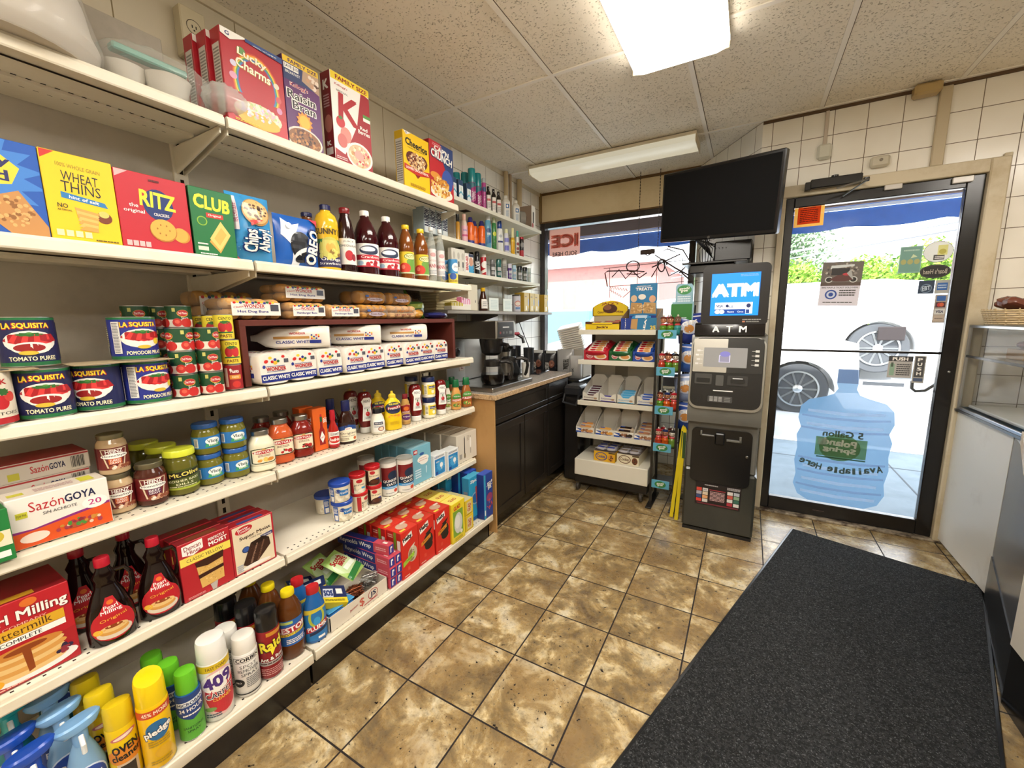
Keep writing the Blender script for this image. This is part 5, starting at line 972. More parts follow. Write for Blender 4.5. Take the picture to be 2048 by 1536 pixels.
ROWS=[
 ('lucky',-1.503,0.886,1.957,0,'red cereal box with a rainbow arch, front of its stack on top shelf','red cereal boxes'),
 ('lucky',-1.561,0.874,1.957,0,'red cereal box directly behind the rainbow cereal box on top shelf','red cereal boxes'),
 ('lucky',-1.619,0.862,1.957,0,'red cereal box furthest back of the rainbow boxes on top shelf','red cereal boxes'),
 ('raisin',-1.52,1.068,1.957,0,'purple bran cereal box with yellow top band on top shelf',''),
 ('special',-1.505,1.276,1.957,0,'white cereal box with a big red letter and berries on top shelf',''),
 ('cheer',-1.503,1.658,1.957,0,'yellow oat cereal box with heart shaped bowl on top shelf',''),
 ('crunch',-1.503,1.852,1.957,0,'red and blue cereal box at right end of top shelf',''),
 ('honey',-1.445,0.238,1.514,0,'blue graham cracker box at far left of second shelf',''),
 ('wheat',-1.445,0.397,1.514,0,'yellow wheat cracker box with blue ribbon on second shelf',''),
 ('ritz',-1.445,0.539,1.514,0,'red round cracker box with yellow lettering on second shelf',''),
 ('club',-1.443,0.68,1.514,0,'green cracker box, front one on second shelf',''),
 ('club',-1.513,0.652,1.514,0,'green cracker box mostly hidden behind the front green box',''),
 ('chips',-1.46,0.807,1.514,0,'light blue cookie bag with crimped top on second shelf',''),
 ('oreo',-1.455,0.966,1.514,0,'royal blue sandwich cookie pack leaning on second shelf',''),
 ('juice_mott',-1.57,1.096,1.514,-21,'blue capped juice bottle behind the royal blue cookie pack',''),
 ('sunny',-1.455,1.097,1.514,-22,'yellow punch bottle with dark blue cap on second shelf',''),
 ('pom',-1.444,1.177,1.514,-24,'dark red pomegranate juice bottle with red cap on second shelf',''),
 ('cran',-1.461,1.293,1.514,-25,'large cranberry juice bottle with white cap, left of the pair','cranberry juice bottles'),
 ('cran',-1.461,1.414,1.514,-26,'large cranberry juice bottle with white cap, right of the pair','cranberry juice bottles'),
 ('motts',-1.443,1.517,1.514,-28,'yellow capped apple juice bottle, left of the pair','apple juice bottles'),
 ('motts',-1.444,1.622,1.514,-29,'yellow capped apple juice bottle, right of the pair','apple juice bottles'),
 ('pana',-1.43,1.686,1.514,-30,'clear water bottle with white cap, left of the pair','water bottles'),
 ('pana',-1.43,1.755,1.514,-30,'clear water bottle with white cap, right of the pair','water bottles'),
 ('saltcan',-1.436,1.866,1.514,-31,'blue and yellow canister at right end of second shelf',''),
 ('saltcan',-1.496,1.873,1.514,-31,'blue and yellow canister half hidden behind the end canister',''),
 ('bigcan_w',-1.43,0.181,1.103,-4,'white and red tomato can cut by the left picture edge',''),
 ('puree',-1.439,0.281,1.103,-7,'navy tomato puree can standing on shelf below the stacked one','navy tomato puree cans'),
 ('puree',-1.451,0.377,1.103,-35,'navy tomato puree can turned with its white nutrition panel to the right','navy tomato puree cans'),
 ('pelati',-1.448,0.475,1.103,14,'blue peeled tomato can standing on the third shelf','blue peeled tomato cans'),
 ('puree',-1.485,0.279,1.2215,-6,'navy tomato puree can stacked on top at far left','navy tomato puree cans'),
 ('pelati',-1.474,0.471,1.2215,5,'blue peeled tomato can stacked on another can','blue peeled tomato cans'),
 ('sauce',-1.442,0.564,1.103,-13,'small green tomato sauce can, bottom of the front left stack','small green tomato sauce cans'),
 ('sauce',-1.442,0.564,1.171,-14,'small green tomato sauce can, middle of the front left stack','small green tomato sauce cans'),
 ('sauce',-1.442,0.564,1.238,20,'small green tomato sauce can, top of the front left stack','small green tomato sauce cans'),
 ('sauce',-1.439,0.631,1.103,-14,'small green tomato sauce can, bottom of the front right stack','small green tomato sauce cans'),
 ('sauce',-1.439,0.631,1.171,-14,'small green tomato sauce can, middle of the front right stack','small green tomato sauce cans'),
 ('sauce',-1.439,0.631,1.238,20,'small green tomato sauce can, top of the front right stack','small green tomato sauce cans'),
 ('sauce',-1.592,0.52,1.304,-11,'small green tomato sauce can at left of the rear stack','small green tomato sauce cans'),
 ('sauce',-1.532,0.605,1.304,-13,'small green tomato sauce can on the rear stack, right one','small green tomato sauce cans'),
 ('sauce',-1.632,0.592,1.304,-12,'small green tomato sauce can on the rear stack, middle one','small green tomato sauce cans'),
 ('sauce',-1.592,0.52,1.103,-11,'small green tomato sauce can under the left rear can, bottom layer','small green tomato sauce cans'),
 ('sauce',-1.592,0.52,1.17,-11,'small green tomato sauce can under the left rear can, second layer','small green tomato sauce cans'),
 ('sauce',-1.592,0.52,1.237,-11,'small green tomato sauce can under the left rear can, third layer','small green tomato sauce cans'),
 ('sauce',-1.532,0.605,1.103,-13,'small green tomato sauce can under the right rear can, bottom layer','small green tomato sauce cans'),
 ('sauce',-1.532,0.605,1.17,-13,'small green tomato sauce can under the right rear can, second layer','small green tomato sauce cans'),
 ('sauce',-1.532,0.605,1.237,-13,'small green tomato sauce can under the right rear can, third layer','small green tomato sauce cans'),
 ('sauce',-1.632,0.592,1.103,-12,'small green tomato sauce can under the middle rear can, bottom layer','small green tomato sauce cans'),
 ('sauce',-1.632,0.592,1.17,-12,'small green tomato sauce can under the middle rear can, second layer','small green tomato sauce cans'),
 ('sauce',-1.632,0.592,1.237,-12,'small green tomato sauce can under the middle rear can, third layer','small green tomato sauce cans'),
 ('hunts',-1.45,0.7,1.103,-15,'slim red tomato paste can at the bottom by the brown crate',''),
 ('cento',-1.456,0.703,1.185,-15,'slim yellow tomato paste can, middle of the column by the crate','yellow tomato paste cans'),
 ('cento',-1.456,0.692,1.265,-15,'slim yellow tomato paste can, top of the column by the crate','yellow tomato paste cans'),
 ('cento',-1.521,0.688,1.103,-15,'slim yellow tomato paste can, lowest in second row behind the front column','yellow tomato paste cans'),
 ('cento',-1.521,0.688,1.183,-15,'slim yellow tomato paste can, middle in second row behind the front column','yellow tomato paste cans'),
 ('cento',-1.521,0.688,1.263,-15,'slim yellow tomato paste can, top in second row behind the front column','yellow tomato paste cans'),
 ('cento',-1.586,0.684,1.103,-14,'slim yellow tomato paste can, lowest in third row behind the front column','yellow tomato paste cans'),
 ('cento',-1.586,0.684,1.183,-14,'slim yellow tomato paste can, middle in third row behind the front column','yellow tomato paste cans'),
 ('cento',-1.586,0.684,1.263,-14,'slim yellow tomato paste can, top in third row behind the front column','yellow tomato paste cans'),
 ('sazon',-1.446,0.268,0.809,0,'white and orange seasoning box with large lettering on fourth shelf',''),
 ('sazonflat',-1.552,0.268,0.9,0,'flat white and red seasoning box, second from the top of the stack','flat seasoning boxes'),
 ('sazonflat',-1.552,0.271,0.9455,0,'flat white and red seasoning box, topmost of the stack','flat seasoning boxes'),
 ('sazonflat',-1.552,0.272,0.809,0,'flat white and red seasoning box, lowest of four in the stack','flat seasoning boxes'),
 ('sazonflat',-1.552,0.272,0.8545,0,'flat white and red seasoning box, second from the bottom of the stack','flat seasoning boxes'),
 ('greenbox',-1.4,0.155,0.809,0,'green box cut by the left edge on fourth shelf',''),
 ('gravy_t',-1.473,0.389,0.809,-9,'pale turkey gravy jar standing on the shelf under another','turkey gravy jars'),
 ('gravy_t',-1.473,0.389,0.919,-9,'pale turkey gravy jar stacked on top of another','turkey gravy jars'),
 ('gravy_b',-1.457,0.455,0.809,-10,'dark beef gravy jar beside the turkey gravy',''),
 ('olive',-1.47,0.533,0.809,-12,'pickle jar with lime lid, front one','lime lidded pickle jars'),
 ('olive',-1.565,0.524,0.809,-11,'pickle jar with lime lid, second in line','lime lidded pickle jars'),
 ('olive',-1.66,0.512,0.809,-10,'pickle jar with lime lid, furthest back','lime lidded pickle jars'),
 ('vlasic',-1.48,0.612,0.809,-13,'relish jar with blue lid, bottom left of four','blue lidded relish jars'),
 ('vlasic',-1.479,0.612,0.908,-10,'relish jar with blue lid, top left of four','blue lidded relish jars'),
 ('vlasic',-1.47,0.687,0.809,-12,'relish jar with blue lid, bottom right of four','blue lidded relish jars'),
 ('vlasic',-1.47,0.687,0.908,-17,'relish jar with blue lid, top right of four','blue lidded relish jars'),
 ('bert_w',-1.455,0.764,0.809,-17,'square jar of white alfredo sauce on fourth shelf',''),
 ('bert_o',-1.474,0.844,0.809,-18,'jar of orange vodka sauce between white and red sauce jars',''),
 ('bert_r',-1.471,0.925,0.809,-19,'jar of dark red pasta sauce next to the orange pepper sauce carton',''),
 ('bert_r',-1.568,0.835,0.809,-17,'red pasta sauce jar behind the white and orange jars','red sauce jars behind the front row'),
 ('bert_r',-1.598,0.928,0.809,-18,'red pasta sauce jar behind the orange and red jars','red sauce jars behind the front row'),
 ('tabasco',-1.472,0.995,0.809,0,'orange pepper sauce carton with bottle picture, front one','orange pepper sauce cartons'),
 ('tabasco',-1.534,0.981,0.809,0,'orange pepper sauce carton behind the front carton','orange pepper sauce cartons'),
 ('franks',-1.442,1.046,0.809,-22,'slim red hot sauce bottle beside the orange carton',''),
 ('bbq',-1.45,1.117,0.809,-23,'brown barbecue sauce bottle with navy cap, front one','barbecue sauce bottles'),
 ('bbq',-1.535,1.107,0.809,-21,'brown barbecue sauce bottle with navy cap, behind the front one','barbecue sauce bottles'),
 ('ketchup',-1.514,1.272,0.809,-19,'upside down ketchup bottle between barbecue sauce and small mayonnaise','upside down ketchup bottles'),
 ('ketchup',-1.594,1.261,0.809,-18,'upside down ketchup bottle behind the leftmost front ketchup','upside down ketchup bottles'),
 ('mayo_s',-1.448,1.282,0.809,-25,'small round mayonnaise jar with black lid in front of the yellow mustard',''),
 ('mustard',-1.439,1.369,0.809,-26,'bright yellow mustard squeeze bottle, front one','yellow mustard bottles'),
 ('mustard',-1.514,1.351,0.809,-25,'yellow mustard squeeze bottle, second from the front','yellow mustard bottles'),
 ('mustard',-1.589,1.339,0.809,-24,'yellow mustard squeeze bottle, third from the front','yellow mustard bottles'),
 ('mustard',-1.664,1.315,0.809,-23,'yellow mustard squeeze bottle, furthest back','yellow mustard bottles'),
 ('dijon',-1.452,1.466,0.809,-27,'tan honey mustard bottle with dark red cap',''),
 ('ketchup',-1.46,1.547,0.809,-23,'upside down ketchup bottle right of the tan honey mustard','upside down ketchup bottles'),
 ('hell',-1.446,1.634,0.809,-25,'mayonnaise jar with blue lid, lower of the stack','blue lidded mayonnaise jars'),
 ('hell',-1.446,1.634,0.918,-27,'mayonnaise jar with blue lid, top of the front stack','blue lidded mayonnaise jars'),
 ('hell',-1.546,1.614,0.809,-26,'mayonnaise jar with blue lid, bottom of the rear stack','blue lidded mayonnaise jars'),
 ('hell',-1.546,1.614,0.918,-26,'mayonnaise jar with blue lid, top of the rear stack','blue lidded mayonnaise jars'),
 ('ketchup',-1.443,1.727,0.809,-25,'upside down ketchup bottle right of the mayonnaise jars','upside down ketchup bottles'),
 ('wish_w',-1.477,1.826,0.809,-31,'white ranch dressing bottle with green cap behind the front dressings',''),
 ('wish_a',-1.438,1.858,0.809,-31,'orange dressing bottle with green cap at shelf end',''),
 ('wish_b',-1.428,1.944,0.809,-32,'brown dressing bottle with green cap, last on the shelf',''),
 ('wish_b',-1.518,1.924,0.809,-31,'brown dressing bottle with green cap, second row at shelf end',''),
 ('pancake',-1.495,0.168,0.488,0,'red pancake mix box with stack of pancakes, front one','red pancake mix boxes'),
 ('syrup',-1.418,0.319,0.488,-8,'dark syrup bottle beside the pancake mix box','dark syrup bottles with red caps'),
 ('syrup',-1.538,0.3,0.488,-7,'dark syrup bottle behind the one beside the pancake box','dark syrup bottles with red caps'),
 ('syrup',-1.425,0.426,0.488,-10,'dark syrup bottle beside the yellow cake mix box','dark syrup bottles with red caps'),
 ('syrup',-1.545,0.399,0.488,-9,'dark syrup bottle behind the one beside the cake mix','dark syrup bottles with red caps'),
 ('duncan',-1.427,0.543,0.488,0,'red cake mix box with yellow cake slice, front one','red yellow cake mix boxes'),
 ('duncan',-1.472,0.541,0.488,0,'red cake mix box directly behind the yellow cake box','red yellow cake mix boxes'),
 ('duncan',-1.517,0.535,0.488,0,'red cake mix box third in the yellow cake row','red yellow cake mix boxes'),
 ('betty',-1.43,0.684,0.488,0,'red edged cake mix box with chocolate cake slice, front one','chocolate cake mix boxes'),
 ('betty',-1.475,0.681,0.488,0,'chocolate cake mix box directly behind the front chocolate box','chocolate cake mix boxes'),
 ('betty',-1.52,0.676,0.488,0,'chocolate cake mix box third in line','chocolate cake mix boxes'),
 ('frost_b',-1.451,1.065,0.488,-17,'blue lidded vanilla frosting tub, lower front','blue lidded frosting tubs'),
 ('frost_b',-1.451,1.059,0.573,-25,'blue lidded vanilla frosting tub, on top of another','blue lidded frosting tubs'),
 ('frost_b',-1.573,1.072,0.488,30,'blue lidded vanilla frosting tub standing alone at the back','blue lidded frosting tubs'),
 ('frost_r',-1.451,1.157,0.488,15,'cream frosting tub with red lid, lower left','red lidded frosting tubs'),
 ('frost_r',-1.451,1.151,0.573,-25,'cream frosting tub with red lid, on the upper left','red lidded frosting tubs'),
 ('frost_c',-1.449,1.237,0.488,-24,'chocolate frosting tub with red lid, lower right','red lidded frosting tubs'),
 ('frost_c',-1.449,1.233,0.58,-26,'chocolate frosting tub with red lid, on the upper right','red lidded frosting tubs'),
 ('oats',-1.467,1.343,0.488,-25,'round oat canister, left one at the front','round oat canisters'),
 ('oats',-1.593,1.321,0.488,-24,'round oat canister behind the left front one','round oat canisters'),
 ('oats',-1.427,1.414,0.488,-27,'round oat canister, right one at the front','round oat canisters'),
 ('gvbox',-1.445,1.529,0.488,0,'light blue carton with white speech cloud, front one','light blue cartons'),
 ('gvbox',-1.497,1.537,0.488,0,'light blue carton, second from the front','light blue cartons'),
 ('gvbox',-1.549,1.533,0.488,0,'light blue carton, third from the front','light blue cartons'),
 ('gvbox',-1.601,1.529,0.488,0,'light blue carton, fourth from the front','light blue cartons'),
 ('gvbox',-1.653,1.525,0.488,0,'light blue carton, furthest back','light blue cartons'),
 ('bulb',-1.431,1.65,0.488,0,'blue and white light bulb box, left one','light bulb boxes'),
 ('bulb',-1.415,1.746,0.488,0,'blue and white light bulb box, right one','light bulb boxes'),
 ('cutlery',-1.465,1.911,0.488,0,'white cutlery box with spoon print, front one','white cutlery boxes'),
 ('cutlery',-1.577,1.901,0.488,0,'white cutlery box with spoon print, second row','white cutlery boxes'),
 ('cutlery',-1.689,1.891,0.488,0,'white cutlery box with spoon print, third row','white cutlery boxes'),
 ('spray_lb',-1.349,0.214,0.153,-5,'light blue trigger spray bottle, front of three','light blue trigger sprays'),
 ('spray_lb',-1.434,0.202,0.153,-5,'light blue trigger spray bottle, second of three','light blue trigger sprays'),
 ('spray_lb',-1.513,0.2,0.153,-5,'light blue trigger spray bottle, third of three','light blue trigger sprays'),
 ('spray_bl',-1.354,0.137,0.153,-3,'royal blue trigger spray bottle, front of two','royal blue trigger sprays'),
 ('spray_bl',-1.439,0.125,0.153,-3,'royal blue trigger spray bottle, second of two','royal blue trigger sprays'),
 ('spray_te',-1.542,0.137,0.153,-3,'bright teal trigger spray bottle behind the royal blue ones',''),
 ('spray_dt',-1.694,0.239,0.153,-5,'dark teal trigger spray bottle in the rear row',''),
 ('oven',-1.331,0.28,0.153,-7,'yellow oven cleaner aerosol can, front one','yellow oven cleaner cans'),
 ('oven',-1.416,0.269,0.153,-6,'yellow oven cleaner aerosol can, second in line','yellow oven cleaner cans'),
 ('oven',-1.499,0.264,0.153,-6,'yellow oven cleaner aerosol can, third in line','yellow oven cleaner cans'),
 ('pledge',-1.305,0.339,0.153,-9,'yellow furniture polish aerosol can with red band',''),
 ('microban',-1.311,0.417,0.153,-11,'disinfectant spray can with green cap, front one','green capped disinfectant sprays'),
 ('microban',-1.386,0.406,0.153,-10,'disinfectant spray can with green cap, second in line','green capped disinfectant sprays'),
 ('microban',-1.461,0.394,0.153,-9,'disinfectant spray can with green cap, third in line','green capped disinfectant sprays'),
 ('four09',-1.318,0.488,0.153,-12,'white carpet cleaner aerosol can with red cloud',''),
 ('corbin',-1.32,0.575,0.153,-14,'white spray can with black lettering, front one','white spray cans with black print'),
 ('corbin',-1.4,0.561,0.153,-13,'white spray can with black lettering, behind the front one','white spray cans with black print'),
 ('raid',-1.32,0.649,0.153,-16,'dark red insect spray can with black cap, front one','insect spray cans with black caps'),
 ('raid',-1.405,0.631,0.153,-15,'dark red insect spray can with black cap, second in line','insect spray cans with black caps'),
 ('raid',-1.49,0.609,0.153,-13,'dark red insect spray can with black cap, furthest back','insect spray cans with black caps'),
 ('lestoil',-1.332,0.733,0.153,-17,'amber cleaner bottle with yellow cap, front one','amber cleaner bottles with yellow caps'),
 ('lestoil',-1.422,0.717,0.153,-16,'amber cleaner bottle with yellow cap, second in line','amber cleaner bottles with yellow caps'),
 ('lestoil',-1.512,0.701,0.153,-15,'amber cleaner bottle with yellow cap, third in line','amber cleaner bottles with yellow caps'),
 ('plumr',-1.32,0.817,0.153,-19,'blue drain opener bottle with red cap, front one','drain opener bottles with red caps'),
 ('plumr',-1.41,0.816,0.153,-18,'blue drain opener bottle with red cap, behind the front one','drain opener bottles with red caps'),
 ('jsbox',-1.394,1.0,0.153,0,'open white carton full of scouring pads on the lowest shelf',''),
 ('foil',-1.431,1.162,0.153,0,'foil wrap box, bottom left of the stack','foil wrap boxes'),
 ('hefty_c',-1.325,1.276,0.153,0,'red trash bag box with clear bag picture, front one','red trash bag boxes'),
 ('hefty_c',-1.417,1.272,0.153,0,'red trash bag box, second in the clear bag row','red trash bag boxes'),
 ('hefty_c',-1.509,1.268,0.153,0,'red trash bag box, third in the clear bag row','red trash bag boxes'),
 ('hefty_b',-1.332,1.395,0.153,0,'red trash bag box with black bag picture, left of two in front','red trash bag boxes'),
 ('hefty_b',-1.424,1.391,0.153,0,'red trash bag box, second behind the left black bag box','red trash bag boxes'),
 ('hefty_b',-1.516,1.39,0.153,0,'red trash bag box, third behind the left black bag box','red trash bag boxes'),
 ('hefty_b',-1.325,1.511,0.153,0,'red trash bag box with black bag picture, right of two in front','red trash bag boxes'),
 ('hefty_b',-1.417,1.508,0.153,0,'red trash bag box, second behind the right black bag box','red trash bag boxes'),
 ('hefty_b',-1.509,1.504,0.153,0,'red trash bag box, third behind the right black bag box','red trash bag boxes'),
 ('glad',-1.309,1.626,0.153,0,'yellow and green kitchen bag box, front one','yellow kitchen bag boxes'),
 ('glad',-1.391,1.624,0.153,0,'yellow and green kitchen bag box, second in line','yellow kitchen bag boxes'),
 ('glad',-1.473,1.622,0.153,0,'yellow and green kitchen bag box, third in line','yellow kitchen bag boxes'),
 ('glad',-1.555,1.618,0.153,0,'yellow and green kitchen bag box, fourth in line','yellow kitchen bag boxes'),
 ('glad2',-1.322,1.741,0.153,0,'small yellow bag box, lower front of the stack','small yellow bag boxes'),
 ('glad2',-1.322,1.741,0.244,0,'small yellow bag box, upper front of the stack','small yellow bag boxes'),
 ('glad2',-1.404,1.74,0.153,0,'small yellow bag box, lower second row','small yellow bag boxes'),
 ('glad2',-1.404,1.74,0.244,0,'small yellow bag box, upper second row','small yellow bag boxes'),
 ('glad2',-1.486,1.73,0.153,0,'small yellow bag box, lower third row','small yellow bag boxes'),
 ('glad2',-1.486,1.735,0.244,0,'small yellow bag box, upper third row','small yellow bag boxes'),
 ('ziploc',-1.346,1.858,0.153,0,'light blue zipper bag box standing left of the dark blue one','blue zipper bag boxes'),
 ('ziploc',-1.5,1.84,0.153,0,'light blue zipper bag box, second row','blue zipper bag boxes'),
 ('ziploc',-1.551,1.835,0.153,0,'light blue zipper bag box, third row','blue zipper bag boxes'),
 ('ziploc_d',-1.295,1.92,0.153,0,'dark blue zipper bag box at shelf end by the counter','blue zipper bag boxes'),
 ('ziploc_d',-1.397,1.9,0.153,0,'dark blue zipper bag box, second row','blue zipper bag boxes'),
 ('ziploc_d',-1.449,1.88,0.153,0,'dark blue zipper bag box, third row','blue zipper bag boxes'),
 ('wipes',-1.6,2.08,2.045,0,'blue and white pack, left of three on highest wall shelf','blue and white wipe packs'),
 ('wipes',-1.6,2.146,2.045,0,'blue and white pack, middle of three on highest wall shelf','blue and white wipe packs'),
 ('wipes',-1.6,2.23,2.045,0,'blue and white pack, right of three on highest wall shelf','blue and white wipe packs'),
 ('hair',-1.611,2.321,2.045,-33,'teal capped hair spray can, tall front one','teal capped hair sprays'),
 ('hair',-1.629,2.415,2.045,-34,'teal capped hair spray can right of the tall front one','teal capped hair sprays'),
 ('hair',-1.693,2.357,2.045,-33,'teal capped hair spray can behind the white packs, right','teal capped hair sprays'),
 ('hair',-1.739,2.33,2.045,-32,'teal capped hair spray can behind the white packs, left','teal capped hair sprays'),
 ('pinkspray',-1.596,2.438,2.045,-34,'slim pink and silver spray can beside the hair sprays',''),
 ('perox',-1.601,2.499,2.045,-34,'black bottle with white label, left of three on highest wall shelf','dark peroxide bottles'),
 ('perox',-1.601,2.567,2.045,-35,'black bottle with white label, middle of three on highest wall shelf','dark peroxide bottles'),
 ('perox',-1.601,2.633,2.045,-35,'black bottle with white label, right of three on highest wall shelf','dark peroxide bottles'),
 ('alcohol',-1.619,2.765,2.045,-36,'translucent white bottle with blue print, left of two','white alcohol bottles'),
 ('alcohol',-1.619,2.914,2.045,-37,'translucent white bottle with blue print, right of two','white alcohol bottles'),
 ('tape',-1.627,3.007,2.045,-37,'grey tape roll standing on highest wall shelf',''),
 ('hookbox',-1.655,3.184,2.045,0,'small brown and white carton at far end of highest wall shelf',''),
 ('rainbow',-1.62,1.992,1.8,0,'white carton with vertical lettering, first from right on the second wall shelf','white boxes with vertical lettering'),
 ('rainbow',-1.62,1.937,1.8,0,'white carton with vertical lettering, second from right on the second wall shelf','white boxes with vertical lettering'),
 ('rainbow',-1.62,1.886,1.8,0,'white carton with vertical lettering, third from right on the second wall shelf','white boxes with vertical lettering'),
 ('rainbow',-1.62,1.835,1.8,0,'white carton with vertical lettering, fourth from right on the second wall shelf','white boxes with vertical lettering'),
 ('cologne',-1.598,2.14,1.8,-32,'slim amber cologne bottle with black and white cap',''),
 ('babyoil',-1.607,2.218,1.8,-32,'clear baby oil bottle with pink cap and label',''),
 ('sunscreen',-1.609,2.289,1.8,-33,'orange sunscreen spray with blue cap, left of three','orange sunscreen sprays'),
 ('sunscreen',-1.648,2.39,1.8,-33,'orange sunscreen spray with blue cap, middle of three','orange sunscreen sprays'),
 ('sunscreen',-1.605,2.414,1.8,-34,'orange sunscreen spray with blue cap, right of three','orange sunscreen sprays'),
 ('condb',-1.61,2.501,1.8,-34,'light blue hair conditioner bottle with white cap',''),
 ('condg',-1.608,2.577,1.8,-35,'green shampoo bottle with pale cap',''),
 ('hns',-1.612,2.659,1.8,-35,'white shampoo bottle with large blue cap',''),
 ('purp',-1.606,2.745,1.8,-36,'small white and purple bottle on second wall shelf',''),
 ('yelb',-1.602,2.835,1.8,-36,'yellow bottle with cream cap on second wall shelf',''),
 ('tealc',-1.604,2.912,1.8,-37,'white bottle with round teal cap on second wall shelf',''),
 ('blackred',-1.602,2.977,1.8,-37,'small black and red can last on second wall shelf',''),
 ('plug',-1.595,2.068,1.615,0,'white hanging pack, left of three on third wall shelf','white plug-in packs'),
 ('plug',-1.595,2.113,1.615,0,'white hanging pack, middle of three on third wall shelf','white plug-in packs'),
 ('plug',-1.595,2.158,1.615,0,'white hanging pack, right of three on third wall shelf','white plug-in packs'),
 ('bandaid',-1.6,2.228,1.615,0,'white, red and blue bandage box on third wall shelf',''),
 ('blackc',-1.608,2.356,1.615,-33,'black body spray can beside the bandage box',''),
 ('blackc',-1.658,2.361,1.615,-33,'black body spray can behind the bandage box',''),
 ('redwhite',-1.611,2.435,1.615,-34,'red and white shaving cream can on third wall shelf',''),
 ('deo_g',-1.608,2.55,1.615,-35,'dark grey deodorant stick on the third wall shelf','deodorant sprays on the third wall shelf'),
 ('deo_t',-1.609,2.635,1.615,-35,'dark teal deodorant stick on the third wall shelf','deodorant sprays on the third wall shelf'),
 ('deo_w',-1.608,2.713,1.615,-36,'silver deodorant stick on the third wall shelf','deodorant sprays on the third wall shelf'),
 ('deo_p',-1.606,2.79,1.615,-36,'purple deodorant stick on the third wall shelf','deodorant sprays on the third wall shelf'),
 ('deo_b',-1.606,2.86,1.615,-36,'pale blue deodorant stick on the third wall shelf','deodorant sprays on the third wall shelf'),
 ('deo_k',-1.611,2.957,1.615,-37,'black and grey razor pack on third wall shelf',''),
 ('deo_k',-1.611,3.045,1.615,-37,'black bottle near the far end of third wall shelf',''),
 ('deo_w2',-1.606,3.113,1.615,-38,'pale green bottle at the far end of third wall shelf',''),
 ('card',-1.577,2.507,1.38,0,'pale printed card, left on the lowest wall shelf','printed cards on the lowest wall shelf'),
 ('card',-1.578,2.699,1.38,0,'pale printed card, right on the lowest wall shelf','printed cards on the lowest wall shelf'),
 ('syrupc',-1.612,2.425,1.38,-34,'clear syrup bottle with yellow cap on lowest wall shelf',''),
 ('sugar',-1.623,2.92,1.38,-37,'round canister with red emblem on lowest wall shelf',''),
 ('tea',-1.615,2.997,1.38,0,'yellow tea box, first from left on the lowest wall shelf','yellow tea boxes'),
 ('tea',-1.615,3.098,1.38,0,'yellow tea box, second from left on the lowest wall shelf','yellow tea boxes'),
 ('tea',-1.615,3.186,1.38,0,'yellow tea box, third from left on the lowest wall shelf','yellow tea boxes'),
 ('tea',-1.615,3.375,1.38,0,'yellow tea box, fourth from left on the lowest wall shelf','yellow tea boxes'),
 ('napkin',-1.691,2.031,1.38,0,'stack of folded cream napkins on lowest wall shelf',''),
 ('pinkbox',-1.61,2.184,1.38,0,'box of pink and white sweetener packets',''),
 ('yelpack',-1.584,2.057,1.38,0,'bundle of yellow sugar packets in clear wrap',''),
 ('switchbox',-1.63,2.287,1.38,0,'cream metal box with black hole behind the sweetener packets',''),
]

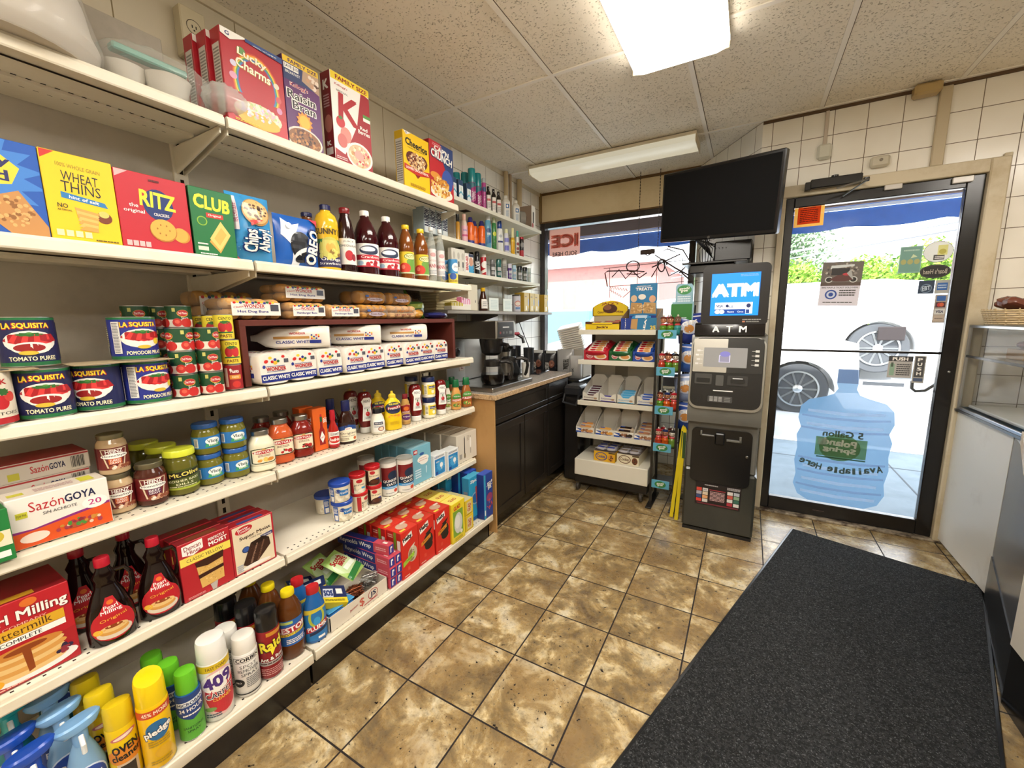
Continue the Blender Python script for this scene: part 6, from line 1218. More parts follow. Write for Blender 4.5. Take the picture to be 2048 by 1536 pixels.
# ================================================================ hand-placed goods on the long shelves
def skin(m,rings,mt,caps=True):
    n=len(rings[0]);vs=[p for r_ in rings for p in r_]
    fs=[(j*n+i,j*n+(i+1)%n,(j+1)*n+(i+1)%n,(j+1)*n+i)for j in range(len(rings)-1)for i in range(n)]
    if caps:fs+=[tuple(range(n))[::-1],tuple((len(rings)-1)*n+i for i in range(n))]
    return m.add(vs,fs,mt)
def sup(n,a,b,p,cz,rn=None,j=0):
    o=[]
    for i in range(n):
        t=6.28318*i/n;c,s=math.cos(t),math.sin(t);q=(abs(c)**p+abs(s)**p)**(-1/p);k=1+((rn.random()-.5)*j if rn else 0);o.append((a*c*q*k,cz+b*s*q*k))
    return o
def loaf(L=.27,w=.1145,h=.110,seed=1):
    rn=random.Random(seed);m=MB();st=[(-L/2,.12,.25),(-L/2+.02,.22,.35),(-L/2+.05,.8,.8),(-L/2+.08,.97,.97),(-.03,1,1),(.03,.99,.98),(L/2-.03,1,1),(L/2-.012,1,.99),(L/2-.003,.96,.97),(L/2,.92,.94)]
    rings=[]
    for x,a,b in st:rings.append([(x,y,z)for y,z in sup(26,w/2*a,h/2*b,4.2,h/2,rn,.015)])
    skin(m,rings,M('e6e0d6','pl'))
    dots=[('e',.2,.78,.07,.06,'c8322c',20),('e',.34,.90,.06,.05,'e8c83a'),('e',.12,.60,.05,.06,'2c3a8a'),('e',.78,.92,.06,.05,'c8322c'),('r',.80,.70,.96,.84,'55555e'),('e',.5,.72,.07,.07,'e8b83a'),('e',.40,.76,.05,.05,'b8242c'),('e',.60,.77,.05,.05,'2f6a3c'),('e',.5,.83,.05,.05,'2c3a8a'),('r',.2,.595,.82,.61,'2c3a8a'),('t','WONDER',.52,.51,.66,.13,'b8242c',0,.04),('r',.2,.41,.82,.425,'2c3a8a'),('p',[(0,.05),(1,.05),(1,.33),(0,.33)],'25307e'),('t','CLASSIC WHITE',.5,.2,.92,.13,WT,0,.04)]
    a,b=w*.90,h*.88;m.face((L/2,-a/2,h*.05),(0,a,0),(0,0,b),dots,'pl',.0006)
    for s_ in(-1,1):
        els=[('r',.0,.40,.75,.62,'b98a4e'),('t','CLASSIC WHITE',.42,.14,.74,.24,'25307e',0,.03),('t','WONDER',.5,.86,.34,.18,'b8242c',0,.03),('e',.5,1.02,.05,.07,'e8b83a'),('r',.76,0,1,.28,'25307e')]+[('e',.80+.05*(i%4),.42+.14*(i//3),.02,.07,['c8322c','e8c83a','2c3a8a'][i%3],30)for i in range(9)]
        if s_<0:m.face((-L/2+.08,-w/2*1.0,h*.24),(L-.11,0,0),(0,0,h*.52),els,'pl',.0006)
        else:m.face((L/2-.03,w/2*1.0,h*.24),(-(L-.11),0,0),(0,0,h*.52),els,'pl',.0006)
    m.art([('e',.2+.2*(i%4),.66+.09*(i//4),.05,.028,['c8322c','e8c83a','2c3a8a','2f6a3c','8a2a4a'][i%5],20*i)for i in range(12)],lambda u,v,o:(-L/2+L*v,(u-.5)*w*.8,h*(.5+.5*(1-abs(u*1.6-.8)**4.2)**(1/4.2))+.0008),w/L,'pl')
    return m.build('bread_loaf')
cr=thing('display_crate','reddish brown wooden box lying open on the third shelf, full of bread','crate',(-1.60,1.30,1.104))
CW=mat_stained('reddish_brown_laminate','5f2b22','4c211b',6,.4)
cx0,cx1,cy0,cy1,cz0,cz1=-.165,.16,-.57,.57,.001,.222
for n_,bb in(('top_board',(cx0,cy0,cz1-.02,cx1,cy1,cz1)),('side_board',(cx0,cy0,cz0,cx1,cy0+.02,cz1-.02)),('side_board',(cx0,cy1-.02,cz0,cx1,cy1,cz1-.02)),('back_board',(cx0,cy0+.02,cz0,cx0+.008,cy1-.02,cz1-.02))):
    MB().box(*bb,CW,.001).build(n_,cr)
lf=loaf();base_y=[.812,.925,1.039,1.152,1.264,1.376,1.49,1.601];base_y=[.809+.1125*i for i in range(9)]
nth=['first','second','third','fourth','fifth','sixth','seventh','eighth','ninth','tenth']
for i,y in enumerate(base_y):
    lab='white bagged sandwich loaf, %s from the left of the bottom bread row'%nth[i];loc=(-1.545+.012*(i%3==0),y,1.1055);rz=R([2,-2,0,2,-2,2,-2,0,-2][i]*.4)
    if i==0:lf.location=loc;lf.rotation_euler=(0,0,rz);tag(lf,lab,'bread','sandwich loaves in the crate')
    else:dup(lf,loc,rz,lab,'sandwich loaves in the crate')
l2=loaf(.27,.11,.084,4)
for i,(x,y,a,n2)in enumerate([(-1.52,.955,52,'left'),(-1.53,1.225,48,'middle'),(-1.52,1.51,62,'right')]):
    lab='white bagged sandwich loaf lying on the bread row, %s one of three'%n2;loc=(x,y,1.2175)
    if i==0:l2.location=loc;l2.rotation_euler=(0,0,R(a));tag(l2,lab,'bread','sandwich loaves in the crate')
    else:dup(l2,loc,R(a),lab,'sandwich loaves in the crate')
def buns(name,label,x,y,z,L,w,h,n,kind,a=0,group=None):
    """bagged buns: L along the shelf, w deep, h high"""
    rn=random.Random(int(y*1000));m=MB();C={'h':'c99a5c','m':'bf8a3e','l':'c8a070'}[kind]
    rows=2 if h>.06 else 1
    for r_ in range(rows):
        for i in range(n):
            for q in((-.25,.25)if w>.1 else(0,)):
                m.blob((q*w,-L/2+L*(i+.5)/n,h*(r_+.5)/rows),(w*(.24 if w>.1 else.46),L/n*.53,h/rows*.52),M(C,'ma'),10,7,.8,.03,i)
    o=m.build(name,None,(x,y,z),R(a));tag(o,label,'bread buns',group)
    f=MB();rings=[[(xx,-L/2*1.0+t*L,zz)for xx,zz in sup(16,w/2*s_,h/2*s_,3,h/2,rn,.05)][::-1]for t,s_ in((-.015,.7),(.02,.96),(.25,1.03),(.5,1.04),(.75,1.03),(.98,.96),(1.02,.7))]
    skin(f,rings,M('e8e4da','cl0.10'));f.build('bag_film',o)
    l=MB();X=w/2*1.07
    if kind=='m':els=[('t',"Martin's",.5,.66,.6,.3,'b8702a',4,.02),('e',.5,.26,.34,.2,'b0a0a4'),('t','Potato Rolls',.5,.28,.5,.18,'5a2a2a'),('e',.18,.6,.08,.12,'3a5a9a')]
    elif kind=='l':els=[('t',"Martin's",.5,.66,.6,.3,'b8702a',4,.02),('t','8 Long Rolls',.5,.22,.7,.22,'8a2a2a',3)]
    else:els=[('r',0,.06,1,.9,'e6e2da'),('t','WONDER',.45,.66,.42,.22,'b8242c',0,.03),('t','Classic',.14,.6,.2,.12,'b8242c',8),('r',.25,.5,.65,.52,'2c3a8a'),('t',{'h':'Hot Dog Buns'}[kind]if L>.15 else 'Hamburger Buns',.42,.30,.62,.2,'25307e',0,.03),('r',.78,.35,.96,.78,'4a4a55')]+[('e',.06+.06*i,.86+.05*(i%2),.03,.07,['c8322c','e8c83a','2c3a8a','2f6a3c'][i%4])for i in range(14)]
    l.face((X,-L*.44,h*.14),(0,L*.88,0),(0,0,h*.74),els,'pl',.0004);l.build('wrapper_print',o);return o
g='bagged buns on top of the crate';Z=1.3275
buns('hot_dog_bun_pack','bagged hot dog buns at the front left on the crate',-1.52,.79,Z,.185,.15,.07,4,'h',2,g)
buns('hot_dog_bun_pack','bagged hot dog buns behind the front left pack',-1.685,.79,Z,.19,.14,.10,4,'h',-3,g)
buns('hamburger_bun_pack','bagged hamburger buns under the upper hot dog pack',-1.52,.985,Z,.149,.15,.062,4,'h',0,g)
buns('hot_dog_bun_pack','bagged hot dog buns lying on top of the hamburger buns',-1.535,.985,Z+.066,.19,.14,.062,4,'h',4,g)
buns('hamburger_bun_pack','bagged hamburger buns at the middle of the crate top',-1.52,1.15,Z,.149,.15,.058,4,'h',-2,g)
buns('potato_roll_pack','bagged potato rolls beside the middle hamburger buns, lower pack',-1.52,1.31,Z,.15,.15,.062,4,'m',0,g)
buns('potato_roll_pack','bagged potato rolls stacked on the lower potato rolls',-1.53,1.315,Z+.067,.16,.14,.055,4,'m',3,g)
buns('long_roll_pack','bagged long rolls at the front right of the crate top',-1.52,1.485,Z,.18,.15,.062,4,'l',0,g)
buns('potato_roll_pack','bagged rolls stacked on the long rolls at the right',-1.53,1.49,Z+.067,.14,.14,.055,4,'m',-4,g)
o=bag('chip_bag',.12,.15,.05,'3f6a24',[('r',.1,.6,1,1,'3a2a1a'),('t','TEXAS',.5,.86,.7,.1,'1c120c',0,.05),('t','TOAST',.5,.74,.7,.1,'1c120c',0,.05),('p',[(0,.5),(1,.56),(1,.4),(0,.34)],'b0c45a'),('e',.5,.2,.3,.14,'b07a3a'),('e',.8,.1,.1,.06,'5aa03a')],5,lean=-.03);o.location=(-1.55,1.685,Z);tag(o,'green and brown crouton bag leaning at the right of the buns','snack bag')
m=MB();m.blob((0,0,.022),(.04,.035,.022),M('c08a3a','pl'),12,8,.8,.12,5);m.face((.041,-.015,.012),(0,.03,0),(0,0,.02),[('r',0,.2,1,.6,'c8a050')]);o=m.build('snack_packet',None,(-1.49,1.605,Z));tag(o,'small golden snack packet between the long rolls and the green bag','snack packet')
m=MB();m.blob((0,0,.018),(.05,.075,.018),M('20265e','pl'),14,8,.8,.2,9);m.blob((0,.07,.014),(.02,.03,.012),M('b8bcd0','pl'),8,6,1,.4,3);o=m.build('snack_packet',None,(-1.51,1.785,Z));tag(o,'dark blue crumpled snack packet at the right end of the crate top','snack packet')
# cardboard sheets between stacked cans
for x,y,w_,lab in((-1.452,.185,.17,'thin cardboard sheet between the two layers of cans at far left'),(-1.452,.425,.20,'thin cardboard sheet between the stacked peeled tomato cans')):
    o=MB().box(-.06,-w_/2,0,.065,w_/2,.0022,M('a39274','ma'),.0005).build('cardboard_sheet',None,(x,y,1.2186));tag(o,lab,'cardboard')
# top shelf bundles
m=MB();rn=random.Random(3);pr=[(.175,0),(.19,.02),(.195,.05),(.185,.09),(.175,.14),(.165,.19),(.155,.24),(.14,.30),(.10,.34),(.02,.35)]
m.lathe([(r_*(1-.02*(i%2)),z)for i,(r_,z)in enumerate(pr)],M('c9c2b6','ma'),30)
m.v=[(x*(1+.015*math.sin(9*z*40+x*30)),y*(1+.01*math.sin(z*170+y*25)),z)for x,y,z in m.v]
o=m.build('foam_plate_stack',None,(-1.59,.325,1.9575));tag(o,'large round stack of foam plates wrapped in clear film at left of top shelf','plates');o.scale=(1,1,1)
f=MB();f.lathe([(r_*1.02+.002+.002*(i%2),z+.001)for i,(r_,z)in enumerate(pr)],M('dcd8d0','cl0.16'),40);rn=random.Random(8);f.v=[(x*(1+(rn.random()-.5)*.02),y*(1+(rn.random()-.5)*.02),z)for x,y,z in f.v];f.build('wrapping_film',o,ang=.3)
m=MB()
for(bx,by,r_)in((.0,-.09,.05),(.03,.0,.055),(-.05,.03,.05)):m.lathe([(r_*.75,.004),(r_,.06),(r_*1.05,.064),(r_*.98,.066),(r_*.72,.012)],M('d2cdc2','pl'),20,cx=bx,cy=by)
o=m.build('foam_cup_bundle',None,(-1.56,.655,1.9575));tag(o,'clear bag of foam cups with a teal zipper strip on top shelf','cups')
f=MB();f.blob((0,-.02,.062),(.10,.135,.062),M('dcdcd4','cl0.13'),26,13,.75,.10,4);f.blob((.06,.14,.06),(.05,.06,.045),M('e4e6e2','cl0.35'),24,16,.9,.16,6);f.build('clear_bag',o,ang=.9)
MB().box(-.055,-.10,.119,-.02,.08,.139,M('74b8a8','pl'),.004).build('zipper_strip',o)
m=MB();m.box(0,-.03,0,.05,.05,.16,M('cbbf9f','pw'),.004).face((.05,-.02,.03),(0,.06,0),(0,0,.10),[('e',.5,.7,.4,.24,'3a2f20'),('e',.5,.7,.36,.215,'cbbf9f'),('r',.38,.66,.44,.76,'1a1410'),('r',.58,.66,.64,.76,'1a1410'),('e',.5,.6,.05,.03,'1a1410')]);o=m.build('electrical_outlet',None,(XL+.001,.86,2.26));tag(o,'cream surface outlet box on the wall behind the rainbow cereal boxes','outlet')
# lowest shelf: scouring goods in the open carton, foil boxes
def K_jsbox(w,h,d):
    m=MB();c=M('d9d0c0');t=.003
    for bb in((-d/2,-w/2,0,d/2,w/2,t),(d/2-t,-w/2,t,d/2,w/2,h),(-d/2,-w/2,t,-d/2+t,w/2,h+.03),(-d/2,-w/2,t,d/2,-w/2+t,h*.95),(-d/2,w/2-t,t,d/2,w/2,h)):m.box(*bb,c)
    m.face((d/2,-w/2,0),(0,w,0),(0,0,h),[('t','$',.52,.5,.08,.62,'b84a3a'),('e',.72,.58,.09,.36,'a8323c'),('e',.72,.58,.08,.31,'d9d0c0'),('t','JS',.72,.56,.1,.4,'20264a',0,.05),('p',[(.55,.14),(.8,.2),(.8,.26),(.55,.2)],'a8323c'),('t','Janitor',.38,.5,.14,.2,'a8323c',8)])
    m.face((-d/2,-w/2,0),(d,0,0),(0,0,h*.95),[('r',.7,.25,.9,.6,'2c3a6a'),('r',.74,.3,.86,.55,'d9d0c0'),('l',.2,.7,.8,.85,1,'a8706a')]);return m.build('open_carton')
def flatpack(name,w,h,d,base,els,seed,loc,rot,label,cat,group=None):
    o=bag(name,w,h,d,base,els,seed);o.location=loc;o.rotation_euler=rot;tag(o,label,cat,group);return o
SOS=[('r',0,0,1,.3,'e3cf2a'),('r',0,.3,1,1,'1d2c5c'),('p',[(.05,.3),(.45,.3),(.5,.8),(.1,.8)],'cfd6e2'),('t','SOS',.28,.55,.34,.3,'1d3a7a',0,.08),('r',.6,.5,.85,.8,WT),('l',.1,.08,.9,.2,2,'4a3a10')]
def sos(loc,rot,lab):
    m=MB();w,h,d=.10,.085,.03;m.box(-w/2,-h/2,0,w/2,h/2,d,M('e3cf2a'),.002);m.face((-w/2,-h/2,d),(w,0,0),(0,h,0),SOS);m.face((-w/2,-h/2,0),(w,0,0),(0,0,d),[('r',0,0,1,1,'d8c428')])
    o=m.build('scouring_pad_box',None,loc);o.rotation_euler=rot;tag(o,lab,'scouring pad box','scouring pad boxes')
SB=[('r',0,0,1,1,'a4c86a'),('e',.5,.5,.5,.4,'c8dca8'),('t','Scotch',.4,.74,.62,.16,'a8242c',6,.05),('t','BRITE',.5,.58,.5,.13,'a8242c',6,.05),('p',[(0,0),(1,.1),(1,.28),(0,.18)],'2f7a3c'),('r',.2,.3,.8,.44,'e6eede')]
def extras():
    jx,jy=-1.394,.995
    for r in ROWS:
        if r[0]=='jsbox':jx,jy=r[1],r[2]
    z=.22
    o=MB().box(-.08,-.06,0,.08,.06,.055,M('2a6aa8','ma'),.01).box(-.08,-.06,.0555,.08,.06,.062,M('4a9ad0','ma'),.003).build('blue_sponge_pack',None,(jx+.005,jy-.075,.158));tag(o,'blue sponge cloths inside the white scouring pad carton','sponge pack')
    sos((jx+.03,jy-.085,.2285),(R(18),R(24),R(70)),'blue and yellow scouring pad box on top, nearest the drain opener')
    sos((jx-.07,jy-.09,.2285),(R(10),R(-8),R(60)),'blue and yellow scouring pad box just behind the topmost one')
    sos((jx-.17,jy-.085,.20),(R(6),R(12),R(75)),'blue and yellow scouring pad box furthest back')
    flatpack('scrub_sponge_pack',.11,.15,.03,'b4d080',SB,3,(jx-.075,jy+.03,.215),(0,R(-62),R(15)),'green sponge pack with red lettering, lying left','sponge pack','green sponge packs')
    flatpack('scrub_sponge_pack',.11,.15,.03,'b4d080',SB,6,(jx+.015,jy+.065,.25),(0,R(-62),R(25)),'green sponge pack with red lettering, upper right one','sponge pack','green sponge packs')
    rn=random.Random(2)
    for q,(dx,dy,c,lb,zz)in enumerate(((.045,.09,'b8b8b4','silver steel wool scrubber at the right in the carton',.215),(.045,.015,'9a5a3c','copper coloured scrubber in the middle of the carton',.20))):
        m=MB();pts=[]
        for i in range(260):a=i*1.9+rn.random();b=i*.37;pts.append(((.034+.006*rn.random())*math.cos(a)*math.cos(b),(.04+.006*rn.random())*math.sin(a)*math.cos(b*.9),.024*math.sin(b+rn.random()*.6)))
        m.tube(pts,.0011,M(c,'mt'),4);m.blob((0,0,0),(.028,.033,.018),M('6a6a66' if q==0 else '5a3226','mr'),14,9,1,.1,3);o=m.build('wire_scrubber',None,(jx+dx,jy+dy,zz));tag(o,lb,'scrubber')
    protos=[o for o in bpy.data.objects if o.name.startswith('foil_wrap_box')];f0=protos[0];x,y,_=f0.location;x-=.005;y=y+.006
    w,h,_=DIM['foil'];f0.location=(x,y,.154);names={}
    for c in range(2):
        for r_ in range(4 if c==0 else 3):
            lab='foil wrap box, %s layer of the %s column'%(['bottom','second','third','topmost'][r_],['left','right'][c])
            if c==0 and r_==0:f0['label']=lab;continue
            dup(f0,(x+.004*(r_%2)+(-.02 if r_==3 else 0),y+c*(w+.001),.154+r_*(h+.001)),R(0 if r_<3 else 6),lab,'foil wrap boxes')
place_rows()
extras()
# ================================================================ coffee counter
SS=mat_brushed('brushed_stainless','9c9890',.3);SSL=M('b9b7b0','mt');BK=M('1d1b1a','pl');DKW=mat_stained('dark_espresso_wood','1d1916','2a2420',6,.35)
LAM=mat_speck('speckled_laminate','c4a680',[('9c8262',.52),('d8c4a4',.6)],120,.25);LAMT=mat_speck('grey_laminate','bcb3a8',[('9c9388',.5),('cec6bb',.6)],150,.14)
t=thing('counter_cabinet','dark cabinet with laminate worktop and tan side panel under the coffee machine','counter',(-1.54,2.6,0))
def L(mb,name,par,**k):
    o=mb.build(name,par,**k);p=par
    while p.parent:p=p.parent
    o.matrix_parent_inverse=Matrix.Translation(-p.location)if par is p else Matrix.Identity(4);return o
L(MB().box(-1.83,2.035,.09,-1.305,3.19,.844,DKW).box(-1.83,2.05,0,-1.32,3.18,.09,M('12100f','pl')),'carcass',t)
L(MB().box(-1.83,2.018,0,-1.283,2.034,.844,mat_stained('tan_side_panel','b98f5a','a67c48',5,.5)),'side_panel',t)
L(MB().box(-1.83,2.005,.845,-1.262,3.22,.876,LAM,.003,{'+z':LAMT}),'worktop',t)
for y0,y1,z0,z1,nm in((2.04,2.785,.69,.835,'drawer_front'),(2.80,3.185,.69,.835,'drawer_front'),(2.04,2.405,.10,.678,'door'),(2.415,2.785,.10,.678,'door'),(2.80,3.185,.10,.678,'door')):
    m=MB();m.box(-1.304,y0,z0,-1.290,y1,z1,DKW,.002);f_=.05 if nm=='door' else.03
    for a in((y0,z0,y1,z0+f_),(y0,z1-f_,y1,z1),(y0,z0+f_,y0+f_,z1-f_),(y1-f_,z0+f_,y1,z1-f_)):m.box(-1.2905,a[0],a[1],-1.284,a[2],a[3],DKW,.0015)
    L(m,nm,t)
Zc=.8765
t=thing('coffee_machine','stainless steel coffee brewer with black brew basket on the laminate counter','coffee machine',(-1.52,2.33,Zc))
MB().box(-.26,-.26,0,.20,.27,.028,SS,.004).build('warmer_base',t)
MB().box(-.30,-.25,.029,-.16,.22,.315,SS,.004).box(-.16,-.25,.03,-.157,-.05,.30,SSL,.001).build('tower',t)
m=MB().box(-.30,-.05,.315,.10,.20,.435,SS,.006);m.face((.101,-.03,.325),(0,.21,0),(0,0,.10),[('r',0,0,1,1,'1c1a1a'),('r',.3,.62,.7,.7,'c9c9c4'),('e',.15,.3,.05,.09,'8a2a2a'),('e',.35,.3,.05,.09,'5a5a58'),('e',.55,.3,.05,.09,'5a5a58'),('r',.7,.2,.9,.4,'6a6a68')]);m.build('brew_head',t)
m=MB().lathe([(.045,.20),(.07,.22),(.085,.30),(.085,.314)],BK,24,cx=.0,cy=.05);m.tube([(.07,.05,.28),(.13,.05,.27)],.014,BK,10);m.build('brew_basket',t)
m=MB().lathe([(.03,0),(.03,.015),(.02,.02)],BK,18);o=m.build('knob',t);o.location=(-.157,-.15,.23);o.rotation_euler=(0,R(90),0)
MB().box(-.1565,-.12,.10,-.155,-.06,.17,M('8a8078')).face((-.155,-.12,.10),(0,.06,0),(0,0,.07),[('r',.08,.08,.92,.92,'a59a90'),('t','L',.5,.5,.4,.6,'6a4a48',0,.05)]).build('notice_plate',t)
MB().box(.02,.205,.33,.09,.30,.35,M('a3202c','pl'),.008).tube([(.05,.30,.34),(.09,.33,.31),(.10,.33,.27)],.012,BK,8).build('red_handle',t)
def carafe(x,y,a,fill,lab):
    o=MB().lathe([(.055,0),(.07,.006),(.078,.03),(.076,.065),(.06,.105),(.05,.125),(.05,.13)],M('1c2426','cl0.03'),28,cap=False).build('coffee_carafe',None,(x,y,Zc+.0285),R(a));tag(o,lab,'coffee pot',None)
    MB().lathe([(.052,.0015),(.067,.007),(.075,.03),(.0745,.03+fill)],M('0f0907','ju'),28).build('coffee',o)
    MB().lathe([(.052,.118),(.056,.122),(.056,.15),(.045,.158)],BK,24).build('collar',o)
    MB().tube([(.05,0,.145),(.09,0,.15),(.125,0,.135),(.13,0,.10),(.12,0,.05),(.11,0,.03)],[.012,.013,.012,.011,.011,.009],BK,10).build('handle',o)
carafe(-1.415,2.22,25,.04,'glass coffee pot half full of black coffee on the front warmer')
carafe(-1.43,2.46,20,.006,'almost empty glass coffee pot beside the half full one')
o=MB().lathe([(.05,0),(.052,.01),(.05,.20),(.03,.215)],SS,24).build('coffee_dispenser',None,(-1.60,2.68,Zc));tag(o,'stainless airpot coffee dispenser behind the glass coffee pots','coffee dispenser');MB().lathe([(.045,.20),(.05,.215),(.048,.245),(.03,.26)],BK,22).box(.02,-.02,.22,.09,.02,.245,BK,.005).build('pump_lid',o)
for i,(x,y,h)in enumerate(((-1.64,2.93,.23),(-1.53,2.95,.215))):
    m=MB().lathe([(.038,0),(.04,.005),(.043,h-.01),(.045,h),(.038,h),(.036,.02)],M('1f2124','pl'),26,cap=False).lathe([(.038,.001),(.037,.002)],BK,20);m.lathe([(.036,.021),(.0,.021)],BK,20,cap=False)
    o=m.build('cup_dispenser',None,(x,y,Zc));tag(o,'tall black cup holder cylinder on the counter, %s of two'%('left' if i==0 else 'right'),'cup holder','black cup holders')
o=MB().lathe([(.028,0),(.034,.11),(.036,.112)],M('d8d5cc','pr'),20).build('paper_cup',None,(-1.48,2.80,Zc));tag(o,'white paper cup stack beside the black cup holders','cup')
o=MB().box(-.13,-.16,0,.13,.12,.008,M('1a1b1f','gs'),.003).build('serving_tray',None,(-1.58,3.13,Zc));o.rotation_euler=(0,0,R(8));o.location.y=3.08;tag(o,'shiny black flat tray on the counter end near the window','tray')
t=MB().box(-.33,-.25,0,.28,.24,.80,M('17181a','pl'),.01).build('storage_cabinet',None,(-1.49,3.51,0));tag(t,'low black cabinet under the front window behind the coffee counter','cabinet')
def cbag(x,y,rz,col,els,lab,h=.235,w=.125):
    o=bag('coffee_bag',w,h,.08,col,els,int(-x*100));o.location=(x,y,.803);o.rotation_euler=(0,0,R(rz));tag(o,lab,'coffee bag',None)
CB=[('t','COFFEE LEAF',.3,.42,.5,.14,'c9c4bc',90,.05),('e',.62,.5,.2,.14,'7a4a3a'),('n',.62,.48,.2,.12,10,.04,['5a3a2e','8a5a48'],3),('r',.2,.9,.9,1,'b9b9b4')]
cbag(-1.67,3.40,-75,'201f22',CB,'black coffee bag with brown leaf print, left of two');cbag(-1.535,3.39,-75,'201f22',CB,'black coffee bag with brown leaf print, right of two')
cbag(-1.385,3.38,-80,'9c9a98',[('t','THE ORIGINAL',.55,.48,.6,.16,'1d1d1d',-90,.05),('l',.7,.3,.75,.8,1,'3a3a3a')],'silver coffee bag with vertical black lettering',.25,.15)
cbag(-1.275,3.35,-80,'b5b3b0',[('t','CAFE',.3,.4,.3,.1,'3a3a3a',-90)],'pale silver bag at the right end of the window cabinet',.2,.11)
t=None;m=MB()
for i in range(11):m.box(-.10,-.07,.019*i,.10,.07,.019*i+.014,M('d9d2c4','pl'),.006)
o=m.build('foam_tray_stack',None,(-1.345,3.50,.99+.07));o.rotation_euler=(R(14),R(-12),R(6));tag(o,'tilted stack of white foam trays in clear film by the window','foam trays');MB().box(-.103,-.073,-.002,.103,.073,.208,M('e8e8e4','cl0.12'),.01).build('wrapping_film',o)
o=MB().box(-.12,-.10,0,.10,.12,.252,M('a39a8c','ma'),.004).build('cardboard_carton',None,(-1.335,3.52,.802));tag(o,'plain carton under the tilted foam trays','carton')
o=MB().box(-.07,-.09,0,.07,.09,.70,BK,.015).build('trash_can',None,(-1.19,3.13,0));tag(o,'narrow black trash can with looped lid handle beside the counter end','trash can');MB().box(-.078,-.098,.70,.078,.098,.79,M('26272a','pl'),.02).build('lid',o);MB().tube([(-.06,-.09,.72),(-.06,-.13,.66),(.05,-.13,.64),(.06,-.09,.72)],.01,M('2c2d30','pl'),8).build('handle',o)
o=MB().tube([(XL+.01,3.30,1.356),(XL+.03,3.36,1.22),(XL+.05,3.5,1.0),(XL+.05,3.58,.802)],.004,BK,6).build('power_cord');tag(o,'thin black cord hanging from the lowest wall shelf to the cabinet','cord')
# ================================================================ pastry rack
RW=M('d9d4c4','pw');RX0,RX1,RY0,RY1=-1.10,-.54,2.93,3.24
t=thing('snack_rack','white metal snack rack on casters between the coffee counter and the black toy bottle rack','rack',(-.82,3.05,0));IDR=Matrix.Translation((.82,-3.05,0))
def Q(mb,n,**k):
    o=mb.build(n,t,**k);o.matrix_parent_inverse=IDR;return o
for zt,y0 in((1.235,RY0),(1.012,RY0),(.700,RY0),(.445,RY0)):Q(MB().box(RX0,y0+.01,zt-.012,RX1,RY1,zt-.004,RW).box(RX0,y0,zt-.034,RX1,y0+.01,zt+.002,RW,.002),'shelf')
Q(MB().box(RX0+.01,2.855,.135,RX1-.005,RY1+.01,.262,RW,.004),'base_shelf');Q(MB().box(RX0+.012,2.865,.07,RX1-.008,RY1,.134,BK,.003),'base_skirt')
Q(MB().box(RX0,RY1,.263,RX1,RY1+.008,1.26,M('c9c5ba','pw')).box(RX0+.2,RY1-.002,.86,RX0+.30,RY1-.001,.96,M('8f8b80')),'back_panel');Q(MB().box(RX1,2.99,.263,RX1+.006,RY1+.008,1.23,RW),'side_panel')
for x in(RX0+.01,RX1-.03):Q(MB().box(x,RY1-.025,.263,x+.02,RY1-.0,1.23,BK),'post')
for x in(RX0+.03,RX1-.05):
    for y in(2.89,3.2):
        m=MB();m.T=Matrix.Translation((x,y,.031))@Matrix.Rotation(R(90),4,'Y');m.lathe([(.028,-.01),(.031,-.006),(.031,.006),(.028,.01)],M('3a3532','pl'),16);m.T=None;m.box(x-.014,y-.01,.045,x+.014,y+.01,.07,M('8a8a88','mt'));Q(m,'caster')
rn=random.Random(5)
def packet(name,w,l,h,cols,seed,els=()):
    m=MB();m.blob((0,0,h/2),(w/2,l/2,h/2),M(cols[0],'pl'),16,8,.7,.06,seed);m.face((-w*.36,-l*.3,h*1.0),(w*.72,0,0),(0,l*.6,0),[('r',.0,.1,1,.9,cols[1])]+list(els),'pl',.0004)
    m.box(-w/2-.008,-l*.3,h*.42,-w/2+.006,l*.3,h*.5,M(cols[0],'pl')).box(w/2-.006,-l*.3,h*.42,w/2+.008,l*.3,h*.5,M(cols[0],'pl'));return m.build(name)
def tray(name,x,y,z,w,d,hf,col,els,lab,back=.07,notch=.5,tilt=0,inner='cfcabf',cat='carton'):
    m=MB();c=M(col);q=M(inner);th=.002
    m.box(-w/2,0,0,w/2,d,th,q);m.prism([(0,-w/2),(hf,-w/2),(hf,-w*.36),(hf*notch,-w*.16),(hf*notch,w*.16),(hf,w*.36),(hf,w/2),(0,w/2)],1,0,th,c)
    for s_ in(-1,1):m.prism([(0,0),(0,hf),(d*.5,hf+back*.6),(d,hf+back),(d,0)][::1],0,s_*w/2-th/2,s_*w/2+th/2,q)
    m.prism([(0,-w/2),(hf+back,-w/2),(hf+back*1.35,-w*.3),(hf+back*1.35,w*.3),(hf+back,w/2),(0,w/2)],1,d-th,d,q)
    m.face((-w/2,-.0002,0),(w,0,0),(0,0,hf*notch),els);o=m.build(name,None,(x,y,z));o.rotation_euler=(R(tilt),0,0);tag(o,lab,cat);return o
gk={}
def fill(key,mk,spots,label,cat,group):
    pos={6:['front left','front middle','front right','rear left','rear middle','rear right']if key=='jack' else['front left','front right','middle left','middle right','rear left','rear right']}.get(len(spots),['%s from the front'%n for n in nth])
    for i,(x,y,z,rx,rz)in enumerate(spots):
        if key not in gk:gk[key]=mk();o=gk[key];o.location=(x,y,z)
        else:o=dup(gk[key],(x,y,z))
        o.rotation_euler=(R(rx),0,R(rz));tag(o,label if len(spots)<2 else '%s, %s'%(label,pos[i]),cat,group)
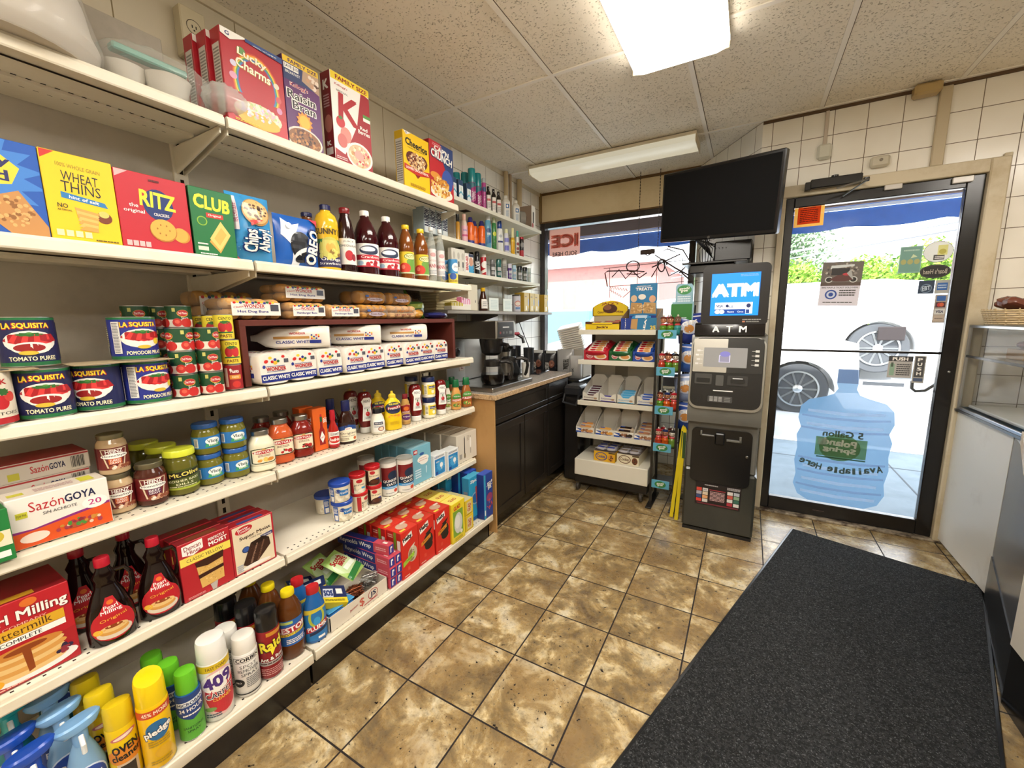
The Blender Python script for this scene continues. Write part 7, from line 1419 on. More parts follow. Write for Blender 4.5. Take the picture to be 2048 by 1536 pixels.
# top: cookie box with arched header, treats box
m=MB();c1=M('e2c21c');c2=M('5a3420');w=.255;x0=-w/2
m.box(x0,0,0,x0+w,.002,.052,c1).box(x0,0,0,x0+.002,.20,.06,c2).box(x0+w-.002,0,0,x0+w,.20,.06,c2).box(x0,0,0,x0+w,.2,.002,c2)
hp=[(.10+.0,x0-.01)]+[(.165+.05*math.sin(math.pi*i/14)**.8,x0-.012+(w+.024)*i/14)for i in range(15)]+[(.10,x0+w+.01)]
m.prism(hp,1,.195,.198,c2);m.prism([(.004+a*.965+.003,b_*.95)for a,b_ in hp],1,.192,.195,c1);m.box(x0,.196,0,x0+w,.198,.11,M('b9a888'))
m.face((x0,-.0003,0),(w,0,0),(0,0,.052),[('p',[(0,1),(.18,1),(.24,.7),(.76,.7),(.82,1),(1,1),(1,.82),(.8,.78),(.2,.78),(0,.82)],'5a3420'),('t',"Jack's",.5,.35,.34,.4,'5a2a18',0,.05)])
m.face((x0,.1917,.11),(w,0,0),(0,0,.10),[('e',.5,.45,.22,.34,'4a2a1c'),('e',.42,.55,.12,.2,'8a5a40'),('t',"JACK'S",.5,.82,.5,.22,'8a2a1c',0,.03),('t','Gourmet',.3,.22,.36,.18,'5a2a18',4,.03),('t','Cookies',.72,.25,.36,.18,'5a2a18',-4,.03)])
o=m.build('cookie_display_box',None,(-.925,2.945,1.2355));tag(o,'yellow and brown cookie display box with arched header on the rack top','display box')
fill('jack',lambda:packet('wrapped_cookie',.09,.085,.02,['b9a8a0','8a6a5a'],3,[('e',.5,.5,.4,.34,'b0505a')]),[(-.99,2.99,1.262,12,10),(-.90,2.99,1.264,10,-12),(-.84,3.0,1.27,14,30),(-1.0,3.07,1.27,14,-15),(-.91,3.075,1.275,12,5),(-.84,3.08,1.28,16,-8)],'clear wrapped cookie in the yellow and brown display box','cookie','wrapped cookies')
m=MB();w=.245;m.box(-w/2,0,0,w/2,.002,.082,M('2474a0')).box(-w/2,0,0,w/2,.22,.002,M('a88a60'));
for s_ in(-1,1):m.prism([(0,0),(0,.082),(.20,.15),(.22,.15),(.22,0)],0,s_*w/2-.001,s_*w/2+.001,M('a88a66'))
m.box(-w/2,.218,0,w/2,.22,.15,M('a88a66'));m.face((-w/2,-.0003,0),(w,0,0),(0,0,.082),[('r',0,0,.3,1,'1f3a8a'),('t','original',.13,.5,.6,.1,WT,90,.02),('p',[(.28,.1),(.46,.05),(.48,.95),(.3,.9)],'b98f58'),('t','TREATS',.68,.45,.75,.16,WT,80,.05),('t','25',.9,.2,.14,.3,'e8c83a',0,.05)])
m.T=Matrix.Translation((.0,.08,.0));m.box(-.095,.04,.05,.095,.044,.325,M('2a78a8'),.001);m.face((-.095,.0395,.05),(.19,0,0),(0,0,.275),[('t','TREATS',.52,.86,.6,.07,WT,0,.05),('t','MARSHMALLOW',.52,.93,.5,.03,WT),('e',.16,.62,.12,.09,'d9b894'),('e',.46,.66,.14,.07,'e8e0d4'),('e',.84,.60,.12,.09,'d9a884'),('p',[(.02,.22),(.48,.24),(.46,.5),(.06,.52)],'b98f58'),('p',[(.52,.24),(.98,.22),(.96,.5),(.54,.52)],'c09860'),('n',.5,.36,.44,.12,60,.03,['d9b884','a8804a'],3),('r',0,0,1,.18,'1f3a8a'),('t','original',.5,.1,.4,.06,WT)]);m.T=None
o=m.build('treat_display_box',None,(-.665,2.945,1.2355));tag(o,'blue marshmallow treat display box with tall picture card on the rack top','display box')
fill('krisp',lambda:packet('wrapped_treat',.11,.06,.022,['3a8ac0','b0c4d4'],6),[(-.66,2.98,1.285,30,0),(-.66,3.01,1.31,40,5),(-.61,3.0,1.29,25,-10)],'blue wrapped treat in the treat display box','treat','wrapped treats')
# second shelf: three croissant trays
for i,(x,w,col,c3,nm)in enumerate(((-.968,.185,'b01c2c','e0cfc0','red'),(-.785,.165,'1f5a30','d8d4c0','green'),(-.623,.15,'24489a','d9c4a8','dark blue'))):
    tray('croissant_tray',x,2.95,1.013,w,.20,.07,col,[('e',.25,.55,.14,.34,'d8d4cc'),('e',.25,.55,.12,.28,'b01c2c'),('t','7DAYS',.25,.55,.18,.24,WT,0,.04),('e',.68,.5,.26,.4,c3),('e',.7,.5,.18,.26,'c98a4a')],'%s tray of wrapped croissants on the second rack shelf'%nm,.05,.8,0,col)
    fill('crois'+nm,lambda:packet('wrapped_croissant',w*.84,.05,.05,[col,c3],3+i,[('e',.3,.5,.2,.3,'b01c2c'),('e',.7,.5,.24,.34,'c98a4a')]),[(x,2.975+.034*k,1.05+.013*k,38,[3,-4,2,-2,4][k])for k in range(5)],'wrapped croissant standing in the %s tray'%nm,'wrapped croissant','croissants in the %s tray'%nm)
# third shelf: four open white cartons
TRY=[('purple print carton, first from left','4a2a34',5),('nearly empty carton, second from left','4a3a8a',1),('carton of light blue bars, third from left','4aa0cc',4),('carton of white and blue cakes, right end','3a5aa8',3)]
for i,(nm,c,n)in enumerate(TRY):
    x=-1.005+.133*i+(.01 if i==3 else 0)
    tray('pastry_carton',x,2.955,.7015,.125,.22,.062,'d6d2c6',[('r',.06,.06,.94,.2,c),('t','Entenmanns',.5,.62,.8,.3,c,0,.02),('e',.8,.5,.1,.2,'a88a6a')],'open white %s on the third rack shelf'%nm,.085,.62,0)
    fill('bar'+c,lambda:packet('wrapped_bar',.10,.042,.022,['c9c9c9' if i!=2 else '7ab0d0',c],3+i),[(x,2.985+.034*k,.72+.012*k,25,0)for k in range(n)],'wrapped bar in the open white carton, %s'%nm.split(', ')[1],'wrapped bar','bars in the carton %s'%nm.split(', ')[1])
TR2=[('-',-1.04,.145,'c98a4a'),('-',-.885,.14,'d9a04a'),('-',-.742,.145,'2a1a14'),('-',-.60,.13,'b07a5a')]
for i,(_,x,w,c)in enumerate(TR2):
    pos=['first from left','second from left','third from left','right end'][i]
    tray('donut_carton',x,2.94,.4465,w,.2,.045,'d9d5cb',[('r',0,.0,.3,1,'2a50a0'),('p',[(.0,1),(.3,.4),(.0,.4)],WT),('n',.6,.5,.3,.3,14,.08,[c,'8a5a3a'],4),('t','Entenmanns',.62,.22,.5,.22,'2a50a0')],'open white donut carton with blue print on the fourth rack shelf, %s'%pos,.10,.7,0)
    fill('don'+c,lambda:packet('wrapped_donut',w*.8,.055,.035,['b9a890',c],8+i,[('r',0,.6,.4,.9,'2a50a0')]),[(x,2.975+.04*k,.462+.014*k,20,0)for k in range([2,1,2,4][i])],'wrapped pastry in the donut carton at the %s'%pos,'wrapped pastry','pastries in the donut carton %s'%pos)
for i,(x,c,c2,nm)in enumerate(((-.866,'d8a81e','2a3a8a','yellow and blue'),(-.695,'d9d0b4','6a4a34','cream and brown'))):
    o=MB().box(-.08,0,0,.08,.26,.075,M(c),.001,{'+z':M('6a5a50')}).face((-.08,0,0),(.16,0,0),(0,0,.075),[('e',.36,.5,.28,.42,c2),('e',.36,.5,.24,.34,c),('t','Cookies',.36,.52,.38,.3,c2,0,.04),('e',.82,.45,.13,.35,'c98a3a' if i==0 else '6a3a20'),('n',.82,.45,.1,.28,8,.03,['3a2418'],3),('r',.7,.86,1,1,'4a3a20')]).build('cookie_carton',None,(x,2.88+.01*i,.2625));o.rotation_euler=(0,0,R([0,-2][i]));tag(o,'%s cookie carton on the white base of the rack'%nm,'cookie carton')
    fill('ck'+c,lambda:packet('wrapped_cookie',.07,.06,.022,['a8a4a8',['3a4aa0','8a7a6c'][i]],4+i),[(x-.038+.076*(k%2),2.93+.065*(k//2),.3385,0,15*(k%3)-10)for k in range(6)],'wrapped cookie lying on the %s carton'%nm,'cookie','cookies on the %s carton'%nm)
# ================================================================ black rack of toy-topped juice bottles
t=thing('bottle_rack','narrow black wire rack with light blue signs holding toy topped bottles','rack',(-.43,2.93,0));IDR=Matrix.Translation((.43,-2.93,0))
for x,y in((-.523,2.87),(-.372,2.87),(-.523,3.06),(-.372,3.06)):Q(MB().box(x-.008,y-.008,.012,x+.008,y+.008,1.235,BK),'post')
for x in(-.523,-.372):Q(MB().box(x-.02,2.80,0,x+.02,3.1,.0115,BK,.002),'foot')
LV=[1.20,.955,.69,.43,.165]
SG=[('e',.5,.5,.32,.4,'2f7a3c'),('t','good2',.5,.6,.4,.28,WT,4,.04),('t','grow',.5,.36,.3,.22,WT,4,.04)]
for i,z in enumerate(LV):
    Q(MB().box(-.515,2.88,z,-.38,3.05,z+.006,BK),'shelf');Q(MB().box(-.515,2.848,z-.02,-.398,2.852,z+.038,M('5ba6c4'),.001).face((-.515,2.8478,z-.02),(.117,0,0),(0,0,.058),SG),'shelf_sign')
Q(MB().prism([(1.236,-.46),(1.42,-.45),(1.42,-.43),(1.52,-.43),(1.535,-.42),(1.535,-.335),(1.52,-.325),(1.42,-.325),(1.42,-.315),(1.236,-.32)],1,2.95,2.955,M('8fb8c8')).face((-.455,2.9495,1.236),(.13,0,0),(0,0,.17),[('r',0,0,1,1,'2f7a34')]).face((-.43,2.9495,1.41),(.105,0,0),(0,0,.12),[('e',.5,.72,.42,.25,'3f8a4c'),('t','good2',.5,.78,.6,.16,WT,4,.04),('t','grow',.5,.64,.4,.14,WT,4,.04),('l',.12,.06,.88,.42,3,'e4eef4')]),'header_card')
def toyb(col,hat,face_):
    o=MB().lathe([(.018,0),(.023,.006),(.025,.02),(.021,.034),(.024,.046),(.018,.058),(.014,.062)],M(col,'ju'),16).build('toy_bottle');MB().lathe([(.017,.06),(.019,.066),(.015,.072)],M('c84a4a','pl'),14).build('collar',o)
    m=MB();m.blob((0,0,.094),(.02,.021,.022),M(face_,'pl'),12,8);m.blob((0,.002,.108),(.021,.022,.012),M(hat,'pl'),12,7);m.blob((0,0,.124),(.006,.006,.008),M('e6e0d0','pl'),8,6);m.blob((-.007,-.0195,.097),(.003,.002,.004),M('15120f','pl'),6,5);m.blob((.007,-.0195,.097),(.003,.002,.004),M('15120f','pl'),6,5);m.build('toy_head',o);return o
TY=[('5a8a2a','5a2418','c98a68'),('b8402a','a8202a','d8b09a'),('c85a1e','1c2a5a','b07a5a'),('3a8a8a','6a4a3a','8a6a54'),('6a8a3a','2a2320','d8d0c4')]
TP=[toyb(*c)for c in TY];TN=['green juice and brown hair','red juice and red hat','orange juice and navy hat','teal juice and brown hat','olive juice and black hair'];used=set()
for li,z in enumerate(LV[:4]):
    for k in range(5):
        x=-.492+.045*(k%3)if k<3 else-.47+.05*(k-3);y=2.905+(.06 if k>=3 else 0);q=[[0,0,3,1,4],[1,0,4,0,2],[0,2,1,4,0],[1,2,4,1,0]][li][k]
        o=TP[q]if q not in used else dup(TP[q],(0,0,0));used.add(q);o.location=(x,y,z+.0065);tag(o,'toy topped bottle with %s, %s level of black rack, %s'%(TN[q],['top','second','third','fourth'][li],['front left','front middle','front right','rear left','rear right'][k]),'juice bottle','toy topped bottles')
# crisp bags hanging behind
for i,(x,y,z,c,a)in enumerate(((-.326,2.98,1.15,'24388a',-78),(-.328,2.98,.95,'3a62b0',-92),(-.328,2.98,.75,'8a9ac0',-86),(-.328,2.98,.55,'2a4a9a',-94))):
    o=bag('crisp_bag',.15,.19,.07,c,[('e',.5,.55,.4,.24,'c9cfe0'),('e',.45,.5,.2,.14,'c98a4a'),('t','CHIPS',.5,.7,.6,.12,WT,8,.05),('r',0,.88,1,.92,'d8dae4')],20+i);o.location=(x,y,z);o.rotation_euler=(R([6,-4,5,-3][i]),0,R(a));tag(o,'blue foil crisp bag hanging behind the black rack, %s'%['topmost','second from top','third from top','lowest'][i],'crisp bag','hanging crisp bags')
m=MB().tube([(-.325,3.115,0),(-.325,3.115,1.40)],.006,BK,8).box(-.352,3.07,0,-.298,3.16,.008,BK)
for z in(1.345,1.175,.995,.815):m.tube([(-.325,3.115,z),(-.325,3.0,z)],.003,BK,6)
o=m.build('hook_stand');tag(o,'thin black hook stand behind the bottle rack that holds crisp bags','stand')
# folded yellow floor sign
t=thing('floor_sign','folded yellow wet floor sign leaning beside the cash machine','floor sign',(-.335,2.76,0))
for i,(xt,xb,y)in enumerate(((-.325,-.372,2.742),(-.312,-.338,2.715))):
    m=MB();m.prism([(.005,xb-.339+.339),(.005,xb+.022),(.62,xt+.02),(.64,xt+.008),(.62,xt)],1,y,y+.012,M('d9c41e','pl'));m.face((xt+.001,y-.0003,.43),(.017,0,0),(0,0,.17),[('r',0,0,1,1,'2c4a22')])
    o=m.build('panel',t);o.matrix_parent_inverse=Matrix.Translation((.335,-2.76,0))
# ================================================================ cash machine
t=thing('cash_machine','tall grey and black cash machine with a lit blue screen on top, beside the door','cash machine',(-.09,2.88,0));IDR=Matrix.Translation((.09,-2.88,0))
G1=M('33342f','pl');G2=mat_stained('grey_metallic_plastic','66655f','5c5b56',4,.3);BB=M('101011','pl');X0,X1=-.285,.103
Q(MB().box(X0,2.635,.02,X1,3.12,.405,G1,.012).box(X0+.005,2.642,0,X1-.005,3.11,.02,BB),'lower_cabinet')
def rr(x0,z0,x1,z1,r,n=5,bow=0):
    p=[]
    for cx_,cz_,a0 in((x1-r,z1-r,0),(x0+r,z1-r,90),(x0+r,z0+r,180),(x1-r,z0+r,270)):
        for i in range(n+1):a=R(a0+90*i/n);p.append((cz_+r*math.sin(a),cx_+r*math.cos(a)))
    return p
Q(MB().box(X0+.006,2.642,.405,X1-.008,3.12,.705,G2,.01),'safe_body');m=MB().prism(rr(-.252,.33,.066,.664,.03),1,2.628,2.6415,BB);Q(m,'safe_door')
Q(MB().box(-.205,2.614,.62,-.13,2.628,.628,G2,.002).box(-.205,2.614,.62,-.195,2.628,.65,G2,.002).box(-.065,2.614,.60,.01,2.628,.612,G2,.002).box(.0,2.614,.60,.012,2.628,.635,G2,.002).box(-.125,2.605,.575,-.075,2.628,.645,BB,.006),'door_handle')
m=MB();m.T=Matrix.Translation((.045,2.627,.52))@Matrix.Rotation(R(90),4,'X');m.lathe([(.008,0),(.008,.004),(.005,.006)],M('8a8a88','mt'),14);m.T=None;Q(m,'lock')
Q(MB().box(-.213,2.632,.182,.03,2.6345,.325,M('171113')).face((-.213,2.6317,.182),(.243,0,0),(0,0,.143),[('l',.2,.86,.5,.95,1,'a8a4a4'),('l',.7,.82,.98,.94,3,'c8c4c4'),('r',.3,.2,.68,.74,'2a1216'),('r',.31,.70,.67,.73,'a83a44'),('l',.33,.24,.66,.66,7,'c8a8a8'),('r',.04,.04,.96,.1,'6a2a34')]+[('r',.02+.14*(i%2),.62-.16*(i//2),.14+.14*(i%2),.76-.16*(i//2),['c8463a','d8d4d0','a8a4b0','d8c8b0','3a4a7a','d8a070','c8403a','d0ccc8'][i])for i in range(8)]+[('r',.71+.14*(i%2),.62-.16*(i//2),.83+.14*(i%2),.76-.16*(i//2),['d8d4d0','b0b8c0','c0584a','8aa88a','d8d4d0','3a6a5a','a83040','d8d4d0'][i])for i in range(8)]+[('t','VISA',.22,.69,.09,.06,'24306a')]),'notice_label')
# upper body: silver bulging frame around the dark fascia (side profile y against z)
pf=[(2.60,.705),(2.585,.76),(2.59,.83),(2.63,1.19),(2.645,1.215),(2.68,1.215),(3.10,1.215),(3.10,.705)]
Q(MB().prism(pf,0,X0+.004,X1-.004,G2),'upper_body')
fo=Vector((0,2.5885,.80));fu=Vector((1,0,0));fv=Vector((0,2.6283-2.5885,1.19-.80)).normalized();fn=fu.cross(fv)
def FP(x,v):p=fo+fu*x+fv*v;return p
FT_=Matrix(((1,0,0,0),(0,fv.y,-fn.y,fo.y),(0,fv.z,-fn.z,fo.z),(0,0,0,1)))  # local x, v up the slope, depth inwards
def slab(x0,v0,x1,v1,d0,d1,mt,r=.02):
    m=MB();m.T=FT_;p=[(a,b)for b,a in rr(x0,v0,x1,v1,r)]
    n=len(p);vs=[(a,b,d0)for a,b in p]+[(a,b,d1)for a,b in p]
    m.add(vs,[tuple(range(n)),tuple(n+i for i in range(n))[::-1]]+[(i,n+i,n+(i+1)%n,(i+1)%n)for i in range(n)],mt);m.T=None;return m
SILV=M('9a9994','mt')
Q(slab(X0+.006,-.01,X1-.006,.405,-.010,.012,SILV,.05),'silver_frame');Q(slab(X0+.015,.004,X1-.015,.402,-.016,-.009,BB,.045),'fascia')
m=slab(-.265,.205,.083,.395,-.0195,-.015,M('232322','pl'),.006)
def FF(m,x0,v0,x1,v1,dep,els):return m.face(tuple(FP(x0,v0)+fn*dep),(x1-x0,0,0),tuple(fv*(v1-v0)),els)
Q(m,'screen_surround');Q(slab(-.265,.205,-.09,.395,-.0210,-.0194,SSL,.004),'steel_plate')
m=slab(-.21,.235,.008,.345,-.0235,-.0208,M('8f9092','gs'),.003);FF(m,-.21,.235,.008,.345,.0236,[('r',.36,.25,.62,.62,'cfcff0'),('r',.38,.28,.60,.59,'8a8aa8'),('e',.5,.68,.12,.14,'7a7ac8')]);Q(m,'display')
m=MB();FF(m,-.26,.225,.08,.35,.0222,[e for k in range(4)for e in(('r',.02+.02*(k%2),.18+.2*k,.07+.02*(k%2),.26+.2*k,'d8d8d8'),('r',.08,.21+.2*k,.13,.23+.2*k,'d8d8d8'),('r',.90,.18+.2*k,.955,.28+.2*k,'c8c8c4'),('r',.85,.22+.2*k,.90,.235+.2*k,'c8c8c4'))]);Q(m,'key_markings')
Q(slab(-.25,.135,-.16,.195,-.022,-.015,M('3a3a38','pl'),.006),'receipt_slot_bezel');Q(slab(-.24,.145,-.17,.17,-.0235,-.0218,M('0c0c0c','pl'),.003),'receipt_slot')
Q(slab(-.14,.13,-.10,.19,-.020,-.015,M('4a4a48','pl'),.004),'headphone_panel');Q(slab(-.082,.135,.02,.19,-.022,-.015,M('2c2c2c','pl'),.006),'card_reader_bezel');m=slab(-.065,.15,.005,.172,-.03,-.0218,M('121212','pl'),.008);FF(m,-.055,.172,-.005,.177,.0225,[('r',0,0,1,1,'c8c8c8')]);Q(m,'card_reader')
Q(slab(-.262,.02,.062,.118,-.0185,-.015,M('0e0e0f','pl'),.03),'tray_recess');m=slab(-.175,.035,-.05,.07,-.026,-.018,M('3c3c3c','pl'),.004)
FF(m,-.17,.037,-.055,.068,.0263,[('r',.04+.2*(k%3),.1+.23*(k//3),.2+.2*(k%3),.28+.23*(k//3),'8a8a88')for k in range(12)]+[('r',.7,.1+.3*k,.96,.3+.3*k,'6a6a68')for k in range(3)]);Q(m,'keypad');m=MB();FF(m,-.15,.098,-.05,.104,.019,[('r',0,0,1,1,'d8d8d4')]);Q(m,'cash_slot')
m=MB().prism([(2.625,1.216),(2.632,1.275),(2.66,1.285),(3.05,1.285),(3.05,1.216)],0,X0+.016,X1-.02,M('141113','gs'));m.face((-.175,2.6246,1.232),(.17,0,0),(0,.0042,.034),[('t','A',.1,.5,.2,1,WT,0,.04),('t','T',.5,.5,.17,1,WT,0,.04),('t','M',.9,.5,.22,1,WT,0,.04)],off=.001);Q(m,'name_bar')
m=MB().prism(rr(-.242,1.27,.090,1.605,.028),1,2.640,2.70,M('201f20','pl'));Q(m,'topper_housing')
m=MB().box(-.195,2.6375,1.325,.043,2.6399,1.557,M('0a84f8','em0.95'));BL=M('f4f8ff','em0.8')
m.face((-.195,2.6375,1.325),(.238,0,0),(0,0,.232),[('t','ATM',.5,.60,.90,.27,BL,0,.10),('r',.10,.15,.88,.31,BL),('r',.10,.04,.88,.15,M('0a50b0','em0.5')),('t','VISA',.2,.23,.14,.06,'20306a',0,.04),('e',.36,.23,.03,.035,'20306a'),('t','PLUS',.43,.21,.10,.05,'20306a',0,.04),('e',.80,.23,.045,.05,'20306a'),('e',.16,.09,.06,.05,BL),('e',.25,.09,.06,.05,BL),('t','Maestro',.44,.09,.14,.04,BL),('t','Cirrus',.64,.09,.12,.04,BL),('r',.74,.04,.88,.15,BL),('r',.75,.05,.82,.14,'20489a'),('l',.6,.91,.96,.97,2,M('9ac8f0','em0.5'))]);Q(m,'topper_screen')
m=MB();m.face((-.03,2.6398,1.287),(.09,0,0),(0,0,.02),[('l',0,.5,1,1,1,'9a9a98'),('r',0,0,.15,.4,'c07a5a'),('l',.2,0,.9,.4,2,'9a9a98')]);Q(m,'small_print')
# ================================================================ television, bracket, recorder
u=Vector((.667,-.27,-.055)).normalized();v=Vector((0,-.10,1));v=(v-u*v.dot(u)).normalized();n_=u.cross(v);cpos=Vector((-.2255,2.905,2.013))
t=thing('television','black flat screen television hung high in the corner between window and door','television',cpos);t.rotation_euler=Matrix(((u.x,-n_.x,v.x),(u.y,-n_.y,v.y),(u.z,-n_.z,v.z))).to_euler()
MB().box(-.362,0,-.215,.362,.045,.215,M('0e0e10','pl'),.006).build('housing',t);MB().box(-.345,-.0015,-.192,.345,0,.198,M('040405','ma')).build('screen',t);MB().box(-.2,.045,-.15,.2,.075,.15,M('121214','pl'),.01).build('rear_cover',t)
MB().lathe([(.008,0),(.008,.003)],M('7a7a78','mt'),12).build('badge',t).matrix_local=Matrix.Translation((-.02,-.0005,-.204))@Matrix.Rotation(R(90),4,'X')
o=MB().tube([(-.205,2.985,2.02),(-.16,3.12,2.03),(-.19,3.46,2.03)],.016,BK,8).box(-.22,3.40,1.95,-.17,3.50,2.11,BK,.004).build('wall_mount');tag(o,'black swing arm holding the television to the slanted wall','wall mount')
m=MB().box(-.40,2.95,1.655,-.03,3.30,1.667,BK,.002).box(-.36,2.99,1.60,-.10,3.28,1.654,BK,.006).tube([(-.2,3.30,1.66),(-.14,3.42,1.66)],.014,BK,8);o=m.build('wall_bracket_shelf');tag(o,'small black wall shelf under the television','bracket')
o=MB().box(-.22,3.0,1.6675,-.01,3.22,1.79,M('1a1a1c','pl'),.008).build('video_recorder');tag(o,'black recorder box on the small shelf under the television','recorder')
for i in range(9):
    x=-.26-.012*i;o=MB().tube([(-.23,3.0+.01*i,1.70),(x,2.98,1.79+.006*i),(x+.02*(i%3),2.98+.01*i,1.82),(-.31+.02*i,3.0,1.75),(-.30+.015*i,3.02,1.6695)],.0025,BK,5).build('cable');tag(o,'thin black cable looping beside the recorder under the television, %s from the right'%nth[i],'cable','cables beside the recorder')
# ================================================================ window signs
IC=[('t','ICE',.5,.64,.82,.34,'d88a78',0,.09),('t','ICE',.5,.64,.74,.28,'f0c8b8',0,.02),('t','SOLD HERE',.5,.26,.80,.12,'b09a98',0,.04)]
sticker('window_poster','faded pink ice poster taped to the upper left of the front window, lettering reversed',-1.588,2.017,.315,.315,IC,'c89682','poster',y=YW+.0155,kd='tl',rev=True)
m=MB();BR=M('3a2a26','pl');yy=3.70;P2=lambda pts,r=.0055,mt=BR:m.tube([(a,yy+(.0 if r>.003 else.008),b_)for a,b_ in pts],r,mt,6)
for p in([(-1.16,1.76),(-.46,1.78)],[(-1.16,1.60),(-.38,1.61)],[(-1.105,1.765),(-1.10,1.50)],[(-.86,1.90),(-.86,1.50)],[(-.70,1.90),(-.70,1.50)],[(-.50,1.80),(-.50,1.48)],[(-.86,1.60),(-.98,1.50)]):P2(p,.0025)
P2([(-1.12+.06*0,1.60),(-1.145,1.72),(-1.12,1.735),(-.92,1.725),(-.80,1.71),(-.86,1.69),(-.95,1.70)]);P2([(-.90+.055*math.cos(a/3),1.76+.045*math.sin(a/3))for a in range(20)]);P2([(-.74,1.74),(-.52,1.83),(-.62,1.88),(-.72,1.84),(-.55,1.72),(-.45,1.66)]);P2([(-.66+.04*math.cos(a/2.6)*(1-a/40),1.75+.05*math.sin(a/2.6))for a in range(22)]);P2([(-1.08,1.68),(-1.02,1.74),(-.96,1.66),(-.90,1.72),(-.84,1.66),(-.78,1.70)]);P2([(-.74,1.66),(-.66,1.80),(-.60,1.66),(-.52,1.70),(-.44,1.62)]);P2([(-.62,1.90),(-.50,1.86),(-.44,1.76),(-.52,1.68)]);P2([(-.82,1.87),(-.78,1.84),(-.72,1.87),(-.74,1.89),(-.80,1.88)]);P2([(-1.10+.012*a,1.60-.02*(a%2)-.002*a)for a in range(14)],.003);P2([(-1.10+.01*a,1.58-.018*((a+1)%2)-.006*a)for a in range(12)],.003)
m.box(-.84,yy-.01,1.85,-.72,yy+.005,1.89,BR,.004)
o=m.build('neon_sign');tag(o,'unlit neon tube sign on thin rods hanging in the front window','neon sign')
for i,x in enumerate((-.86,-.70)):
    m=MB()
    for k in range(26):z=1.90+.024*k;m.lathe([(.0022,z),(.0035,z+.006),(.0035,z+.014),(.0022,z+.02)],M('4a4038','mt'),6,cx=x,cy=yy)
    o=m.build('hanging_chain');m2=None;tag(o,'thin chain holding the neon sign, %s one'%('left' if i==0 else 'right'),'chain','neon sign chains')
# ================================================================ door furniture and stickers
O_=[('r',.12,.12,.88,.88,'d0501e'),('l',.2,.2,.8,.78,7,'9a3a18'),('l',.3,.80,.7,.86,1,'7a2a14'),('r',.04,.93,.4,.98,'3a2a1a')]
sticker('notice','orange notice with yellow border in the upper left of the door glass',.279,1.925,.15,.13,O_,'f0b03c',kd='tl')
MO=[('r',0,.46,1,1,'6a625c'),('n',.5,.82,.46,.14,50,.03,['8a827a','4a4440','b0a89c','7a6a5a'],3),('p',[(.2,.84),(.78,.90),(.78,.94),(.22,.92)],'cfd4d4'),('r',.24,.7,.68,.86,'2a2626'),('r',0,.46,1,.54,'5a4a42'),('e',.2,.60,.10,.07,'c9c9c4'),('e',.2,.60,.075,.052,'2a2624'),('e',.8,.60,.10,.07,'c9c9c4'),('e',.8,.60,.075,.052,'2a2624'),('p',[(.2,.6),(.4,.7),(.62,.72),(.8,.6),(.6,.56),(.36,.56)],'5a3430'),('e',.62,.72,.1,.03,'b8343c'),('p',[(.62,.74),(.7,.82),(.72,.81),(.8,.6),(.78,.6)],'a8a8a4'),('t','BIKE RAFFLE TICKET SOLD HERE',.5,.42,.9,.035,'3a3a3a'),('e',.3,.26,.15,.11,'2a4a9a'),('e',.3,.26,.11,.08,'c8d0e4'),('e',.3,.26,.06,.045,'2a4a9a'),('l',.5,.22,.9,.38,3,'4a4a4a'),('l',.12,.06,.86,.1,1,'5a5a5a')]
sticker('flyer','paper flyer with a motorcycle photograph taped to the door glass',.468,1.506,.195,.26,MO,'dedae6','flyer',rot=2)
sticker('window_decal','pale green decal with yellow circles on the door glass',.771,1.624,.094,.146,[('r',.04,.04,.96,.96,'6f9c90'),('e',.2,.42,.13,.1,'a8a86a'),('e',.5,.42,.13,.1,'a8a86a'),('e',.8,.42,.13,.1,'a8a86a'),('l',.15,.8,.85,.9,1,'a8c8bc'),('p',[(.2,.6),(.4,.7),(.5,.55)],'c9d8b0')],'8cb3a8',rev=True)
EL=[(.5+.5*math.cos(R(15*i)),.5+.5*math.sin(R(15*i)))for i in range(24)]
sticker('window_decal','white oval decal with a coffee cup sketch high on the right of the door glass',.882,1.658,.122,.115,[('e',.5,.5,.5,.5,'5a5a58'),('e',.5,.5,.485,.48,'e6ecec'),('r',.28,.12,.64,.36,'4a4a48'),('l',.3,.16,.6,.3,2,'e8e8e8'),('r',.2,.34,.52,.80,'d8d88a'),('e',.36,.5,.12,.12,'b8b04a')],'e6ecec',poly=EL,rev=True)
sticker('window_decal','black oval decal with script lettering beside the door edge',.880,1.553,.126,.075,[('e',.5,.5,.48,.46,'3a3834'),('e',.5,.5,.45,.41,'1c1a18'),('t',"Boar's Head",.5,.5,.76,.34,'a8a094',0,.03)],'1c1a18',poly=EL,rev=True)
sticker('window_decal','dark blue square payment decal below the black oval',.853,1.469,.066,.073,[('r',.04,.04,.96,.96,'24364e'),('e',.5,.4,.36,.34,'6a8098'),('e',.5,.4,.3,.27,'24364e'),('t','EBT',.5,.42,.5,.3,'b0c0d0',8,.05)],'31445e')
sticker('window_decal','grey decal with a blue card beside the dark blue square',.918,1.468,.058,.073,[('r',.14,.25,.86,.8,'2f62a8'),('l',.2,.35,.8,.7,2,'a8c0d8')],'a8aaa4')
sticker('window_decal','tall strip decal with four payment cards near the door edge',.921,1.348,.05,.154,[('r',.14,.78,.86,.96,'2f62a8'),('r',.1,.55,.9,.74,'4a2a34'),('e',.4,.645,.18,.07,'b83a34'),('e',.6,.645,.18,.07,'c8603a'),('r',.08,.30,.92,.50,'d0d0cc'),('t','VISA',.5,.40,.6,.09,'3a3a5a',0,.05),('r',.08,.04,.92,.27,'b8a898'),('l',.16,.14,.84,.18,1,'5a4a48')],'a39a90')
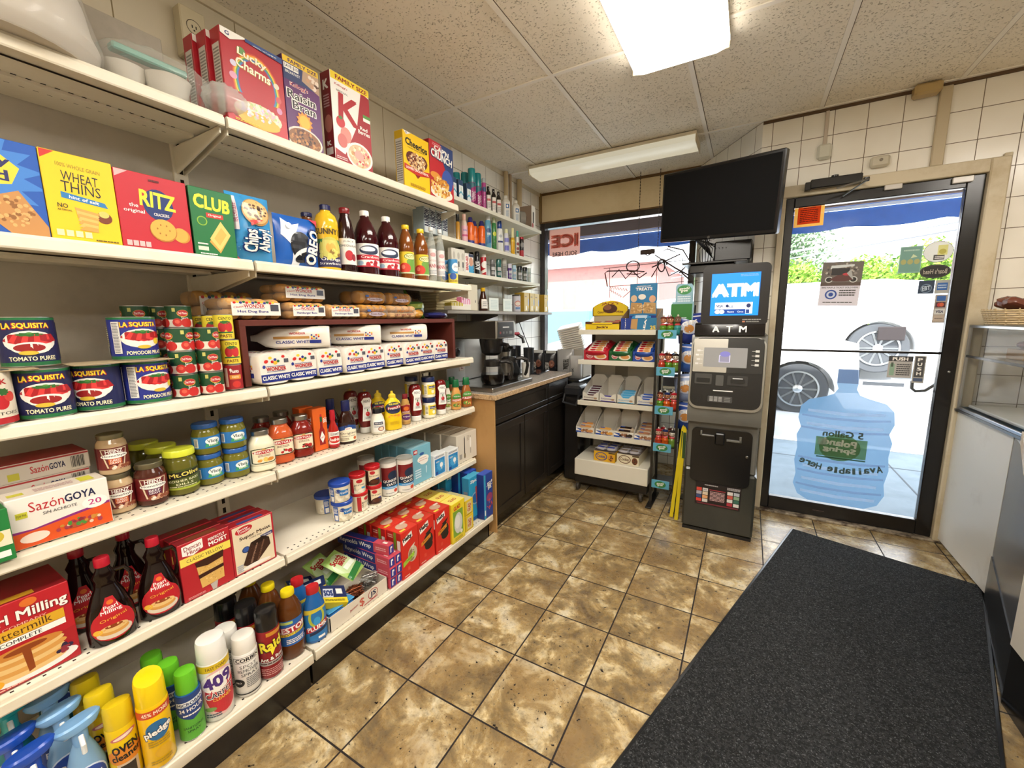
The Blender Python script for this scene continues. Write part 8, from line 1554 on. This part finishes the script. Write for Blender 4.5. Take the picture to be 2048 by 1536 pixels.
JUG=[(.42,1),(.62,1),(.62,.9),(.60,.86),(.64,.82),(.72,.80),(.90,.77),(.98,.72),(1,.63),(.96,.56),(1,.50),(.98,.40),(1,.3),(.97,.2),(.99,.12),(.93,.04),(.8,.0),(.2,.0),(.07,.04),(.01,.12),(.03,.2),(0,.3),(.02,.40),(0,.50),(.04,.56),(0,.63),(.02,.72),(.10,.77),(.28,.80),(.37,.82),(.41,.86),(.40,.9)]
JE=[('p',[(.40,.9),(.62,.9),(.62,1),(.40,1)],'a8b4c8')]+[('p',[(.04,z),(.3,z-.012),(.7,z-.012),(.96,z),(.96,z-.014),(.7,z-.03),(.3,z-.03),(.04,z-.014)],'cddcf0')for z in(.66,.57,.34,.24,.13)]+[('p',[(.1,z),(.5,z-.01),(.9,z),(.9,z-.02),(.5,z-.035),(.1,z-.02)],'e2ecf8')for z in(.70,.60,.28,.18,.08)]
JE+=[('t','5 Gallon',.5,.53,.42,.045,'8a9c94',0,.05),('r',.24,.36,.78,.50,'86a878'),('e',.52,.43,.22,.1,'86a878'),('t','Poland',.52,.465,.34,.045,WT,4,.06),('t','Spring',.52,.41,.34,.045,WT,4,.06),('r',.24,.345,.76,.355,'5a7a5a'),('r',.66,.44,.76,.49,'c8d4c8')]
for i,ch in enumerate('Available Here'):
    if ch!=' ':a=(i-6.5)/7;JE.append(('t',ch,.5+.44*a,.262+.05*a*a,.055 if ch not in 'il' else.018,.045 if ch in 'AHblil' else.034,'8a9c94',16*a,.05))
o=sticker('jug_decal','large light blue water jug decal covering the lower door glass',.563,.552,.475,.877,JE,'6484a0','decal',poly=JUG,kd='tl',rev=True)
PU=[('r',0,.76,1,1,'3a3a3c'),('t','PUSH',.48,.87,.62,.14,WT,0,.05),('r',.08,.1,.28,.64,'8aa890'),('r',.12,.5,.22,.7,'4a5a4a'),('l',.36,.1,.94,.66,6,'4a4a4a')]
sticker('push_sign','grey push notice with small print below the door bar',.788,1.016,.107,.127,PU,'b0aca8','sign')
sticker('push_sign','narrow vertical push decal beside the door handle',.872,1.005,.05,.157,[('r',.1,.22,.9,.97,'4a4a4c'),('r',.1,.06,.9,.18,'4a5a78')]+[('t',c_,.5,.86-.17*i,.36,.11,WT,0,.05)for i,c_ in enumerate('PUSH')],'a8a49c','sign')
t=thing('door_closer','black hydraulic door closer with silver arm above the door','door closer',(.38,YD-.06,2.08));MB().box(-.115,-.022,-.022,.125,.022,.03,BK,.005).box(-.14,-.015,-.026,-.11,.023,.02,BK,.003).build('body',t)
MB().tube([(.12,-.03,-.02),(.14,-.10,-.028),(-.0,-.12,-.06)],.005,SILV,6).tube([(.14,-.10,-.028),(.05,.02,-.075)],.005,SILV,6).lathe([(.014,-.036),(.014,-.018)],BK,12,cx=.13,cy=-.09).build('arm',t);MB().lathe([(.018,.03),(.018,.04)],BK,14,cx=.0).build('valve_cap',t)
t=MB().box(-.035,-.03,-.045,.035,0,.04,M('cfcdbd','pl'),.012).build('motion_sensor',None,(.322,YD,2.275));tag(t,'small white motion sensor on the tiles above the door closer','sensor');MB().box(-.009,-.012,.041,.009,0,.222,M('c4b8a8','pw'),.002).build('cable_duct',t)
t=MB().box(-.045,-.03,-.035,.04,0,.025,M('c9c2ae','pl'),.01).build('door_chime',None,(.585,YD,2.175));tag(t,'cream door chime unit on the tiles above the door','chime');MB().lathe([(.008,.0),(.008,.004)],M('8a8272','pl'),10).build('button',t).matrix_local=Matrix.Translation((0,-.031,.0))@Matrix.Rotation(R(90),4,'X')
o=MB().box(.795,YD-.022,2.103,.845,YD,ZC-.021,M('c2b497','pw'),.004).build('conduit_cover');tag(o,'vertical painted conduit cover running from ceiling to door frame','conduit')
o=MB().box(-.055,-.07,0,.055,.0,.055,M('b39a68','pl'),.01).build('wall_speaker',None,(.735,YD-.013,ZC-.061));tag(o,'small yellowed box at the top of the tiled wall under the ceiling','box')
for x0_,x1_,z_,lb in((.615,.69,2.01,'small white door alarm magnet on the middle of the door head'),(.89,.97,2.0,'white alarm contact at the right of the door head')):
    o=MB().box(x0_,YD-.03,z_,x1_,YD-.0125,z_+.03,M('d4cfc8','pl'),.003).build('alarm_contact');tag(o,lb,'alarm contact')
# ================================================================ ceiling lights
LENS=M('fff6e8','em6')
def ceil_light(x,y,label,lit,w=.41,l=1.22,rz=0):
    t=thing('ceiling_light',label,'ceiling light',(x,y,ZC-.006),rz);m=MB();a,b_=w/2,l/2
    m.box(-a,-b_,-.022,a,b_,0,M('d8d0bc','pw'),.003);m.build('housing',t)
    m=MB();m.prism([(-a,-.023),(a,-.023),(a-.012,-.052),(a-.05,-.062),(-a+.05,-.062),(-a+.012,-.052)],1,-b_+.006,b_-.006,LENS if lit==1 else M('f4e8c8','em0.3'));m.v=[(z,y_,x_)for x_,y_,z in m.v];m.f=[f[::-1]for f in m.f];m.build('lens',t)
    for s_ in(-1,1):MB().box(-a,s_*b_-(.006 if s_>0 else 0),-.055 if lit==1 else-.066,a,s_*b_+(0 if s_>0 else.006),-.0225,M('cfc0a0','pw'),.002).build('end_cap',t)
for i,(fx,fy)in enumerate(FIX):ceil_light(fx,fy,['bright wrap lens ceiling light nearest the door','added unseen ceiling fill light behind the camera, left','added unseen ceiling fill light behind the camera, right','added unseen ceiling fill light over the sales counter','added unseen ceiling fill light at the back of the shop'][i],1)  # only the first is in view; the rest are added to brighten the room
ceil_light(-.98,3.20,'dim yellowed ceiling light running crosswise in front of the window',0,.25,1.22,R(90))
# ================================================================ mat
RUB=mat_speck('charcoal_carpet','2c2d2e',[('161718',.47),('5a5c5e',.60)],120,.95,.9)
A_,dv,du=Vector((.319,2.939)),Vector((-.292,-.9564)),Vector((.9564,-.292));m=MB()
m.T=Matrix(((du.x,dv.x,0,A_.x),(du.y,dv.y,0,A_.y),(0,0,1,0),(0,0,0,1)));m.box(0,0,.001,.80,2.45,.007,M('1b1c1e','pl'),.003);m.box(.012,.012,.0071,.788,2.438,.012,RUB,.002);m.f=[f[::-1]for f in m.f];o=m.build('floor_mat');tag(o,'long charcoal entrance mat lying skewed on the tile floor inside the door','mat')
# ================================================================ deli counter
t=thing('sales_counter','white fronted sales counter with dark slanted corner panel and black kick base','counter',(1.3,2.2,0));IDR=Matrix.Translation((-1.3,-2.2,0))
WP=mat_stained('scuffed_white_panel','d6d1c6','b9b0a0',3,.35,.55,.85);DG=M('4a4a4c','pl');KK=M('141312','pl')
Q(MB().prism([(1.04,2.585),(1.04,3.155),(1.42,3.155),(1.42,2.585)],2,.03,.79,WP),'front_panel');Q(MB().prism([(1.09,2.60),(1.09,3.15),(1.4,3.15),(1.4,2.60)],2,0,.03,KK),'kick_base')
Q(MB().prism([(.842,1.885),(1.041,2.583),(1.42,2.583),(1.42,1.885)],2,.22,.79,DG),'corner_panel');Q(MB().prism([(.838,1.88),(1.037,2.584),(1.42,2.584),(1.42,1.88)],2,0,.2195,KK),'kick_base')
Q(MB().prism([(.835,-1.2),(.835,1.884),(1.42,1.884),(1.42,-1.2)],2,.2205,.79,WP),'front_panel');Q(MB().prism([(.838,-1.2),(.838,1.879),(1.42,1.879),(1.42,-1.2)],2,0,.2195,KK),'kick_base')
Q(MB().prism([(1.025,2.42),(1.025,3.155),(1.42,3.155),(1.42,2.42)],2,.791,.802,M('8f8c86','mt')),'steel_rail')
Q(MB().prism([(.80,-1.2),(.80,1.90),(.985,2.40),(1.42,2.40),(1.42,-1.2)],2,.803,.845,LAM),'worktop_edge');Q(MB().prism([(.80,-1.2),(.80,1.90),(.985,2.40),(1.42,2.40),(1.42,-1.2)],2,.8452,.8485,LAMT),'worktop');Q(MB().prism([(.85,-1.2),(.85,1.88),(1.03,2.4),(1.4,2.4),(1.4,-1.2)],2,.7905,.8028,KK),'worktop_support')
t=thing('glass_display_case','glass display case with aluminium frame standing on the sales counter by the door','display case',(1.22,2.84,.803));AL=M('c2c4c6','mt');x0,x1,y0,y1,h=-.185,.18,-.40,.29,.455
m=MB()
for x in(x0,x1):
    for y in(y0,y1):m.box(x-.006,y-.006,0,x+.006,y+.006,h,AL,.001)
    m.box(x-.006,y0+.006,h-.012,x+.006,y1-.006,h,AL,.001).box(x-.006,y0+.006,0,x+.006,y1-.006,.014,AL,.001)
for y in(y0,y1):m.box(x0+.006,y-.006,h-.012,x1-.006,y+.006,h,AL,.001).box(x0+.006,y-.006,0,x1-.006,y+.006,.014,AL,.001)
m.box(x0-.005,y0,.285,x0+.005,y1,.297,M('3a3836','pl'));m.build('frame',t,ang=0)
m=MB();GL=M('39464c','cl0.05');m.box(x0-.001,y0+.006,.014,x0+.001,y1-.006,h-.012,GL).box(x0+.006,y1-.001,.014,x1-.006,y1+.001,h-.012,GL).box(x0+.006,y0+.0,.014,x1-.006,y0+.002,h-.012,GL).box(x0-.006,y0-.006,h,x1+.006,y1+.006,h+.004,GL);m.build('glass',t,ang=0)
MB().box(x0+.02,y0+.01,.284,x1,y1-.01,.290,M('c8ccd0','cl0.3')).build('shelf',t);MB().box(x0+.03,y0+.02,.0145,x1-.01,y1-.02,.03,M('dcdcd6','pl'),.004).build('tray',t)
for i in range(2):
    y=2.95-.2*i;m=MB();m.box(-.08,-.075,0,.08,.075,.05,M('a88a62'),.002,{'+z':M('8a6a48')});o=m.build('pastry_box',None,(1.22,y,1.0935));tag(o,'brown pastry box inside the glass case, %s one'%['nearest the door','further from the door'][i],'pastry box')
    for k in range(4):q=MB();q.blob((0,0,.02),(.03,.03,.02),M('7a3a2a','pr'),12,7);q2=q.build('pastry',None,(1.22-.035+.07*(k%2),y-.035+.07*(k//2),1.144));tag(q2,'red glazed pastry at the %s of the brown box %s'%(['near left','near right','far left','far right'][k],['nearest the door','further from the door'][i]),'pastry','pastries in the box %s'%['nearest the door','further from the door'][i])
# wicker basket
t=thing('wicker_basket','cream wicker basket of brown snack packets on the glass case','basket',(1.16,2.93,1.263));rn=random.Random(4);WK=M('c4ae88','ma');m=MB()
for lv in range(7):
    z=.006+.0105*lv;a,b_=.125+.003*lv,.10+.003*lv;pts=[]
    for i in range(48):th=6.28318*i/48;c,s=math.cos(th),math.sin(th);q=(abs(c)**4+abs(s)**4)**-.25;wv=.0022*(1 if(i+lv)%2 else-1);pts.append(((a+wv)*c*q,(b_+wv)*s*q,z))
    m.tube(pts,.0048,WK,5,True)
for i in range(24):th=6.28318*i/24;c,s=math.cos(th),math.sin(th);q=(abs(c)**4+abs(s)**4)**-.25;m.tube([(.124*c*q,.099*s*q,.002),(.146*c*q,.12*s*q,.078)],.003,WK,5)
m.box(-.11,-.085,0,.11,.085,.004,WK);m.build('woven_body',t)
for i in range(9):
    o=MB().blob((0,0,0),(.045,.035,.018),M(['6a3a2c','8a5a48','b08a74'][i%3],'pl'),14,8,.7,.3,i).build('snack_packet',None,(1.09+.07*(i%3),2.88+.05*(i//3),1.3575+.012*(i%2)));o.rotation_euler=(R(20*(i%3)-20),R(25-15*(i%4)),R(40*i));tag(o,'brown foil snack packet in the wicker basket, %s row, %s'%(['near','middle','far'][i//3],['left','centre','right'][i%3]),'snack packet','packets in the wicker basket')
# ================================================================ outdoors
SW=mat_stained('concrete_sidewalk','6c7a84','5a6872',5,.8,.45,.7);RD=mat_stained('pale_asphalt','a8aaac','8f9194',3,.9)
struct(MB().box(-30,YW+.12,-.3,30,5.36,-.05,SW).box(0.0,YD+.12,-.3,3.3,YW+.12,-.05,SW).box(3.3,-6,-.3,30,YW+.12,-.05,SW).box(0,YD+.05,-.2,3.3,YD+.12,-.02,SW),'sidewalk');m=MB()
for x in(-5.2,-3.6,-2.0,-.4,1.21,2.8,4.4):m.box(x,YW+.13,-.0499,x+.012,5.36,-.0485,M('4a5056','ma'))
m.box(-30,4.77,-.0499,30,4.785,-.0485,M('4a5056','ma'));struct(m,'sidewalk_joint')
m=MB().box(-30,5.36,-.3,30,5.5,-.045,M('c4c6c6','ma'));struct(m,'curb')
V=[(5.5,-.12),(5.8,.14),(7.4,.28),(9.2,.42),(14,.75),(60,1.4)];m=MB()
m.add([(x,y,z)for y,z in V for x in(-60,60)],[(2*i,2*i+1,2*i+3,2*i+2)for i in range(5)],RD);struct(m,'street')
# awning over the shop front
AW=mat_stained('blue_awning_canvas','3a72c8','2f62b0',6,.8);m=MB();n=96;a0,a1=-6.0,3.2
top=[(2.262,a0),(2.262,a1)];bot=[(2.125-.035*abs(math.sin(math.pi*i*15/n))**.7,a1+(a0-a1)*i/n)for i in range(n+1)]
m.prism(top+bot,1,4.9,4.904,AW);t=thing('awning','blue canvas awning with scalloped edge over the shop front outside','awning',(-1.4,4.4,2.3));IDR=Matrix.Translation((1.4,-4.4,-2.3));Q(m,'valance')
Q(MB().add([(a0,4.9,2.28),(a1,4.9,2.28),(a1,YD+.14,2.95),(a0,YD+.14,2.95)],[(0,1,2,3)],AW).add([(a0,4.9,2.285),(a1,4.9,2.285),(a1,YD+.14,2.955),(a0,YD+.14,2.955)],[(0,1,2,3)],AW),'canopy')
Q(MB().box(a0,4.3,2.182,a1,4.32,2.50,M('6a5550','ma')),'wood_board');Q(MB().box(a0,4.88,2.263,a1,4.895,2.305,M('e4e6ea','pl')),'frame')
m=MB();m.box(a0,YW+.12,2.235,-.42,YW+.2,3.2,M('6a5550','ma')).box(.12,YD+.13,2.12,3.3,YD+.35,3.2,M('6a5550','ma')).box(-6,YW+.12,-.05,XL-.1,YW+.2,3.2,M('6a5550','ma'));struct(m,'shop_front_wall')
# vehicles
WB=M('f0f0ee','pl')
def wheel(par,x,y,z,r,w):
    m=MB();m.T=Matrix.Translation((x,y,z))@Matrix.Rotation(R(90),4,'X');m.lathe([(r*.7,w*.5),(r*.95,w*.5),(r,w*.38),(r,-w*.38),(r*.95,-w*.5),(r*.7,-w*.5)],M('44474b','ma'),36);m.T=None;tr=m.build('tire',par)
    m=MB();m.T=Matrix.Translation((x,y-w*.42,z))@Matrix.Rotation(R(90),4,'X');m.lathe([(r*.70,-.01),(r*.70,.03),(r*.64,.03),(r*.62,.0)],M('c8cacc','mt'),32,cap=False);m.lathe([(r*.16,0),(r*.16,.03),(r*.08,.04)],M('d0d2d4','mt'),16)
    for k in range(10):a=6.2832*k/10;ca,sa=math.cos(a),math.sin(a);q=r*.035;m.add([(r*.12*ca-q*sa,r*.12*sa+q*ca,.022),(r*.12*ca+q*sa,r*.12*sa-q*ca,.022),(r*.66*ca+q*sa,r*.66*sa-q*ca,.024),(r*.66*ca-q*sa,r*.66*sa+q*ca,.024)],[(0,1,2,3),(3,2,1,0)],M('c8cacc','mt'))
    m.lathe([(r*.62,-.004),(.001,-.004)],M('4a4c50','ma'),24,cap=False);m.T=None;m.build('wheel_rim',tr)
def arch(prof,wheels,R_):
    """side outline with wheel arches cut from its lower edge"""
    out=[];x1,zb=prof[-1];x0=prof[0][0]
    for wx in sorted([w[0]for w in wheels],reverse=True):
        out+=[(wx+R_*math.cos(R(a)),zb+(R_*math.sin(R(a))))for a in range(0,181,15)]
    return out
def vehicle(name,label,cat,loc,prof,wheels,r,W_,wins,arcR,col):
    t=thing(name,label,cat,loc);m=MB();xs=sorted(wheels,reverse=True);zb=prof[0][1];lower=[]
    for wx in xs:lower+=[(wx+arcR*math.cos(R(a)),max(zb,r-.02+arcR*math.sin(R(a))))for a in range(0,181,12)]
    pts=prof+lower;m.prism([(z,x)for x,z in pts],1,0,W_,col);m.build('body',t)
    for wx in wheels:
        for y in(.12,W_-.12):wheel(t,wx,y,r,r,.2)
    for w_ in wins:MB().prism([(z,x)for x,z in w_],1,-.006,W_+.006,M('8fa4b0','gs')).build('window',t)
    MB().box(prof[0][0]-.05,.1,zb+.08,prof[0][0]+.02,W_-.1,zb+.3,M('d8dadc','pl'),.03).build('bumper',t);MB().box(xs[0]+.6,-.012,zb+.15,xs[0]+.95,.002,zb+.19,M('6a6c70','pl')).build('side_trim',t);return t
vehicle('parked_car','white parked car nearest the shop, its alloy wheel seen behind the door glass','car',(-.95,5.95,.14),[(-1.9,.25),(-1.95,.75),(-1.3,.92),(-.9,1.38),(.5,1.42),(1.2,.98),(2.05,.86),(2.1,.3)],[1.05+.47,-1.15],.31,1.7,[[(-1.15,.95),(-.82,1.32),(-.1,1.34),(-.1,.95)],[(-.02,.95),(-.02,1.34),(.46,1.34),(1.0,.98)]],.36,WB)
# white pickup with dark bin on its side further up the street
vehicle('parked_van','white parked van standing across the street in front of the hedge','van',(.48,8.0,.46),[(-2.2,.3),(-2.2,1.15),(-1.4,1.22),(-.9,1.36),(1.2,1.38),(1.9,1.30),(2.0,.9),(2.0,.3)],[1.22,-1.3],.37,1.8,[[(-1.25,.9),(-.8,1.28),(-.1,1.28),(-.1,.9)]],.42,WB)
o=MB().box(1.05,7.96,1.30,1.36,7.985,1.5,M('2a2425','ma'),.01).build('brown_sign',None);o.location=(.62,.0,-.35);tag(o,'small brown panel on the side of the white van','panel')
# hedge and trees
def leafy(name,loc,sz,n,ls,mt,label,cat,seed,dens=1.0,group=None,trunk=None):
    t=thing(name,label,cat,loc,0,group);rn=random.Random(seed);m=MB()
    for i in range(n):
        a,b_,c=rn.gauss(0,.42),rn.gauss(0,.42),rn.gauss(0,.42);L_=math.sqrt(a*a+b_*b_+c*c)or 1;k=min(1,L_)/L_*(.75+.25*rn.random())
        p=Vector((a*k*sz[0],b_*k*sz[1],sz[2]*.0+c*k*sz[2]));q=Vector((rn.random()-.5,rn.random()-.5,rn.random()-.5)).normalized();u_=q.orthogonal().normalized()*ls;w_=q.cross(u_)
        z_=Vector((0,0,sz[2]+.1));m.add([tuple(p+z_-u_),tuple(p+z_+w_*.5),tuple(p+z_+u_),tuple(p+z_-w_*.5)],[(0,1,2,3)],mt)
    m.build('foliage',t,ang=0)
    MB().tube([(0,0,0),(.03,.02,sz[2]*.8),(-.02,0,sz[2]*1.4)],[.09,.07,.03],M('5a4634','ma'),8).build('trunk',t)
LF1=mat_foliage('yellow_green_leaves','5f8a20','8aa838');LF2=mat_foliage('mid_green_leaves','3f6f28','628a36');LF3=mat_foliage('grey_green_leaves','4a6a3c','71836a')
for i,(x,y,sx,sz,mt,s_)in enumerate(((.95,11.6,.62,.85,LF1,1),(2.1,11.8,.68,.85,LF1,2),(3.2,12.0,.6,1.0,LF1,3),(4.3,12,.6,.9,LF2,4),(-.2,11.8,.6,.8,LF2,5))):
    leafy('hedge_bush',(x,y,.85),(sx,.7,sz),5200,.05,mt,['yellow green bush behind the van, first from the left in the door','yellow green bush behind the van, middle of the door','yellow green bush behind the van, right of the middle','green bush at the right edge of the door view','green bush hidden behind the cash machine'][i],'bush',s_,group='bushes across the street')
leafy('street_tree',(.75,13.5,.9),(1.3,.9,1.9),4200,.055,LF3,'thin grey green tree at the upper left of the door view','tree',11);leafy('street_tree',(3.6,16.0,.8),(1.3,1.0,1.15),2600,.08,LF2,'tree top beyond the bushes near the middle of the door','tree',12)
leafy('hedge_bush',(2.95,8.6,.38),(.42,.4,.62),2200,.05,LF2,'dense green bush right of the van near the door edge','bush',13,group='bushes across the street')
def house(name,x0,y0,x1,y1,h,wc,rc,lab,wins,z=.6):
    t=thing(name,lab,'building',((x0+x1)/2,y0,z));dx=(x1-x0)/2;m=MB().box(-dx,0,-.6,dx,y1-y0,h,wc);m.build('walls',t)
    MB().prism([(-.3,h),((y1-y0)/2,h+(y1-y0)*.28),(y1-y0+.3,h)],0,-dx-.3,dx+.3,rc).build('roof',t)
    for(a,b_,c,d_)in wins:f=MB().box(a,-.05,b_,c,-.001,d_,M('f2f2f0','ma')).build('window',t);MB().box(a+.08,-.06,b_+.08,c-.08,-.0505,d_-.08,M('93a8b4','gs')).build('pane',f)
house('white_house',1.0,19,9,25,2.6,M('eceae6','ma'),M('a8a4a0','ma'),'pale house with long roof line beyond the hedge',[(-1.5,.8,-.3,2.0),(1.2,.8,2.4,2.0)])
BRK=mat_stained('pink_brick','9a6a62','8a5c56',8,.8);house('brick_building',-13.5,14,-2.6,20,2.2,BRK,M('d8d8d8','ma'),'low pink brick building seen through the front window',[(1.2,.2,2.2,1.5),(2.7,.2,3.9,1.5),(-1.5,.2,-.2,1.5)],.9)
o=MB().box(-4.9,9.6,.45,-3.35,11,1.55,M('557278','ma'),.05).build('utility_box');tag(o,'pale blue green box shape behind the street seen through the window','utility box')
o=MB().box(-30,12.6,.5,-5.0,12.7,1.4,M('9a9ca0','ma'),0).build('garden_wall');tag(o,'long low white wall across the street seen through the window','wall')
for i,(y,z0,z1)in enumerate(((9.5,2.25,3.45),(9.6,2.16,3.3))):
    o=MB().tube([(-1.5+9*k/12,y,z0+(z1-z0)*k/12-.04*math.sin(math.pi*k/12))for k in range(13)],.012 if i else.022,M('6a6c70','ma'),6).build('overhead_cable');tag(o,'overhead street cable, %s of two'%['upper','lower'][i],'cable','overhead cables')
